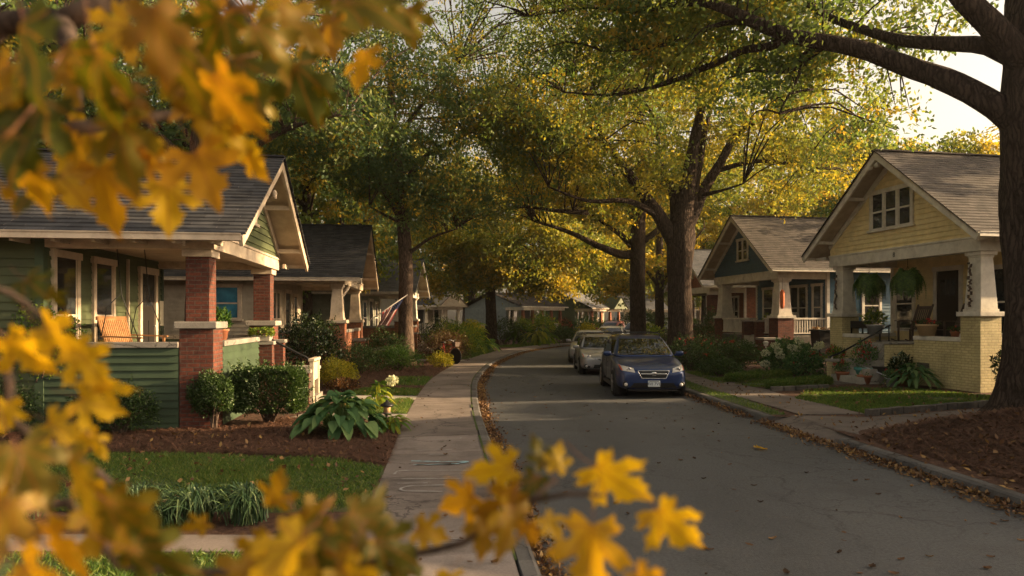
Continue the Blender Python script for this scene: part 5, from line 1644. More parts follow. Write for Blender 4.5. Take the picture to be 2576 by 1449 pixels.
# ------------------------------------------------------------------ vehicles
def car(name, label, cat, loc, rz, paint, front='suv', H_=1.6, L=4.45, detail=True, group='cars parked along the right kerb', rails=True, plate=None):
    """local -y is the front"""
    T = thing(name, label, cat, loc, rz, group)
    k = H_ / 1.56
    st = [(.0, .60, .32, .60, .66), (.05, .76, .25, .64, .71), (.18, .86, .21, .70, .79), (.45, .895, .2, .80, .875), (.9, .905, .2, .89, .955), (1.25, .905, .2, .95, 1.01),
          (2.2, .91, .2, .97, 1.02), (3.3, .91, .2, .99, 1.04), (3.95, .895, .22, 1.0, 1.04), (4.28, .85, .28, .95, 1.01), (4.42, .7, .38, .88, .94)]
    bm = bmesh.new()
    rings = []
    for y, w, zb, zs, zt in st:
        y *= L / 4.42
        half = [(w * .72, zb), (w * .96, zb + .05), (w, zb + .34 * (zs - zb)), (w * .985, zs - .12), (w * .965, zs), (w * .86, zt - .012), (w * .5, zt + .008)]
        pts = [(0, zb)] + half + [(0, zt + .016)] + [(-a, b) for a, b in reversed(half)]
        rings.append([bm.verts.new((a, y - L / 2, b * k)) for a, b in pts])
    n = len(rings[0])
    for i in range(len(rings) - 1):
        for j in range(n):
            bm.faces.new((rings[i][j], rings[i][(j + 1) % n], rings[i + 1][(j + 1) % n], rings[i + 1][j]))
    bm.faces.new(rings[0]); bm.faces.new(list(reversed(rings[-1])))
    cab = [(.95, 1.12, 4.28, .86), (1.02, 1.2, 4.26, .845), (1.24, 1.54, 4.16, .765), (1.45, 1.95, 3.98, .67), (1.515, 2.15, 3.82, .62), (1.545, 2.5, 3.55, .48)]
    if front == 'truck': cab = [(.95, 1.3, 3.0, .84), (1.02, 1.36, 3.0, .83), (1.24, 1.6, 2.95, .78), (1.45, 1.9, 2.88, .72), (1.53, 2.05, 2.8, .66), (1.56, 2.2, 2.65, .5)]
    rr = []
    for z, y0, y1, w in cab:
        y0 *= L / 4.42; y1 *= L / 4.42
        pr = [(-w * .9, y0 + .05), (-w * .45, y0), (0, y0 - .015), (w * .45, y0), (w * .9, y0 + .05), (w, y0 + .22), (w, y0 * .6 + y1 * .4), (w, y0 * .35 + y1 * .65), (w * .985, y1 - .22),
              (w * .86, y1 - .04), (w * .4, y1), (-w * .4, y1), (-w * .86, y1 - .04), (-w * .985, y1 - .22), (-w, y0 * .35 + y1 * .65), (-w, y0 * .6 + y1 * .4), (-w, y0 + .22)]
        rr.append([bm.verts.new((a, b - L / 2, z * k)) for a, b in pr])
    m = len(rr[0])
    for i in range(len(rr) - 1):
        for j in range(m):
            bm.faces.new((rr[i][j], rr[i][(j + 1) % m], rr[i + 1][(j + 1) % m], rr[i + 1][j]))
    bm.faces.new(rr[-1]); bm.faces.new(list(reversed(rr[0])))
    bmesh.ops.recalc_face_normals(bm, faces=bm.faces[:])
    me = bpy.data.meshes.new('body'); bm.to_mesh(me); bm.free()
    tmp = bpy.data.objects.new('body', me); link(tmp)
    md = tmp.modifiers.new('s', 'SUBSURF'); md.levels = 2; md.render_levels = 2
    bpy.context.view_layer.update()
    me2 = bpy.data.meshes.new_from_object(tmp.evaluated_get(bpy.context.evaluated_depsgraph_get()))
    bpy.data.objects.remove(tmp); bpy.data.meshes.remove(me)
    me2.name = 'body'; me2.materials.clear(); me2.materials.append(MT[paint])
    me2.polygons.foreach_set('use_smooth', [True] * len(me2.polygons))
    body = bpy.data.objects.new('body', me2); link(body, T)
    bvh = BVHTree.FromPolygons([v.co for v in me2.vertices], [tuple(p.vertices) for p in me2.polygons])

    def proj(p, d, off):
        o = Vector(p) - Vector(d) * 4
        h = bvh.ray_cast(o, Vector(d))
        return (h[0] - Vector(d) * off) if h[0] is not None else None

    def patch(mb, quad, d, off, nu=10, nv=6):
        """quad corners in car space (two free coordinates used), projected along d"""
        a, b, c, e = [Vector(q) for q in quad]
        g = []
        for i in range(nu + 1):
            row = []
            for j in range(nv + 1):
                u, v = i / nu, j / nv
                p = (a * (1 - u) + b * u) * (1 - v) + (e * (1 - u) + c * u) * v
                row.append(proj(p, d, off))
            g.append(row)
        mb.smooth = True
        for i in range(nu):
            for j in range(nv):
                q = [g[i][j], g[i + 1][j], g[i + 1][j + 1], g[i][j + 1]]
                if all(x is not None for x in q): mb.quad(*q, t=.5)
        mb.smooth = False
    F = lambda x, z: (x, 0, z * k)
    d = (0, 1, 0)
    mb = MB(); patch(mb, [F(-.74, 1.03), F(.74, 1.03), F(.60, 1.44), F(-.60, 1.44)], d, .008, 16, 10)
    mb.build('windscreen', MT['carglass'], T, uv=False)
    mb = MB()
    for x0 in (-.45, .1): mb.bar(proj(F(x0, 1.035), d, .02), proj(F(x0 + .42, 1.075), d, .02), .015, .015)
    mb.build('wiper', MT['black'], T)
    S = lambda y, z: (0, y * L / 4.42 - L / 2, z * k)
    wins = [[(1.62, 1.06), (2.42, 1.07), (2.42, 1.40), (2.02, 1.40)], [(2.50, 1.07), (3.28, 1.08), (3.28, 1.38), (2.50, 1.41)], [(3.36, 1.09), (3.95, 1.12), (3.74, 1.34), (3.36, 1.38)]]
    if front == 'truck': wins = wins[:1]
    for s in (-1, 1):
        for w in wins:
            mb = MB(); patch(mb, [S(*p) for p in w], (-s, 0, 0), .006, 8, 5)
            mb.build('side_window', MT['carglass'], T, uv=False)
    if front == 'suv':
        heads = [(.47, .655), (.79, .70), (.83, .835), (.50, .755)]
        grille = [(-.40, .70), (-.31, .515), (.31, .515), (.40, .70)]
        intake = [(-.50, .40), (-.60, .27), (.60, .27), (.50, .40)]
    else:
        heads = [(.42, .62), (.76, .68), (.80, .83), (.66, .80)]
        grille = [(-.38, .66), (-.20, .55), (.20, .55), (.38, .66)]
        intake = [(-.42, .42), (-.46, .28), (.46, .28), (.42, .42)]
    for s in (-1, 1):
        mb = MB(); patch(mb, [F(s * a, b) for a, b in heads], d, .012, 10, 6)
        h = mb.build('headlight', MT['lamp'], T, uv=False)
        if detail:
            mb = MB(); c = proj(F(s * .62, .725), d, .0)
            mb.M = Matrix.Translation(c) @ Matrix.Rotation(R(90), 4, 'X'); mb.lathe([(.06, .0), (.062, .03), (.045, .034), (0, .02)], 14)
            mb.build('lens', MT['chrome'], h)
            mb = MB(); patch(mb, [F(s * .765, .70), F(s * .80, .71), F(s * .84, .83), F(s * .80, .825)], d, .018, 3, 4)
            mb.build('indicator', MT['amber'], h, uv=False)
            mb = MB(); c = proj(F(s * .70, .36), d, 0)
            mb.M = Matrix.Translation(c) @ Matrix.Rotation(R(90), 4, 'X'); mb.lathe([(.085, -.02), (.085, .012), (.06, .012), (.055, .0), (0, .0)], 16)
            f = mb.build('fog_light', MT['blackpl'], T)
            mb = MB(); mb.M = Matrix.Translation(c) @ Matrix.Rotation(R(90), 4, 'X'); mb.lathe([(.045, .0), (.045, .016), (0, .022)], 14)
            mb.build('lens', MT['lamp'], f)
    mb = MB(); patch(mb, [F(*p) for p in grille], d, .01, 14, 6)
    g = mb.build('grille', MT['blackpl'], T, uv=False)
    if detail:
        mb = MB(); e = []
        for i in range(4):
            a, b = Vector(grille[i]), Vector(grille[(i + 1) % 4])
            for q in range(8): e.append(proj(F(*a.lerp(b, q / 8)), d, .012))
        mb.tube(e + [e[0]], .010, 6)
        if front == 'suv': mb.tube([proj(F(x, .625), d, .016) for x in np.linspace(-.33, .33, 12)], .015, 6)
        else: mb.tube([proj(F(x, .61), d, .014) for x in np.linspace(-.2, .2, 8)], .006, 6)
        mb.build('grille_bar', MT['chrome'], g)
        if front == 'suv':
            mb = MB(); c = proj(F(0, .625), d, .02)
            mb.M = Matrix.Translation(c) @ Matrix.Rotation(R(90), 4, 'X') @ Matrix.Diagonal((1.4, 1, 1, 1)); mb.lathe([(.05, 0), (.052, .012), (.04, .016), (0, .014)], 18)
            em = mb.build('emblem', MT['chrome'], g)
            mb = MB(); mb.M = Matrix.Translation(c) @ Matrix.Rotation(R(90), 4, 'X')
            for a, b, r in ((-.03, .01, .009), (-.005, -.008, .006), (.018, .004, .006), (.038, -.006, .006), (.015, .02, .005)): mb.lathe([(r, .012), (r, .019), (0, .02)], 6, (a, b, 0))
            mb.build('badge_star', MT['plateink'], em)
    mb = MB(); patch(mb, [F(*p) for p in intake], d, .008, 14, 4)
    if front != 'suv':
        for s in (-1, 1): patch(mb, [F(s * .56, .37), F(s * .78, .39), F(s * .74, .30), F(s * .58, .30)], d, .008, 5, 3)
    mb.build('lower_intake', MT['blackpl'], T, uv=False)
    if plate:
        c = proj(F(0, .385), d, .05)
        mb = MB(); mb.box(c.x - .15, c.x + .15, c.y - .006, c.y + .04, c.z - .075, c.z + .075)
        p = mb.build('number_plate', MT['plate'], T, bevel=.004)
        txt(plate, .105, Matrix.Translation((c.x, c.y - .007, c.z - .04)) @ Matrix.Rotation(R(90), 4, 'X'), 'plate_lettering', MT['plateink'], p, .001)
        mb = MB(); mb.box(c.x - .12, c.x + .12, c.y - .009, c.y - .005, c.z + .052, c.z + .068); mb.build('plate_strip', MT['chrome'], p)
    # lower sill and bumper lip
    mb = MB()
    for s in (-1, 1): mb.bar((s * .87, -L / 2 + 1.25, .235 * k), (s * .87, L / 2 - 1.2, .235 * k), .07, .07)
    mb.box(-.62, .62, -L / 2 + .10, -L / 2 + .3, .19 * k, .235 * k)
    mb.build('sill', MT['blackpl'], T)
    # panel gaps
    if detail:
        mb = MB()
        for s in (-1, 1):
            for yy in (1.42, 2.46, 3.34):
                q = [proj(S(yy, z), (-s, 0, 0), .003) for z in np.linspace(.32, .95, 8)]
                mb.tube(q, .006, 4)
            q = [proj(S(y, .80), (-s, 0, 0), .004) for y in (2.15, 2.3)]; mb.tube(q, .014, 5)
            q = [proj(S(y, .81), (-s, 0, 0), .004) for y in (3.0, 3.15)]; mb.tube(q, .014, 5)
        q = [proj((x, -L / 2, z * k), d, .003) for x, z in [(a, .845 - .07 * abs(a) ** 2) for a in np.linspace(-.62, .62, 16)]]
        mb.tube([x for x in q if x], .005, 4)
        mb.build('panel_gap', MT['black'], T)
    # wheels
    wr = .335 * k
    for s in (-1, 1):
        for y in (-L / 2 + .90, -L / 2 + .90 + L * .60):
            a = MB(); M0 = Matrix.Translation((s * .845, y, wr)) @ Matrix.Rotation(R(90) * s, 4, 'Y')
            a.M = M0
            a.lathe([(wr * 1.17, -.24), (wr * 1.17, .066), (wr * 1.10, .072), (.0, .0)], 28)
            a.build('wheel_arch', MT['blackpl'], T)
            w = MB(); w.M = M0
            w.lathe([(wr * .64, -.15), (wr * .9, -.16), (wr, -.12), (wr, .06), (wr * .93, .095), (wr * .70, .10), (wr * .66, .085)], 28)
            W_ = w.build('wheel', MT['rubber'], T)
            r_ = MB(); r_.M = M0
            r_.lathe([(wr * .67, .078), (wr * .66, .096), (wr * .60, .088), (wr * .56, .05)], 28)
            for q in range(5):
                t = q * 2 * math.pi / 5
                for o in (-.14, .14):
                    r_.bar((math.cos(t + o * .4) * .04, math.sin(t + o * .4) * .04, .082), (math.cos(t + o) * wr * .6, math.sin(t + o) * wr * .6, .080), .028, .022)
            r_.lathe([(.05, .07), (.05, .095), (0, .1)], 12)
            r_.build('rim', MT['alloy'], W_)
            b_ = MB(); b_.M = M0; b_.lathe([(wr * .6, .02), (wr * .6, .04), (0, .04)], 20); b_.build('brake_disc', MT['black'], W_)
    for s in (-1, 1):
        mb = MB(); mb.smooth = True
        c = Vector((s * .99, -L / 2 + 1.50 * L / 4.42, 1.06 * k))
        mb.M = Matrix.Translation(c) @ Matrix.Diagonal((1.15, .55, .8, 1))
        mb.lathe([(0, -.09), (.06, -.085), (.095, -.04), (.1, .02), (.085, .07), (0, .085)], 14)
        mb.M = Matrix.Identity(4); mb.bar((s * .84, c.y + .02, c.z - .05), (s * .96, c.y, c.z - .02), .06, .05)
        mb.build('door_mirror', MT[paint], T)
    if rails:
        for s in (-1, 1):
            mb = MB()
            yy = np.linspace(2.05, 3.85, 10)
            pts = [Vector((s * .56, y * L / 4.42 - L / 2, (1.585 - .02 * ((y - 2.9) ** 2)) * k)) for y in yy]
            pts[0].z -= .06; pts[-1].z -= .06
            mb.tube(pts, .017, 6); mb.build('roof_rail', MT['blackpl'], T)
        if detail:
            mb = MB()
            for y in (2.35, 3.3): mb.bar((-.56, y * L / 4.42 - L / 2, 1.60 * k), (.56, y * L / 4.42 - L / 2, 1.60 * k), .06, .025)
            mb.build('cross_bar', MT['blackpl'], T)
    if front == 'truck':
        mb = MB(); mb.box(-.8, .8, L / 2 - 1.6, L / 2 - .2, 1.02 * k, 1.05 * k); mb.build('bed_cover', MT['black'], T)
    return T


car('parked_car', 'dark blue estate car with roof rails parked nearest on the right kerb', 'car', (3.62, 19.85, 0), R(-.8), 'carblue', 'suv', 1.6, 4.45, plate='4VI 7VE')
car('parked_car', 'silver hatchback with roof bars parked directly behind the blue car', 'car', (3.42, 27.0, 0), R(-1.5), 'carsilver', 'hatch', 1.44, 4.3)
car('parked_car', 'pale grey car mostly hidden behind the silver hatchback', 'car', (3.72, 33.2, 0), R(-8), 'carsilver', 'suv', 1.5, 4.4, detail=False)
car('parked_car', 'white car whose roof shows over the silver hatchback', 'car', (5.75, 40.5, 0), R(-13), 'carwhite', 'hatch', 1.62, 4.6, detail=False)
car('pickup_truck', 'white pickup facing the camera far down the street left of the oak trunk', 'truck', (9.15, 50.5, 0), R(-38), 'carwhite', 'truck', 1.85, 5.2, detail=False)
car('pickup_truck', 'rusty red truck parked at the outside of the far bend', 'truck', (7.95, 54.9, 0), R(-42), 'carred', 'truck', 1.85, 5.0, detail=False, group='vehicles on the far bend')


# ------------------------------------------------------------------ porch furniture and pots
def hw2(H, p):
    """a house's local point in the world"""
    return Matrix.Translation(H.location) @ Matrix.Rotation(H.rotation_euler.z, 4, 'Z') @ Vector(p)


T = thing('porch_swing', 'slatted wooden porch swing glowing in the sun on the green house porch', 'swing', hw2(GH, (-1.85, 1.42, 1.33)), GH.rotation_euler.z)
mb = MB()
for k in range(5): mb.box(-.20 + k * .11, -.11 + k * .11, -.62, .62, 0, .025)
mb.box(-.22, .36, -.6, -.55, -.06, 0); mb.box(-.22, .36, .55, .6, -.06, 0)
mb.build('seat', MT['wood'], T)
mb = MB()
for k in range(15):
    y = -.58 + k * .083
    mb.bar((-.24, y, .06), (-.38, y, .58), .055, .018, up=(1, 0, 0))
mb.bar((-.24, -.63, .05), (-.24, .63, .05), .03, .05); mb.bar((-.385, -.64, .60), (-.385, .64, .60), .035, .07)
mb.build('backrest', MT['wood'], T)
for s in (-1, 1):
    mb = MB(); mb.bar((-.3, s * .63, .27), (.40, s * .63, .24), .07, .025); mb.bar((.33, s * .62, 0), (.33, s * .62, .23), .04, .04)
    mb.build('armrest', MT['wood'], T)
    mb = MB(); mb.tube([(.33, s * .64, .24), (.05, s * .64, 1.0), (-.05, s * .64, 2.03)], .009, 5); mb.tube([(-.3, s * .64, .27), (-.2, s * .64, .8), (.03, s * .64, 1.05)], .009, 5)
    mb.build('chain', MT['black'], T)
T = thing('porch_table', 'low wooden side table beside the porch swing', 'table', hw2(GH, (-1.5, 2.45, .8)), GH.rotation_euler.z)
mb = MB(); mb.box(-.3, .3, -.25, .25, .48, .53); mb.build('tabletop', MT['wood'], T)
for a in (-.26, .26):
    for b in (-.21, .21):
        mb = MB(); mb.box(a - .025, a + .025, b - .025, b + .025, 0, .48); mb.build('leg', MT['wood'], T)


def pot(name, label, loc, r, h, mat, leaf=None, ph=.4, n=600, flowers=None, nf=0, L=.07, W=.04, cat='planter', fl=.07, taper=.72):
    T = thing(name, label, cat, loc)
    mb = MB(); mb.lathe([(r * taper, 0), (r * .94, h * .8), (r * 1.06, h * .82), (r * 1.06, h), (r * .9, h), (r * .86, h * .86), (0, h * .86)], 22)
    mb.build('pot', MT[mat], T)
    if leaf:
        p = dome(n, r * 1.25, r * 1.25, ph); p[:, 2] += h * .85
        np_mesh('foliage', leaf_quads(p, L, W, .1, dirs=unit(p - np.array([0, 0, h])) * .8), MT[leaf], T)
    if flowers:
        q = dome(nf, r * 1.25, r * 1.25, ph * 1.15, low=ph * .3); q[:, 2] += h * .85
        pts = np.repeat(q, 14, 0) + RNG.normal(size=(nf * 14, 3)) * fl * .35
        np_mesh('flowers', leaf_quads(pts, fl * .6, fl * .5, .2), MT[flowers], T)
    return T


pot('planter', 'terracotta pot with trailing plant on the porch wall beside the near brick pillar', hw2(GH, (-.08, .82, 1.53)), .13, .2, 'terra', 'fern', .42, 420, L=.08, W=.035)
T = thing('planter_box', 'bright green leafy planter box on the brick stair pier of the green house', 'planter', hw2(GH, (.05, 3.47, 1.43)), GH.rotation_euler.z)
mb = MB(); mb.box(-.2, .2, -.16, .16, 0, .12); mb.build('box', MT['slab'], T)
p = dome(700, .24, .2, .16, box=True); p[:, 2] += .1
np_mesh('foliage', leaf_quads(p, .06, .03, .4), MT['lime'], T)
T = thing('handrail', 'black metal handrail sloping down the green house steps', 'handrail', hw2(GH, (0, 3.55, 0)), GH.rotation_euler.z)
mb = MB(); mb.tube([(-.25, 0, 1.62), (-.1, 0, 1.60), (.3, 0, 1.42), (.85, 0, 1.12), (1.0, 0, 1.05), (1.1, 0, .95), (1.12, 0, .7)], .025, 8); mb.build('rail', MT['black'], T)
mb = MB(); mb.tube([(1.12, 0, .72), (1.12, 0, 0)], .022, 8); mb.build('post', MT['cream'], T)
mb = MB(); mb.tube([(-.22, 0, 1.6), (-.22, 0, 1.42)], .02, 8); mb.build('post', MT['black'], T)
T = thing('newel_post', 'weathered cream stair post and panel at the foot of the green house steps', 'stair post', hw2(GH, (1.14, 3.46, 0)), GH.rotation_euler.z)
mb = MB(); mb.box(-.05, .05, -.05, .05, 0, .98); mb.build('post', MT['cream'], T, bevel=.01)
mb = MB(); mb.box(-.05, .05, .72, .82, 0, .98); mb.build('post', MT['cream'], T, bevel=.01)
mb = MB(); mb.box(-.03, .03, .05, .72, .52, .92); mb.box(-.07, .07, -.08, .85, .96, 1.02); mb.build('panel', MT['cream'], T, bevel=.006)
T = thing('garden_lantern', 'small dark stone garden lantern beside the big hosta', 'ornament', (-2.35, 13.1, YZ - .02), scale=.68)
mb = MB(); mb.lathe([(.12, 0), (.1, .05), (.05, .08), (.05, .2), (.12, .24), (.12, .27)], 12); mb.build('base', MT['stone'], T)
mb = MB(); mb.lathe([(.09, .27), (.1, .42), (.08, .44)], 8); mb.build('light_box', MT['tanpot'], T)
mb = MB(); mb.lathe([(.2, .44), (.17, .49), (.06, .55), (.03, .6), (0, .62)], 12); mb.build('cap', MT['black'], T)
hosta('white_flower', 'pale leafed plant with one white flower head behind the big hosta', (-2.75, 14.4, YZ), .3, .55, 26, .2, .12, 'lime')
q = np.array([-2.45, 14.2, YZ + .66]) + unit(RNG.normal(size=(160, 3))) * np.array([.11, .11, .09])
tag(np_mesh('hydrangea_bloom', leaf_quads(q, .05, .045, 0), MT['whitefl']), 'round white hydrangea bloom rising beside the dark lantern', 'flower')


def rocking_chair(label, loc, rz):
    T = thing('rocking_chair', label, 'chair', loc, rz, 'rocking chairs on the yellow house porch')
    mb = MB()
    for k in range(6): mb.box(-.25 + k * .085, -.18 + k * .085, -.25, .25, .40, .422)
    mb.build('seat', MT['dkwood'], T)
    mb = MB()
    for k in range(7): mb.bar((-.25, -.2 + k * .067, .42), (-.52, -.22 + k * .073, 1.12), .045, .014, up=(1, 0, 0))
    mb.bar((-.50, -.27, 1.08), (-.50, .27, 1.08), .03, .1); mb.bar((-.30, -.25, .55), (-.30, .25, .55), .025, .05)
    for s in (-1, 1): mb.bar((-.22, s * .27, .34), (-.55, s * .27, 1.18), .045, .035, up=(1, 0, 0))
    mb.build('backrest', MT['dkwood'], T)
    for s in (-1, 1):
        mb = MB(); mb.tube([(.52, s * .27, .10), (.3, s * .27, .035), (0, s * .27, .012), (-.3, s * .27, .03), (-.6, s * .27, .1), (-.75, s * .27, .17)], .022, 6); mb.build('rocker', MT['dkwood'], T)
        mb = MB(); mb.bar((.24, s * .27, .03), (.24, s * .27, .66), .045, .045); mb.build('leg', MT['dkwood'], T)
        mb = MB(); mb.bar((-.22, s * .27, .03), (-.22, s * .27, .42), .045, .045); mb.build('leg', MT['dkwood'], T)
        mb = MB(); mb.bar((-.40, s * .285, .66), (.34, s * .285, .67), .09, .025); mb.build('armrest', MT['dkwood'], T)
    return T


rocking_chair('dark slatted rocking chair in the middle of the yellow porch, left of the door', (12.45, 21.7, YZ + 1.18), R(196))
rocking_chair('dark slatted rocking chair in front of the door, by the right pillar', (12.7, 20.25, YZ + 1.18), R(172))
T = thing('plant_stand', 'black metal stand with small plants at the left of the yellow porch', 'stand', (11.72, 23.1, YZ + 1.18), R(10))
mb = MB(); mb.box(-.24, .24, -.45, .45, .42, .45); mb.box(-.24, -.2, -.45, .45, .45, .66); mb.build('top', MT['black'], T)
for a in (-.21, .21):
    for b in (-.42, .42):
        mb = MB(); mb.box(a - .02, a + .02, b - .02, b + .02, 0, .42); mb.build('leg', MT['black'], T)
for a, b, m in ((-.05, -.25, 'red'), (.02, .05, 'blue'), (-.02, .3, 'terra')):
    mb = MB(); mb.lathe([(.06, .45), (.08, .58), (.07, .58), (0, .55)], 10, (a, b, 0)); mb.build('pot', MT[m], T)
pot('planter', 'grey stone bowl with leafy plant on the porch wall left of the steps', hw2(YH, (-.12, 2.06, 1.43)), .25, .3, 'greypot', 'lime', .5, 420, L=.12, W=.04)
pot('planter', 'tan clay pot of red flowers on the porch wall right of the steps', hw2(YH, (-.12, 4.2, 1.43)), .27, .33, 'tanpot', 'hedge', .16, 200, 'redfl', 9, fl=.08)
pot('planter', 'small red flower pot on the porch wall near the right pillar', hw2(YH, (-.12, 5.2, 1.43)), .12, .14, 'terra', 'hedge', .14, 120, 'redfl', 5, fl=.06)
pot('planter', 'teal glazed pot with tall red flowers at the foot of the yellow house steps', (10.6, 20.9, YZ), .3, .46, 'tealpot', 'hosta', .85, 620, 'redfl', 22, fl=.07, L=.09)
pot('planter', 'terracotta pot in front of the teal pot by the yellow house steps', (10.35, 20.45, YZ), .2, .26, 'terra', 'hosta', .12, 60)
pot('planter', 'brown pot with dark leafy plant against the yellow stair wall', (11.15, 19.95, YZ), .24, .36, 'terra', 'camellia', .6, 360, L=.13, W=.05)
pot('planter', 'second terracotta pot with orange red flowers beside the teal pot', (10.1, 21.3, YZ), .19, .3, 'terra', 'hosta', .4, 260, 'redfl', 9, fl=.07)
pot('planter', 'small grey pot of red blooms on the lawn edge before the stair wall', (10.75, 19.75, YZ), .16, .24, 'greypot', 'hosta', .3, 200, 'redfl', 7, fl=.07)
pot('planter', 'dark pot of red and yellow flowers on the low left stair wall', (10.25, 22.05, YZ + .0), .24, .5, 'terra', 'lime', .6, 480, 'redfl', 12, fl=.08, L=.1)
T = thing('wheelbarrow', 'dark garden wheelbarrow with grey tube handles beside the yellow house steps', 'wheelbarrow', (10.95, 20.35, YZ), R(-60))
mb = MB(); mb.frustum(0, 0, .28, .52, .2, .32, .16, .26); mb.build('tray', MT['black'], T, bevel=.02)
for s in (-1, 1):
    mb = MB(); mb.tube([(.5, s * .05, .18), (.1, s * .2, .26), (-.4, s * .26, .45), (-.75, s * .27, .55)], .018, 6); mb.build('handle', MT['alloy'], T)
    mb = MB(); mb.tube([(-.2, s * .22, .3), (-.25, s * .24, 0)], .016, 6); mb.build('leg', MT['alloy'], T)
mb = MB(); mb.M = Matrix.Translation((.5, 0, .18)) @ Matrix.Rotation(R(90), 4, 'X'); mb.lathe([(.08, -.03), (.17, -.04), (.18, 0), (.17, .04), (.08, .03)], 18); mb.build('wheel', MT['rubber'], T)
T = thing('handrail', 'black curved handrail beside the yellow house steps', 'handrail', hw2(YH, (0, 2.1, 0)), YH.rotation_euler.z)
mb = MB(); mb.tube([(1.5, 0, .72), (1.42, 0, .76), (1.2, 0, .82), (.8, .1, 1.05), (.3, .3, 1.38), (.05, .5, 1.60), (-.15, .62, 1.72)], .028, 8); mb.build('rail', MT['black'], T)
mb = MB(); mb.tube([(1.42, 0, .76), (1.42, 0, .3)], .022, 8); mb.build('post', MT['white'], T)
mb = MB(); mb.tube([(-.1, .6, 1.7), (-.1, .6, 1.0)], .022, 8); mb.build('post', MT['black'], T)


def hanging_fern(label, loc, r, top):
    T = thing('hanging_fern', label, 'hanging basket', loc, 0, 'ferns hanging from the yellow porch beam')
    np_mesh('foliage', frond_fern(r * .92, r * .75, 190), MT['fern'], T)
    mb = MB(); mb.lathe([(.08, -.2), (.15, -.1), (.17, .0), (.15, .0), (0, -.04)], 14); mb.build('basket', MT['blackpl'], T)
    mb = MB()
    for k in range(3):
        a = k * 2.1; mb.tube([(math.cos(a) * .16, math.sin(a) * .16, 0), (0, 0, .3), (0, 0, top - loc[2])], .006, 5)
    mb.build('chain', MT['black'], T)


hanging_fern('left hanging fern basket, nearer the far white column', (11.36, 22.16, 3.25), .45, 3.82)
hanging_fern('right hanging fern basket, nearer the door', (11.66, 20.53, 3.28), .43, 3.82)

# blue house items
T = thing('wheelie_bin', 'black upright bin with fallen leaves on its lid beside the blue house porch', 'bin', (13.1, 29.5, YZ), R(10))
mb = MB(); mb.frustum(0, 0, .08, 1.38, .24, .31, .26, .34); mb.build('body', MT['blackpl'], T, bevel=.03)
mb = MB(); mb.box(-.34, .34, -.37, .37, 1.38, 1.45); mb.build('lid', MT['blackpl'], T, bevel=.02)
p = np.stack([RNG.uniform(-.3, .3, 60), RNG.uniform(-.34, .34, 60), 1.46 + .05 * RNG.random(60)], 1); np_mesh('leaves', leaf_quads(p, .12, .09, 0, 2), MT['litter'], T)
for s in (-1, 1):
    mb = MB(); mb.M = Matrix.Translation((.22, s * .26, .1)) @ Matrix.Rotation(R(90), 4, 'X'); mb.lathe([(0, -.03), (.1, -.03), (.1, .03), (0, .03)], 14); mb.build('wheel', MT['rubber'], T)
T = thing('brick_pedestal', 'brick pedestal with white stone cap in the bed before the blue house', 'pedestal', (10.95, 29.8, YZ), R(8))
mb = MB(); mb.box(-.32, .32, -.3, .3, 0, 1.0); mb.build('base', MT['brick'], T)
mb = MB(); mb.box(-.39, .39, -.36, .36, 1.0, 1.1); mb.build('cap', MT['slab'], T, bevel=.012)
T = thing('path_light', 'slim white post light standing before the brick pedestal', 'light', (10.35, 28.4, YZ))
mb = MB(); mb.tube([(0, 0, -.05), (0, 0, .8)], .022, 8); mb.build('post', MT['white'], T)
mb = MB(); mb.frustum(0, 0, .8, .95, .06, .08); mb.frustum(0, 0, .95, 1.0, .1, .04); mb.build('lamp_head', MT['white'], T)
T = thing('porch_chair', 'white slat chair on the blue house porch', 'chair', hw2(BH, (-1.4, 4.6, 1.15)), BH.rotation_euler.z)
mb = MB(); mb.box(-.25, .25, -.26, .26, .4, .43); mb.build('seat', MT['white'], T)
mb = MB()
for k in range(6): mb.box(-.27, -.25, -.25 + k * .09, -.19 + k * .09, .43, 1.0)
mb.box(-.28, -.24, -.28, .28, 1.0, 1.06); mb.build('backrest', MT['white'], T)
for a in (-.23, .23):
    for b in (-.24, .24):
        mb = MB(); mb.box(a - .02, a + .02, b - .02, b + .02, 0, .4); mb.build('leg', MT['white'], T)
pot('planter', 'leafy planter behind the white balustrade of the blue house', hw2(BH, (-.5, 4.6, 1.15)), .3, .4, 'greypot', 'lime', .6, 420, L=.14, W=.05)
T = thing('wind_sock', 'small orange and red cloth hanging at the corner of the blue house porch', 'wind sock', hw2(BH, (-.1, 6.25, 2.35)))
mb = MB(); mb.lathe([(.06, 0), (.09, .15), (.1, .5), (.1, .75), (.04, .85)], 10); mb.build('cloth', MT['orange'], T)
mb = MB(); mb.tube([(0, 0, .85), (0, 0, 1.35)], .008, 5); mb.build('cord', MT['black'], T)

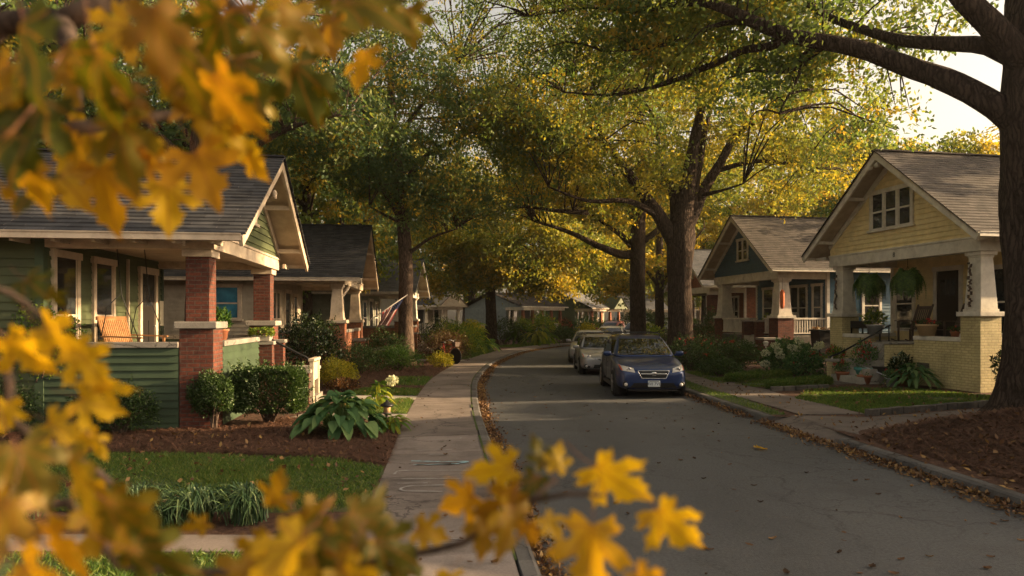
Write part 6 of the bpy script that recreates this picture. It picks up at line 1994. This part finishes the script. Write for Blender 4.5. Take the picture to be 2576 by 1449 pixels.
# flag on the tan house
p0 = at(930, 806, 25.6); p1 = at(1024, 742, 26.0)
T = thing('house_flag', 'stars and stripes flag drooping from a pole on the tan house porch', 'flag', p0)
mb = MB(); mb.tube([(0, 0, 0), p1 - p0], .018, 8); mb.lathe([(0, -.03), (.035, 0), (0, .035)], 10, p1 - p0); mb.build('flagpole', MT['white'], T)
mb = MB(); mb.smooth = True
nu, nv = 26, 24
def fpt(u, v):
    a = p0.lerp(p1, .34 + .60 * u)
    b = at(946 + 30 * u, 824 - 20 * u * (1 - u) - 4 * u, 25.8)
    q = a.lerp(b, v) + Vector((0, .10 * math.sin(u * 13) * v + .03 * math.sin(v * 9), 0))
    q.x += .06 * math.sin(v * 3.1) * (1 - u)
    return q - p0
grid = [[mb.P(fpt(i / nu, j / nv)) for j in range(nv + 1)] for i in range(nu + 1)]
for i in range(nu):
    for j in range(nv):
        u, v = (i + .5) / nu, (j + .5) / nv
        if u > .46 and v < .42: mb.cur = 2
        else: mb.cur = 0 if (int(u * 13) % 2 == 0) else 1
        mb.F([grid[i][j], grid[i + 1][j], grid[i + 1][j + 1], grid[i][j + 1]])
mb.build('cloth', [MT['red'], MT['whitecl'], MT['blue']], T, uv=False)
mb = MB()
for i in range(5):
    for j in range(4):
        q = fpt(.51 + .105 * i, .06 + .095 * j)
        mb.M = Matrix.Translation(q + Vector((0, -.012, 0))) @ Matrix.Rotation(R(90), 4, 'X')
        mb.poly([(math.cos(a) * (.018 if k % 2 == 0 else .008), math.sin(a) * (.018 if k % 2 == 0 else .008), 0) for k, a in enumerate(np.linspace(0, 6.283, 11)[:-1])])
mb.build('star', MT['whitecl'], T)

# bicycle
T = thing('bicycle', 'bicycle with a red front basket standing at the edge of the left sidewalk', 'bicycle', (-2.75, 29.6, YZ), R(48))
for y in (-.52, .52):
    mb = MB(); mb.M = Matrix.Translation((0, y, .34)) @ Matrix.Rotation(R(90), 4, 'Y')
    mb.lathe([(.31, -.018), (.34, -.012), (.345, 0), (.34, .012), (.31, .018), (.305, 0), (.31, -.018)], 26)
    w = mb.build('wheel', MT['rubber'], T)
    mb = MB()
    for k in range(12):
        a = k * math.pi / 6; mb.bar((0, y, .34), (0, y + math.cos(a) * .31, .34 + math.sin(a) * .31), .004, .004)
    mb.build('spokes', MT['alloy'], w)
mb = MB()
for a, b in (((0, -.52, .34), (0, -.38, .88)), ((0, -.40, .78), (0, .12, .36)), ((0, -.40, .80), (0, .22, .82)), ((0, .12, .34), (0, .25, .86)), ((0, .12, .34), (0, .52, .34)), ((0, .23, .78), (0, .52, .34))):
    mb.tube([a, b], .017, 6)
mb.build('frame', MT['red'], T)
mb = MB(); mb.tube([(-.28, -.25, 1.0), (-.2, -.36, 1.02), (0, -.38, .98), (.2, -.36, 1.02), (.28, -.25, 1.0)], .013, 6); mb.tube([(0, -.38, .86), (0, -.38, .99)], .014, 6); mb.build('handlebar', MT['chrome'], T)
mb = MB(); mb.box(-.07, .07, .14, .38, .87, .93); mb.build('saddle', MT['black'], T, bevel=.03)
mb = MB(); mb.frustum(0, -.54, .74, .93, .11, .15, .08, .11); mb.build('basket', MT['dkwood'], T)

# chalk drawings on the left pavement
def chalk(name, label, strokes, mat, w=.035):
    o = Vector((*strokes[0][0], 0))
    T = thing(name, label, 'chalk drawing', o)
    for s in strokes:
        mb = MB()
        P = spline([(*p, 0) for p in s], .05) if len(s) > 2 else [Vector((*s[0], 0)).lerp(Vector((*s[1], 0)), k / 8) for k in range(9)]
        row = []
        for i, p in enumerate(P):
            d = P[min(i + 1, len(P) - 1)] - P[max(i - 1, 0)]
            nrm = Vector((-d.y, d.x, 0)).normalized() * w * random.uniform(.12, .5)
            row.append((mb.P((p.x + nrm.x - o.x, p.y + nrm.y - o.y, .1365)), mb.P((p.x - nrm.x - o.x, p.y - nrm.y - o.y, .1365))))
        for a, b in zip(row, row[1:]): mb.F([a[0], a[1], b[1], b[0]])
        mb.build('stroke', MT[mat], T, uv=False)
    return T


X0 = lambda Y: lx(Y) - .85
chalk('chalk_drawing', 'pale blue chalk strokes on the left sidewalk beside the yellow leaf cluster', [[(X0(9.3) - .35, 9.35), (X0(9.3) + .1, 9.3), (X0(9.3) + .4, 9.32), (X0(9.3) + .3, 9.2), (X0(9.2), 9.12), (X0(9.2) - .3, 9.1)],
      [(X0(9.2) - .25, 9.1), (X0(9.2) + .3, 9.17)]], 'chalkb', .06)
chalk('chalk_drawing', 'long white chalk line and hook below the blue strokes', [[(X0(8.7) - .5, 8.55), (X0(8.7) - .45, 8.75), (X0(8.7), 8.77), (X0(8.7) + .55, 8.78)], [(X0(8.4) - .4, 8.3), (X0(8.4) + .3, 8.33)]], 'chalkw')
chalk('chalk_drawing', 'white chalk curl and scribble nearer the camera on the sidewalk', [[(X0(7.9) + .1, 8.0), (X0(7.9) - .3, 7.95), (X0(7.9) - .35, 7.75), (X0(7.9) + .1, 7.7)], [(X0(8) - .45, 8.08), (X0(8) - .1, 8.1)]], 'chalkw')
chalk('chalk_drawing', 'faint white chalk scribble at the near end of the sidewalk by the kerb', [[(X0(6) + .15, 6.05), (X0(6) + .5, 6.0), (X0(6) + .4, 6.2), (X0(6) + .6, 6.15)], [(X0(6) - .2, 5.85), (X0(6) + .2, 5.95)]], 'chalkw', .025)
chalk('chalk_drawing', 'faded white chalk marks higher up the sidewalk near the hosta', [[(X0(10) - .3, 10.1), (X0(10) + .2, 10.15)], [(X0(11) - .2, 11.0), (X0(11) + .3, 11.05), (X0(11) + .35, 11.2)], [(X0(10) - .1, 9.8), (X0(10) + .3, 9.83)]], 'chalkw', .03)
# moss in the joint between pavement and kerb
mb = MB()
P = offs(LE, .18)
for i in range(len(P) - 1):
    if 4 < P[i].y < 30 and random.random() < .75:
        w = random.uniform(.008, .02)
        mb.quad((P[i].x - w, P[i].y, .1345), (P[i].x + w, P[i].y, .1345), (P[i + 1].x + w, P[i + 1].y, .1345), (P[i + 1].x - w, P[i + 1].y, .1345))
tag(mb.build('joint_moss', MT['moss'], uv=False), kind='stuff')


# ------------------------------------------------------------------ fallen leaves
def drift(name, line, side, y0, y1, dens, width, L=.06):
    P = [p for p in line if y0 <= p.y <= y1]
    pts = []
    for i in range(len(P) - 1):
        d = P[i + 1] - P[i]; nrm = Vector((-d.y, d.x, 0)).normalized() * side
        nn = int(d.length * dens)
        for _ in range(nn):
            o = min(abs(random.gauss(0, width * .5)), width * 2.2)
            c = P[i] + d * random.random() + nrm * o
            pts.append((c.x, c.y, .012 + random.random() * .05 * max(0, 1 - o / width)))
    p = np.array(pts)
    v = leaf_quads(p, L, L * .6, -.05, 2.2)
    v[:, :, 2] = np.maximum(v[:, :, 2], p[:, None, 2] * .6 + .004)
    tag(np_mesh(name, v, MT['litter']), kind='stuff')


drift('leaf_litter', LE, -1, 3, 52, 330, .24)
drift('leaf_litter', [p for p in RE if p.y < 13.9], 1, 3, 13.9, 360, .28)
drift('leaf_litter', RE, 1, 13.9, 50, 200, .22)
p = sample_poly([(5.6, 5), (9.4, 5), (9.6, 12.2), (7, 12.4), (5.35, 11)], 44)
z = YZ + mound_h(p[:, 0], p[:, 1]) + .045
tag(np_mesh('leaf_litter', leaf_quads(np.column_stack([p, z]), .085, .055, 0, 1.6), MT['litter']), kind='stuff')
p = np.concatenate([sample_poly([(5.4, 13.8), (7, 14), (11, 15.4), (9, 12.6), (5.8, 11.3)], 14), sample_poly([(rx(14) + .8, 14), (6.6, 15.5), (6.5, 21), (rx(21) + .8, 21)], 16), sample_poly(RLAWN[0], 7)])
tag(np_mesh('leaf_litter', leaf_quads(np.column_stack([p, np.full(len(p), .16)]), .08, .05, 0, 2), MT['litter']), kind='stuff')
p = np.concatenate([sample_poly(q, 13) for q in (LAWN[0], LAWN[2], LAWN[3], LAWN[4])] + [sample_poly(RLAWN[0], 10)])
tag(np_mesh('leaf_litter', leaf_quads(np.column_stack([p, np.full(len(p), YZ + .055)]), .075, .05, 0, 1.4), MT['litter']), kind='stuff')
p = sample_poly(BED, 16)
tag(np_mesh('leaf_litter', leaf_quads(np.column_stack([p, np.full(len(p), YZ + .05)]), .08, .05, 0, 1.6), MT['litter']), kind='stuff')


def dry_leaf(k):
    mb = MB(); rr = random.Random(k)
    ln, w = .1, rr.uniform(.025, .04)
    cu = rr.uniform(.0, .35)
    mb.smooth = True
    rows = []
    for j in range(6):
        t = j / 5; ww = w * math.sin(math.pi * (t * .9 + .05)) ** .7 * (1 if j % 2 else .75)
        z = .004 + cu * .1 * (t - .5) ** 2 * 2
        rows.append([mb.P((-ww, t * ln - ln / 2, z + cu * .05)), mb.P((0, t * ln - ln / 2, z)), mb.P((ww, t * ln - ln / 2, z + cu * .035))])
    tt = rr.random()
    for j in range(5):
        mb.F([rows[j][0], rows[j][1], rows[j + 1][1], rows[j + 1][0]], tt); mb.F([rows[j][1], rows[j][2], rows[j + 1][2], rows[j + 1][1]], tt)
    o = mb.build('fallen_leaf', MT['litter'], uv=False)
    return o


protos = [dry_leaf(k) for k in range(5)]
cnt = 0
rr = random.Random(5)
while cnt < 260:
    Y = 5.4 + 20 * rr.random() ** 1.4
    a, b = lx(Y) + .25, rx(Y) - .25
    u = rr.random()
    X = a + (b - a) * (u ** 2.0 if rr.random() < .45 else 1 - (1 - u) ** 1.5 * .8)
    if rr.random() < .22:
        X = lx(Y) - rr.uniform(.25, 1.4); z = .136; lb = 'small dry brown leaf lying on the concrete sidewalk'; gp = 'dry leaves scattered on the sidewalk'
    else:
        z = .003; lb = 'small dry brown leaf lying on the grey asphalt road'; gp = 'dry leaves scattered on the road'
    if X > 2.6 and Y > 17.3 and z < .1: continue
    o = protos[cnt] if cnt < 5 else protos[rr.randrange(5)].copy()
    if cnt >= 5: COL.objects.link(o)
    o.location = (X, Y, z); o.rotation_euler = (rr.uniform(-.15, .15), rr.uniform(-.15, .15), rr.uniform(0, 6.28)); s = rr.uniform(.35, .85); o.scale = (s, s, s)
    tag(o, lb, 'leaf', gp); cnt += 1

# ------------------------------------------------------------------ maple foliage close to the camera
def maple_mat(name, stops, tr):
    m, nt, b = new_mat(name)
    nt.nodes.remove(b)
    v = vec(nt)
    no = N(nt, 'ShaderNodeTexNoise', {'Vector': v, 'Scale': 22, 'Detail': 5, 'Roughness': .6})
    oi = N(nt, 'ShaderNodeObjectInfo')
    f = N(nt, 'ShaderNodeMath', {0: no.outputs[0], 1: .55, 2: oi.outputs['Random']}, operation='MULTIPLY_ADD')
    f2 = N(nt, 'ShaderNodeMath', {0: f.outputs[0], 1: .27}, operation='SUBTRACT')
    col = ramp(nt, f2.outputs[0], stops)
    # midrib and side veins fanning from the stalk, brown freckles
    sp = N(nt, 'ShaderNodeSeparateXYZ', {0: v})
    ny = N(nt, 'ShaderNodeMath', {0: sp.outputs[1], 1: -1.0}, operation='MULTIPLY')
    an = N(nt, 'ShaderNodeMath', {0: N(nt, 'ShaderNodeMath', {0: sp.outputs[0]}, operation='ABSOLUTE').outputs[0], 1: ny.outputs[0]}, operation='ARCTAN2')
    rd = N(nt, 'ShaderNodeVectorMath', {0: v}, operation='LENGTH')
    vm = None
    for a in (0, .62, 1.45):
        q = N(nt, 'ShaderNodeMath', {0: an.outputs[0], 1: a}, operation='SUBTRACT')
        q = N(nt, 'ShaderNodeMath', {0: N(nt, 'ShaderNodeMath', {0: q.outputs[0]}, operation='SINE').outputs[0]}, operation='ABSOLUTE')
        q = N(nt, 'ShaderNodeMath', {0: q.outputs[0], 1: rd.outputs['Value']}, operation='MULTIPLY')
        vm = q if vm is None else N(nt, 'ShaderNodeMath', {0: vm.outputs[0], 1: q.outputs[0]}, operation='MINIMUM')
    col = mixc(nt, ramp(nt, vm.outputs[0], [(.0, .75), (.028, 0)]), col, (.30, .12, .02))
    fr = N(nt, 'ShaderNodeTexNoise', {'Vector': v, 'Scale': 9, 'Detail': 6, 'Roughness': .7})
    col = mixc(nt, ramp(nt, fr.outputs[0], [(.60, 0), (.70, .75)]), col, (.12, .05, .015))
    tc = mixc(nt, 1, col, (1.4, 1.25, .45), 'MULTIPLY')
    d = N(nt, 'ShaderNodeBsdfDiffuse', {'Color': col}); t = N(nt, 'ShaderNodeBsdfTranslucent', {'Color': tc})
    mx = N(nt, 'ShaderNodeMixShader', {0: tr, 1: d.outputs[0], 2: t.outputs[0]})
    g = N(nt, 'ShaderNodeBsdfGlossy', {'Color': (.6, .5, .3, 1), 'Roughness': .45})
    mx2 = N(nt, 'ShaderNodeMixShader', {0: .05, 1: mx.outputs[0], 2: g.outputs[0]})
    nt.links.new(mx2.outputs[0], nt.nodes['Material Output'].inputs['Surface'])
    return m


MT['mp_yel'] = maple_mat('maple_yellow', [(0, (.50, .325, .015)), (.5, (.56, .365, .017)), (1, (.42, .22, .012))], .6)
MT['mp_amb'] = maple_mat('maple_amber', [(0, (.25, .15, .007)), (.5, (.32, .20, .009)), (1, (.17, .08, .007))], .6)
MT['mp_grn'] = maple_mat('maple_green', [(0, (.045, .058, .006)), (.5, (.09, .085, .008)), (1, (.17, .12, .009))], .45)
MT['stalk'] = flat('leaf_stalk', (.17, .065, .03), .5)
HALF = [(0, 0), (.09, -.05), (.20, -.13), (.33, -.17), (.33, -.06), (.46, -.04), (.38, .06), (.25, .13), (.36, .20), (.50, .22), (.56, .34), (.66, .42), (.53, .44), (.49, .54), (.36, .46), (.24, .40), (.17, .38),
        (.22, .52), (.32, .60), (.24, .66), (.25, .78), (.14, .80), (.08, .92), (0, 1.06)]


def maple_mesh(k):
    rr = random.Random(k)
    jit = lambda a: a + rr.uniform(-.025, .025)
    pts = [(a, b) if a == 0 else (jit(a), jit(b)) for a, b in HALF] + [(-a, b) if a == 0 else (-jit(a), jit(b)) for a, b in reversed(HALF[1:-1])]
    bm = bmesh.new()
    f = bm.faces.new([bm.verts.new((a, -b, 0)) for a, b in pts])
    bmesh.ops.triangulate(bm, faces=[f])
    for _ in range(2): bmesh.ops.subdivide_edges(bm, edges=bm.edges[:], cuts=1, use_grid_fill=True)
    c1, c2, c3 = rr.uniform(.15, .45), rr.uniform(-.25, .35), rr.uniform(0, 6)
    for v in bm.verts:
        x, y = v.co.x, -v.co.y
        v.co.z = .22 * abs(x) * (1 if c2 > 0 else -.6) - c1 * max(0, y - .1) ** 2 * .6 + .05 * math.sin(x * 9 + c3) * math.cos(y * 7) - .35 * c2 * x * x
    mats = [0] * len(bm.faces)
    me = bpy.data.meshes.new('leaf'); bm.to_mesh(me); bm.free()
    return me


def leaf_with_stalk(k, mat):
    me = maple_mesh(k)
    mb = MB()
    mb.v = [tuple(v.co) for v in me.vertices]; mb.f = [tuple(p.vertices) for p in me.polygons]
    n = len(mb.f); mb.mi = [0] * n; mb.sm = [True] * n; mb.t = [.5] * n
    mb.cur = 1
    rr = random.Random(k + 50)
    mb.tube([(0, -.15, .004), (0, 0, .006), (rr.uniform(-.05, .05), .25, .03), (rr.uniform(-.15, .15), .6, rr.uniform(.02, .14))], [.006, .009, .009, .011], 5)
    o = mb.build('leaf', [MT[mat], MT['stalk']], None, uv=False)
    m2 = o.data; bpy.data.objects.remove(o); bpy.data.meshes.remove(me)
    return m2


LEAVES = {m: [leaf_with_stalk(k * 7 + i, m) for k in range(5)] for i, m in enumerate(('mp_yel', 'mp_amb', 'mp_grn'))}


def put_leaf(parent, x, y, Y, size, roll, mat, pitch=0.0, yaw=0.0, k=None, org=Vector((0, 0, 0))):
    """size = blade length in metres; roll 0 hangs tip down, seen from the camera"""
    me = LEAVES[mat][random.randrange(5) if k is None else k]
    o = bpy.data.objects.new('leaf', me); link(o, parent)
    M = Matrix.Rotation(roll, 4, 'Y') @ Matrix.Rotation(yaw, 4, 'Z') @ Matrix.Rotation(R(90) + pitch, 4, 'X')
    o.rotation_euler = M.to_euler()
    o.scale = (size * random.uniform(.72, 1.08), size, size * random.uniform(.6, 1.3))
    o.location = at(x, y, Y) - org
    return o


def px2m(px, Y): return px / 1752.6 * Y


TR = Vector((-2.3, 1.1, YZ))
MP = thing('maple_tree', 'maple whose yellow and brown leaves hang out of focus across the upper left', 'tree', TR)
mb = MB()
mb.tube([(0, 0, -.1), (0, 0, .3), (.02, 0, 1.4), (.05, -.02, 2.4), (.02, 0, 3.4), (0, 0, 4.4)], [.17, .13, .115, .10, .08, .04], 12, wob=.05)
mb.build('trunk', MT['bark2'], MP, uv=False)
def branch(parent, org, pts, r0, r1):
    mb = MB(); P = spline(pts, .06); m = len(P) - 1
    mb.tube([p - org for p in P], [r0 + (r1 - r0) * i / m for i in range(m + 1)], 8)
    mb.build('branch', MT['bark2'], parent, uv=False)
branch(MP, TR, [TR + Vector((.04, 0, 2.2)), at(-350, 200, 1.12), at(0, 60, 1.15), at(160, 50, 1.1), at(320, -20, 1.1), at(520, -60, 1.15), at(800, -40, 1.25), at(1020, 0, 1.3)], .05, .006)
branch(MP, TR, [TR + Vector((.04, 0, 1.9)), at(-300, 330, 1.05), at(0, 320, 1.05), at(150, 330, 1.02), at(330, 300, 1.05), at(480, 290, 1.1), at(620, 320, 1.1)], .04, .005)
branch(MP, TR, [at(150, 60, 1.1), at(165, 90, 1.05), at(180, 130, 1.0), at(190, 200, .98), at(200, 280, .97)], .02, .005)
branch(MP, TR, [at(520, -60, 1.15), at(620, 60, 1.12), at(700, 160, 1.1), at(760, 230, 1.1)], .012, .004)
rr = random.Random(21)
R_ = lambda a, b: rr.uniform(a, b)
HAND = [  # x, y (stalk end of the blade, photograph pixels), depth, length px, roll deg, material
    (490, 380, .95, 165, -24, 'mp_yel'), (250, 425, .95, 165, -8, 'mp_yel'), (420, 470, 1.0, 125, -4, 'mp_yel'), (545, 300, 1.0, 150, -40, 'mp_yel'), (575, 270, 1.0, 100, -62, 'mp_yel'),
    (110, 440, .9, 140, 14, 'mp_grn'), (330, 330, .95, 120, -20, 'mp_yel'), (200, 350, .95, 110, 10, 'mp_amb'),
    (920, 130, 1.15, 130, 2, 'mp_amb'), (1030, 20, 1.15, 120, -18, 'mp_grn'), (740, 160, 1.05, 190, -18, 'mp_grn'), (840, 40, 1.1, 150, -8, 'mp_amb'), (620, 395, 1.0, 95, -40, 'mp_amb'),
    (70, 420, .85, 170, 12, 'mp_amb'), (150, 440, .95, 130, -40, 'mp_yel'), (375, 350, 1.0, 90, 10, 'mp_yel'), (300, 300, .8, 220, -10, 'mp_grn'), (110, 250, .75, 260, 20, 'mp_grn'),
    (60, 70, .7, 280, -30, 'mp_grn'), (240, 130, .75, 250, 15, 'mp_grn'), (420, 120, .8, 240, -20, 'mp_grn'), (560, 40, .85, 200, 25, 'mp_grn'), (640, 60, .9, 180, -35, 'mp_grn'),
    (380, 20, .7, 230, -10, 'mp_amb'), (520, 190, .95, 160, -45, 'mp_yel'), (470, 240, .9, 170, -60, 'mp_amb'), (700, 20, .95, 170, -70, 'mp_amb'), (600, 150, .9, 180, -25, 'mp_grn'),
    (20, 160, .8, 200, 40, 'mp_amb'), (180, 330, .9, 120, 30, 'mp_amb'), (30, 330, .7, 240, 15, 'mp_grn'), (280, 210, .9, 150, -60, 'mp_amb'), (330, 60, .9, 140, 50, 'mp_yel'),
    (150, 180, .85, 190, -70, 'mp_amb'), (760, 80, 1.1, 130, -50, 'mp_amb'), (880, -20, 1.15, 150, 20, 'mp_grn'), (980, -40, 1.2, 130, -20, 'mp_grn'), (500, 10, .95, 110, -50, 'mp_yel'),
    (220, 400, 1.0, 80, 60, 'mp_yel'), (455, 60, 1.0, 130, 30, 'mp_amb'), (650, 230, 1.05, 120, 20, 'mp_grn'), (800, 200, 1.1, 130, 5, 'mp_grn'), (350, 400, .95, 100, -75, 'mp_yel'), (40, 490, .95, 90, 80, 'mp_amb'),
]
for x, y, Y, ln, rl, mt in HAND:
    put_leaf(MP, x, y, Y, px2m(ln, Y) * (1.06 if mt == 'mp_yel' else .88), R(rl), mt, R_(-.6, .6), R_(-.6, .6), org=TR)
for k in range(12):
    x = R_(-60, 640) if k < 10 else R_(600, 950); y = R_(-90, 330) if x < 640 else R_(-90, 60)
    if y > 330 - max(0, x - 350) * .5: continue
    Y = R_(.75, 1.2)
    put_leaf(MP, x, y, Y, R_(.07, .125), R_(-1.2, .9), rr.choice(('mp_grn', 'mp_grn', 'mp_amb', 'mp_amb', 'mp_yel')), R_(-.9, .9), R_(-.9, .9), org=TR)

TS = Vector((-1.35, .75, YZ))
MS = thing('maple_sapling', 'young maple whose low yellow leaves fill the bottom of the frame out of focus', 'tree', TS)
mb = MB(); mb.tube([(0, 0, -.1), (.02, 0, .5), (.05, 0, 1.2), (.06, .02, 1.9)], [.04, .032, .026, .014], 10); mb.build('trunk', MT['bark2'], MS, uv=False)
branch(MS, TS, [TS + Vector((.04, 0, 1.35)), at(-150, 900, .9), at(30, 1060, .88), at(110, 1110, .9), at(240, 1180, .95), at(320, 1260, .95)], .012, .004)
branch(MS, TS, [TS + Vector((.04, 0, 1.0)), at(-100, 1300, .8), at(300, 1420, .85), at(700, 1440, .9), at(1090, 1385, .9), at(1200, 1345, .88), at(1330, 1262, .86), at(1400, 1202, .88)], .012, .003)
branch(MS, TS, [at(1330, 1262, .86), at(1430, 1242, .85), at(1520, 1247, .85)], .004, .002)
branch(MS, TS, [TS + Vector((.05, 0, 1.5)), at(-200, 700, .85), at(-20, 720, .85), at(60, 760, .88), at(150, 840, .9)], .01, .003)
HAND = [
    # left cluster, pale in the sun
    (110, 820, .85, 190, -55, 'mp_yel'), (20, 850, .8, 200, -25, 'mp_yel'), (190, 880, .88, 170, -40, 'mp_yel'), (250, 960, .9, 130, -45, 'mp_yel'), (200, 1000, .9, 150, -65, 'mp_yel'),
    (20, 1010, .85, 130, 10, 'mp_yel'), (120, 1060, .9, 140, -60, 'mp_yel'), (220, 1090, .92, 110, -30, 'mp_yel'), (60, 700, .95, 130, -50, 'mp_grn'), (120, 730, 1.0, 80, -20, 'mp_grn'),
    # lower left, olive
    (40, 1120, .7, 260, -25, 'mp_grn'), (180, 1160, .72, 260, -45, 'mp_grn'), (20, 1260, .65, 260, 20, 'mp_amb'), (270, 1260, .75, 230, -40, 'mp_grn'), (120, 1330, .65, 260, -20, 'mp_amb'), (330, 1380, .72, 200, -60, 'mp_grn'),
    (220, 1200, .8, 130, -30, 'mp_amb'), (10, 1180, .75, 200, 30, 'mp_amb'), (60, 1420, .6, 250, -80, 'mp_yel'),
    # lower middle
    (690, 1270, .9, 110, -165, 'mp_amb'), (760, 1285, .9, 130, -50, 'mp_amb'), (680, 1370, .85, 150, 40, 'mp_amb'), (760, 1330, .8, 190, -20, 'mp_grn'), (880, 1290, .85, 170, -70, 'mp_grn'), (640, 1430, .8, 160, 60, 'mp_amb'),
    (820, 1380, .8, 170, 10, 'mp_amb'), (950, 1360, .82, 170, -60, 'mp_grn'), (700, 1420, .75, 180, -10, 'mp_amb'), (1000, 1420, .85, 140, -20, 'mp_grn'), (1050, 1330, .95, 100, -70, 'mp_amb'), (520, 1315, .98, 70, 80, 'mp_amb'),
    (860, 1430, .8, 150, -30, 'mp_yel'), (1130, 1440, .9, 110, 15, 'mp_yel'), (920, 1300, .9, 110, -120, 'mp_grn'),
    # bottom centre spray
    (1490, 1322, .80, 215, 3, 'mp_yel'), (1655, 1282, .84, 165, -46, 'mp_yel'), (1500, 1172, .86, 190, -52, 'mp_yel'), (1300, 1232, .86, 140, 66, 'mp_amb'), (1190, 1247, .88, 120, 62, 'mp_yel'), (1290, 1272, .84, 150, 28, 'mp_amb'),
    (1370, 1172, .88, 95, 165, 'mp_grn'), (1290, 1172, .9, 135, 82, 'mp_yel'), (1400, 1182, .88, 80, -165, 'mp_yel'), (1330, 1317, .82, 100, -6, 'mp_yel'), (1370, 1302, .82, 80, -35, 'mp_yel'),
    (1225, 1297, .86, 120, 12, 'mp_amb'), (1600, 1437, .78, 110, -40, 'mp_yel'), (1350, 1197, .9, 110, 30, 'mp_grn'),
]
for x, y, Y, ln, rl, mt in HAND:
    put_leaf(MS, x, y, Y, px2m(ln, Y) * (.74 if x < 300 else .9), R(rl), mt, R_(-.6, .6), R_(-.65, .65), org=TS)
for k in range(9):
    x, y = (R_(-60, 260), R_(1100, 1480)) if k < 4 else (R_(640, 1080), R_(1350, 1490))
    Y = R_(.68, .95)
    put_leaf(MS, x, y, Y, R_(.06, .11), R_(-1.4, 1.2), rr.choice(('mp_grn', 'mp_amb', 'mp_amb', 'mp_yel')), R_(-.9, .9), R_(-.9, .9), org=TS)
o = bpy.data.objects.new('fallen_leaf', LEAVES['mp_yel'][1]); link(o)
o.location = at(1905, 1120, 10.85); o.location.z = .03; o.rotation_euler = (.1, -.08, 1.9); o.scale = (.2, .2, .2)
tag(o, 'large yellow maple leaf lying alone on the road, right of centre', 'leaf')

# ------------------------------------------------------------------ light, sky, camera
AZ, EL = R(2), R(17)                     # the sun stands to the right and a little ahead
sun = bpy.data.lights.new('sun', 'SUN'); sun.energy = 5.0; sun.angle = R(.53); sun.color = (1.0, .71, .39)
so = bpy.data.objects.new('sun', sun); link(so)
so.rotation_euler = Vector((math.cos(AZ) * math.cos(EL), math.sin(AZ) * math.cos(EL), math.sin(EL))).to_track_quat('Z', 'Y').to_euler()
so.location = (30, 10, 20)
w = bpy.data.worlds.new('World'); SC.world = w; w.use_nodes = True
nt = w.node_tree
sky = nt.nodes.new('ShaderNodeTexSky'); sky.sky_type = 'NISHITA'; sky.sun_disc = False
sky.sun_elevation = EL; sky.sun_rotation = R(90) - AZ
sky.air_density = 1.0; sky.dust_density = 5.0; sky.ozone_density = .5
hz = N(nt, 'ShaderNodeHueSaturation', {'Color': sky.outputs[0], 'Saturation': .45})      # a pale hazy evening sky
wt = mixc(nt, 1, hz.outputs[0], (1.16, 1.0, .80), 'MULTIPLY')
bg = nt.nodes['Background']; nt.links.new(wt, bg.inputs['Color']); bg.inputs['Strength'].default_value = .100

hm = bpy.data.materials.new('haze'); hm.use_nodes = True
hn = hm.node_tree; hn.nodes.remove(hn.nodes['Principled BSDF'])
pv = N(hn, 'ShaderNodeVolumePrincipled', {'Color': (1, .95, .86, 1), 'Density': .00025, 'Anisotropy': .35})
hn.links.new(pv.outputs[0], hn.nodes['Material Output'].inputs['Volume'])
mb = MB(); mb.box(-260, 260, -260, 260, -1.1, 30)
tag(mb.build('haze', hm, uv=False), kind='stuff')

cam = bpy.data.cameras.new('camera'); co = bpy.data.objects.new('camera', cam); link(co)
co.location = (0, 0, EYE); co.rotation_euler = (R(90), 0, 0)
cam.sensor_width = 36; cam.lens = 24.49; cam.shift_y = .0295
cam.clip_start = .05; cam.clip_end = 2000
cam.dof.use_dof = True; cam.dof.focus_distance = 17; cam.dof.aperture_fstop = 2.3; cam.dof.aperture_blades = 9
SC.camera = co
SC.view_settings.view_transform = 'Standard'; SC.view_settings.look = 'None'
SC.view_settings.exposure = 1.6; SC.view_settings.gamma = 1
SC.cycles.use_denoising = True
SC.cycles.max_bounces = 8; SC.cycles.diffuse_bounces = 4; SC.cycles.transmission_bounces = 4; SC.cycles.glossy_bounces = 3
SC.cycles.sample_clamp_indirect = 6
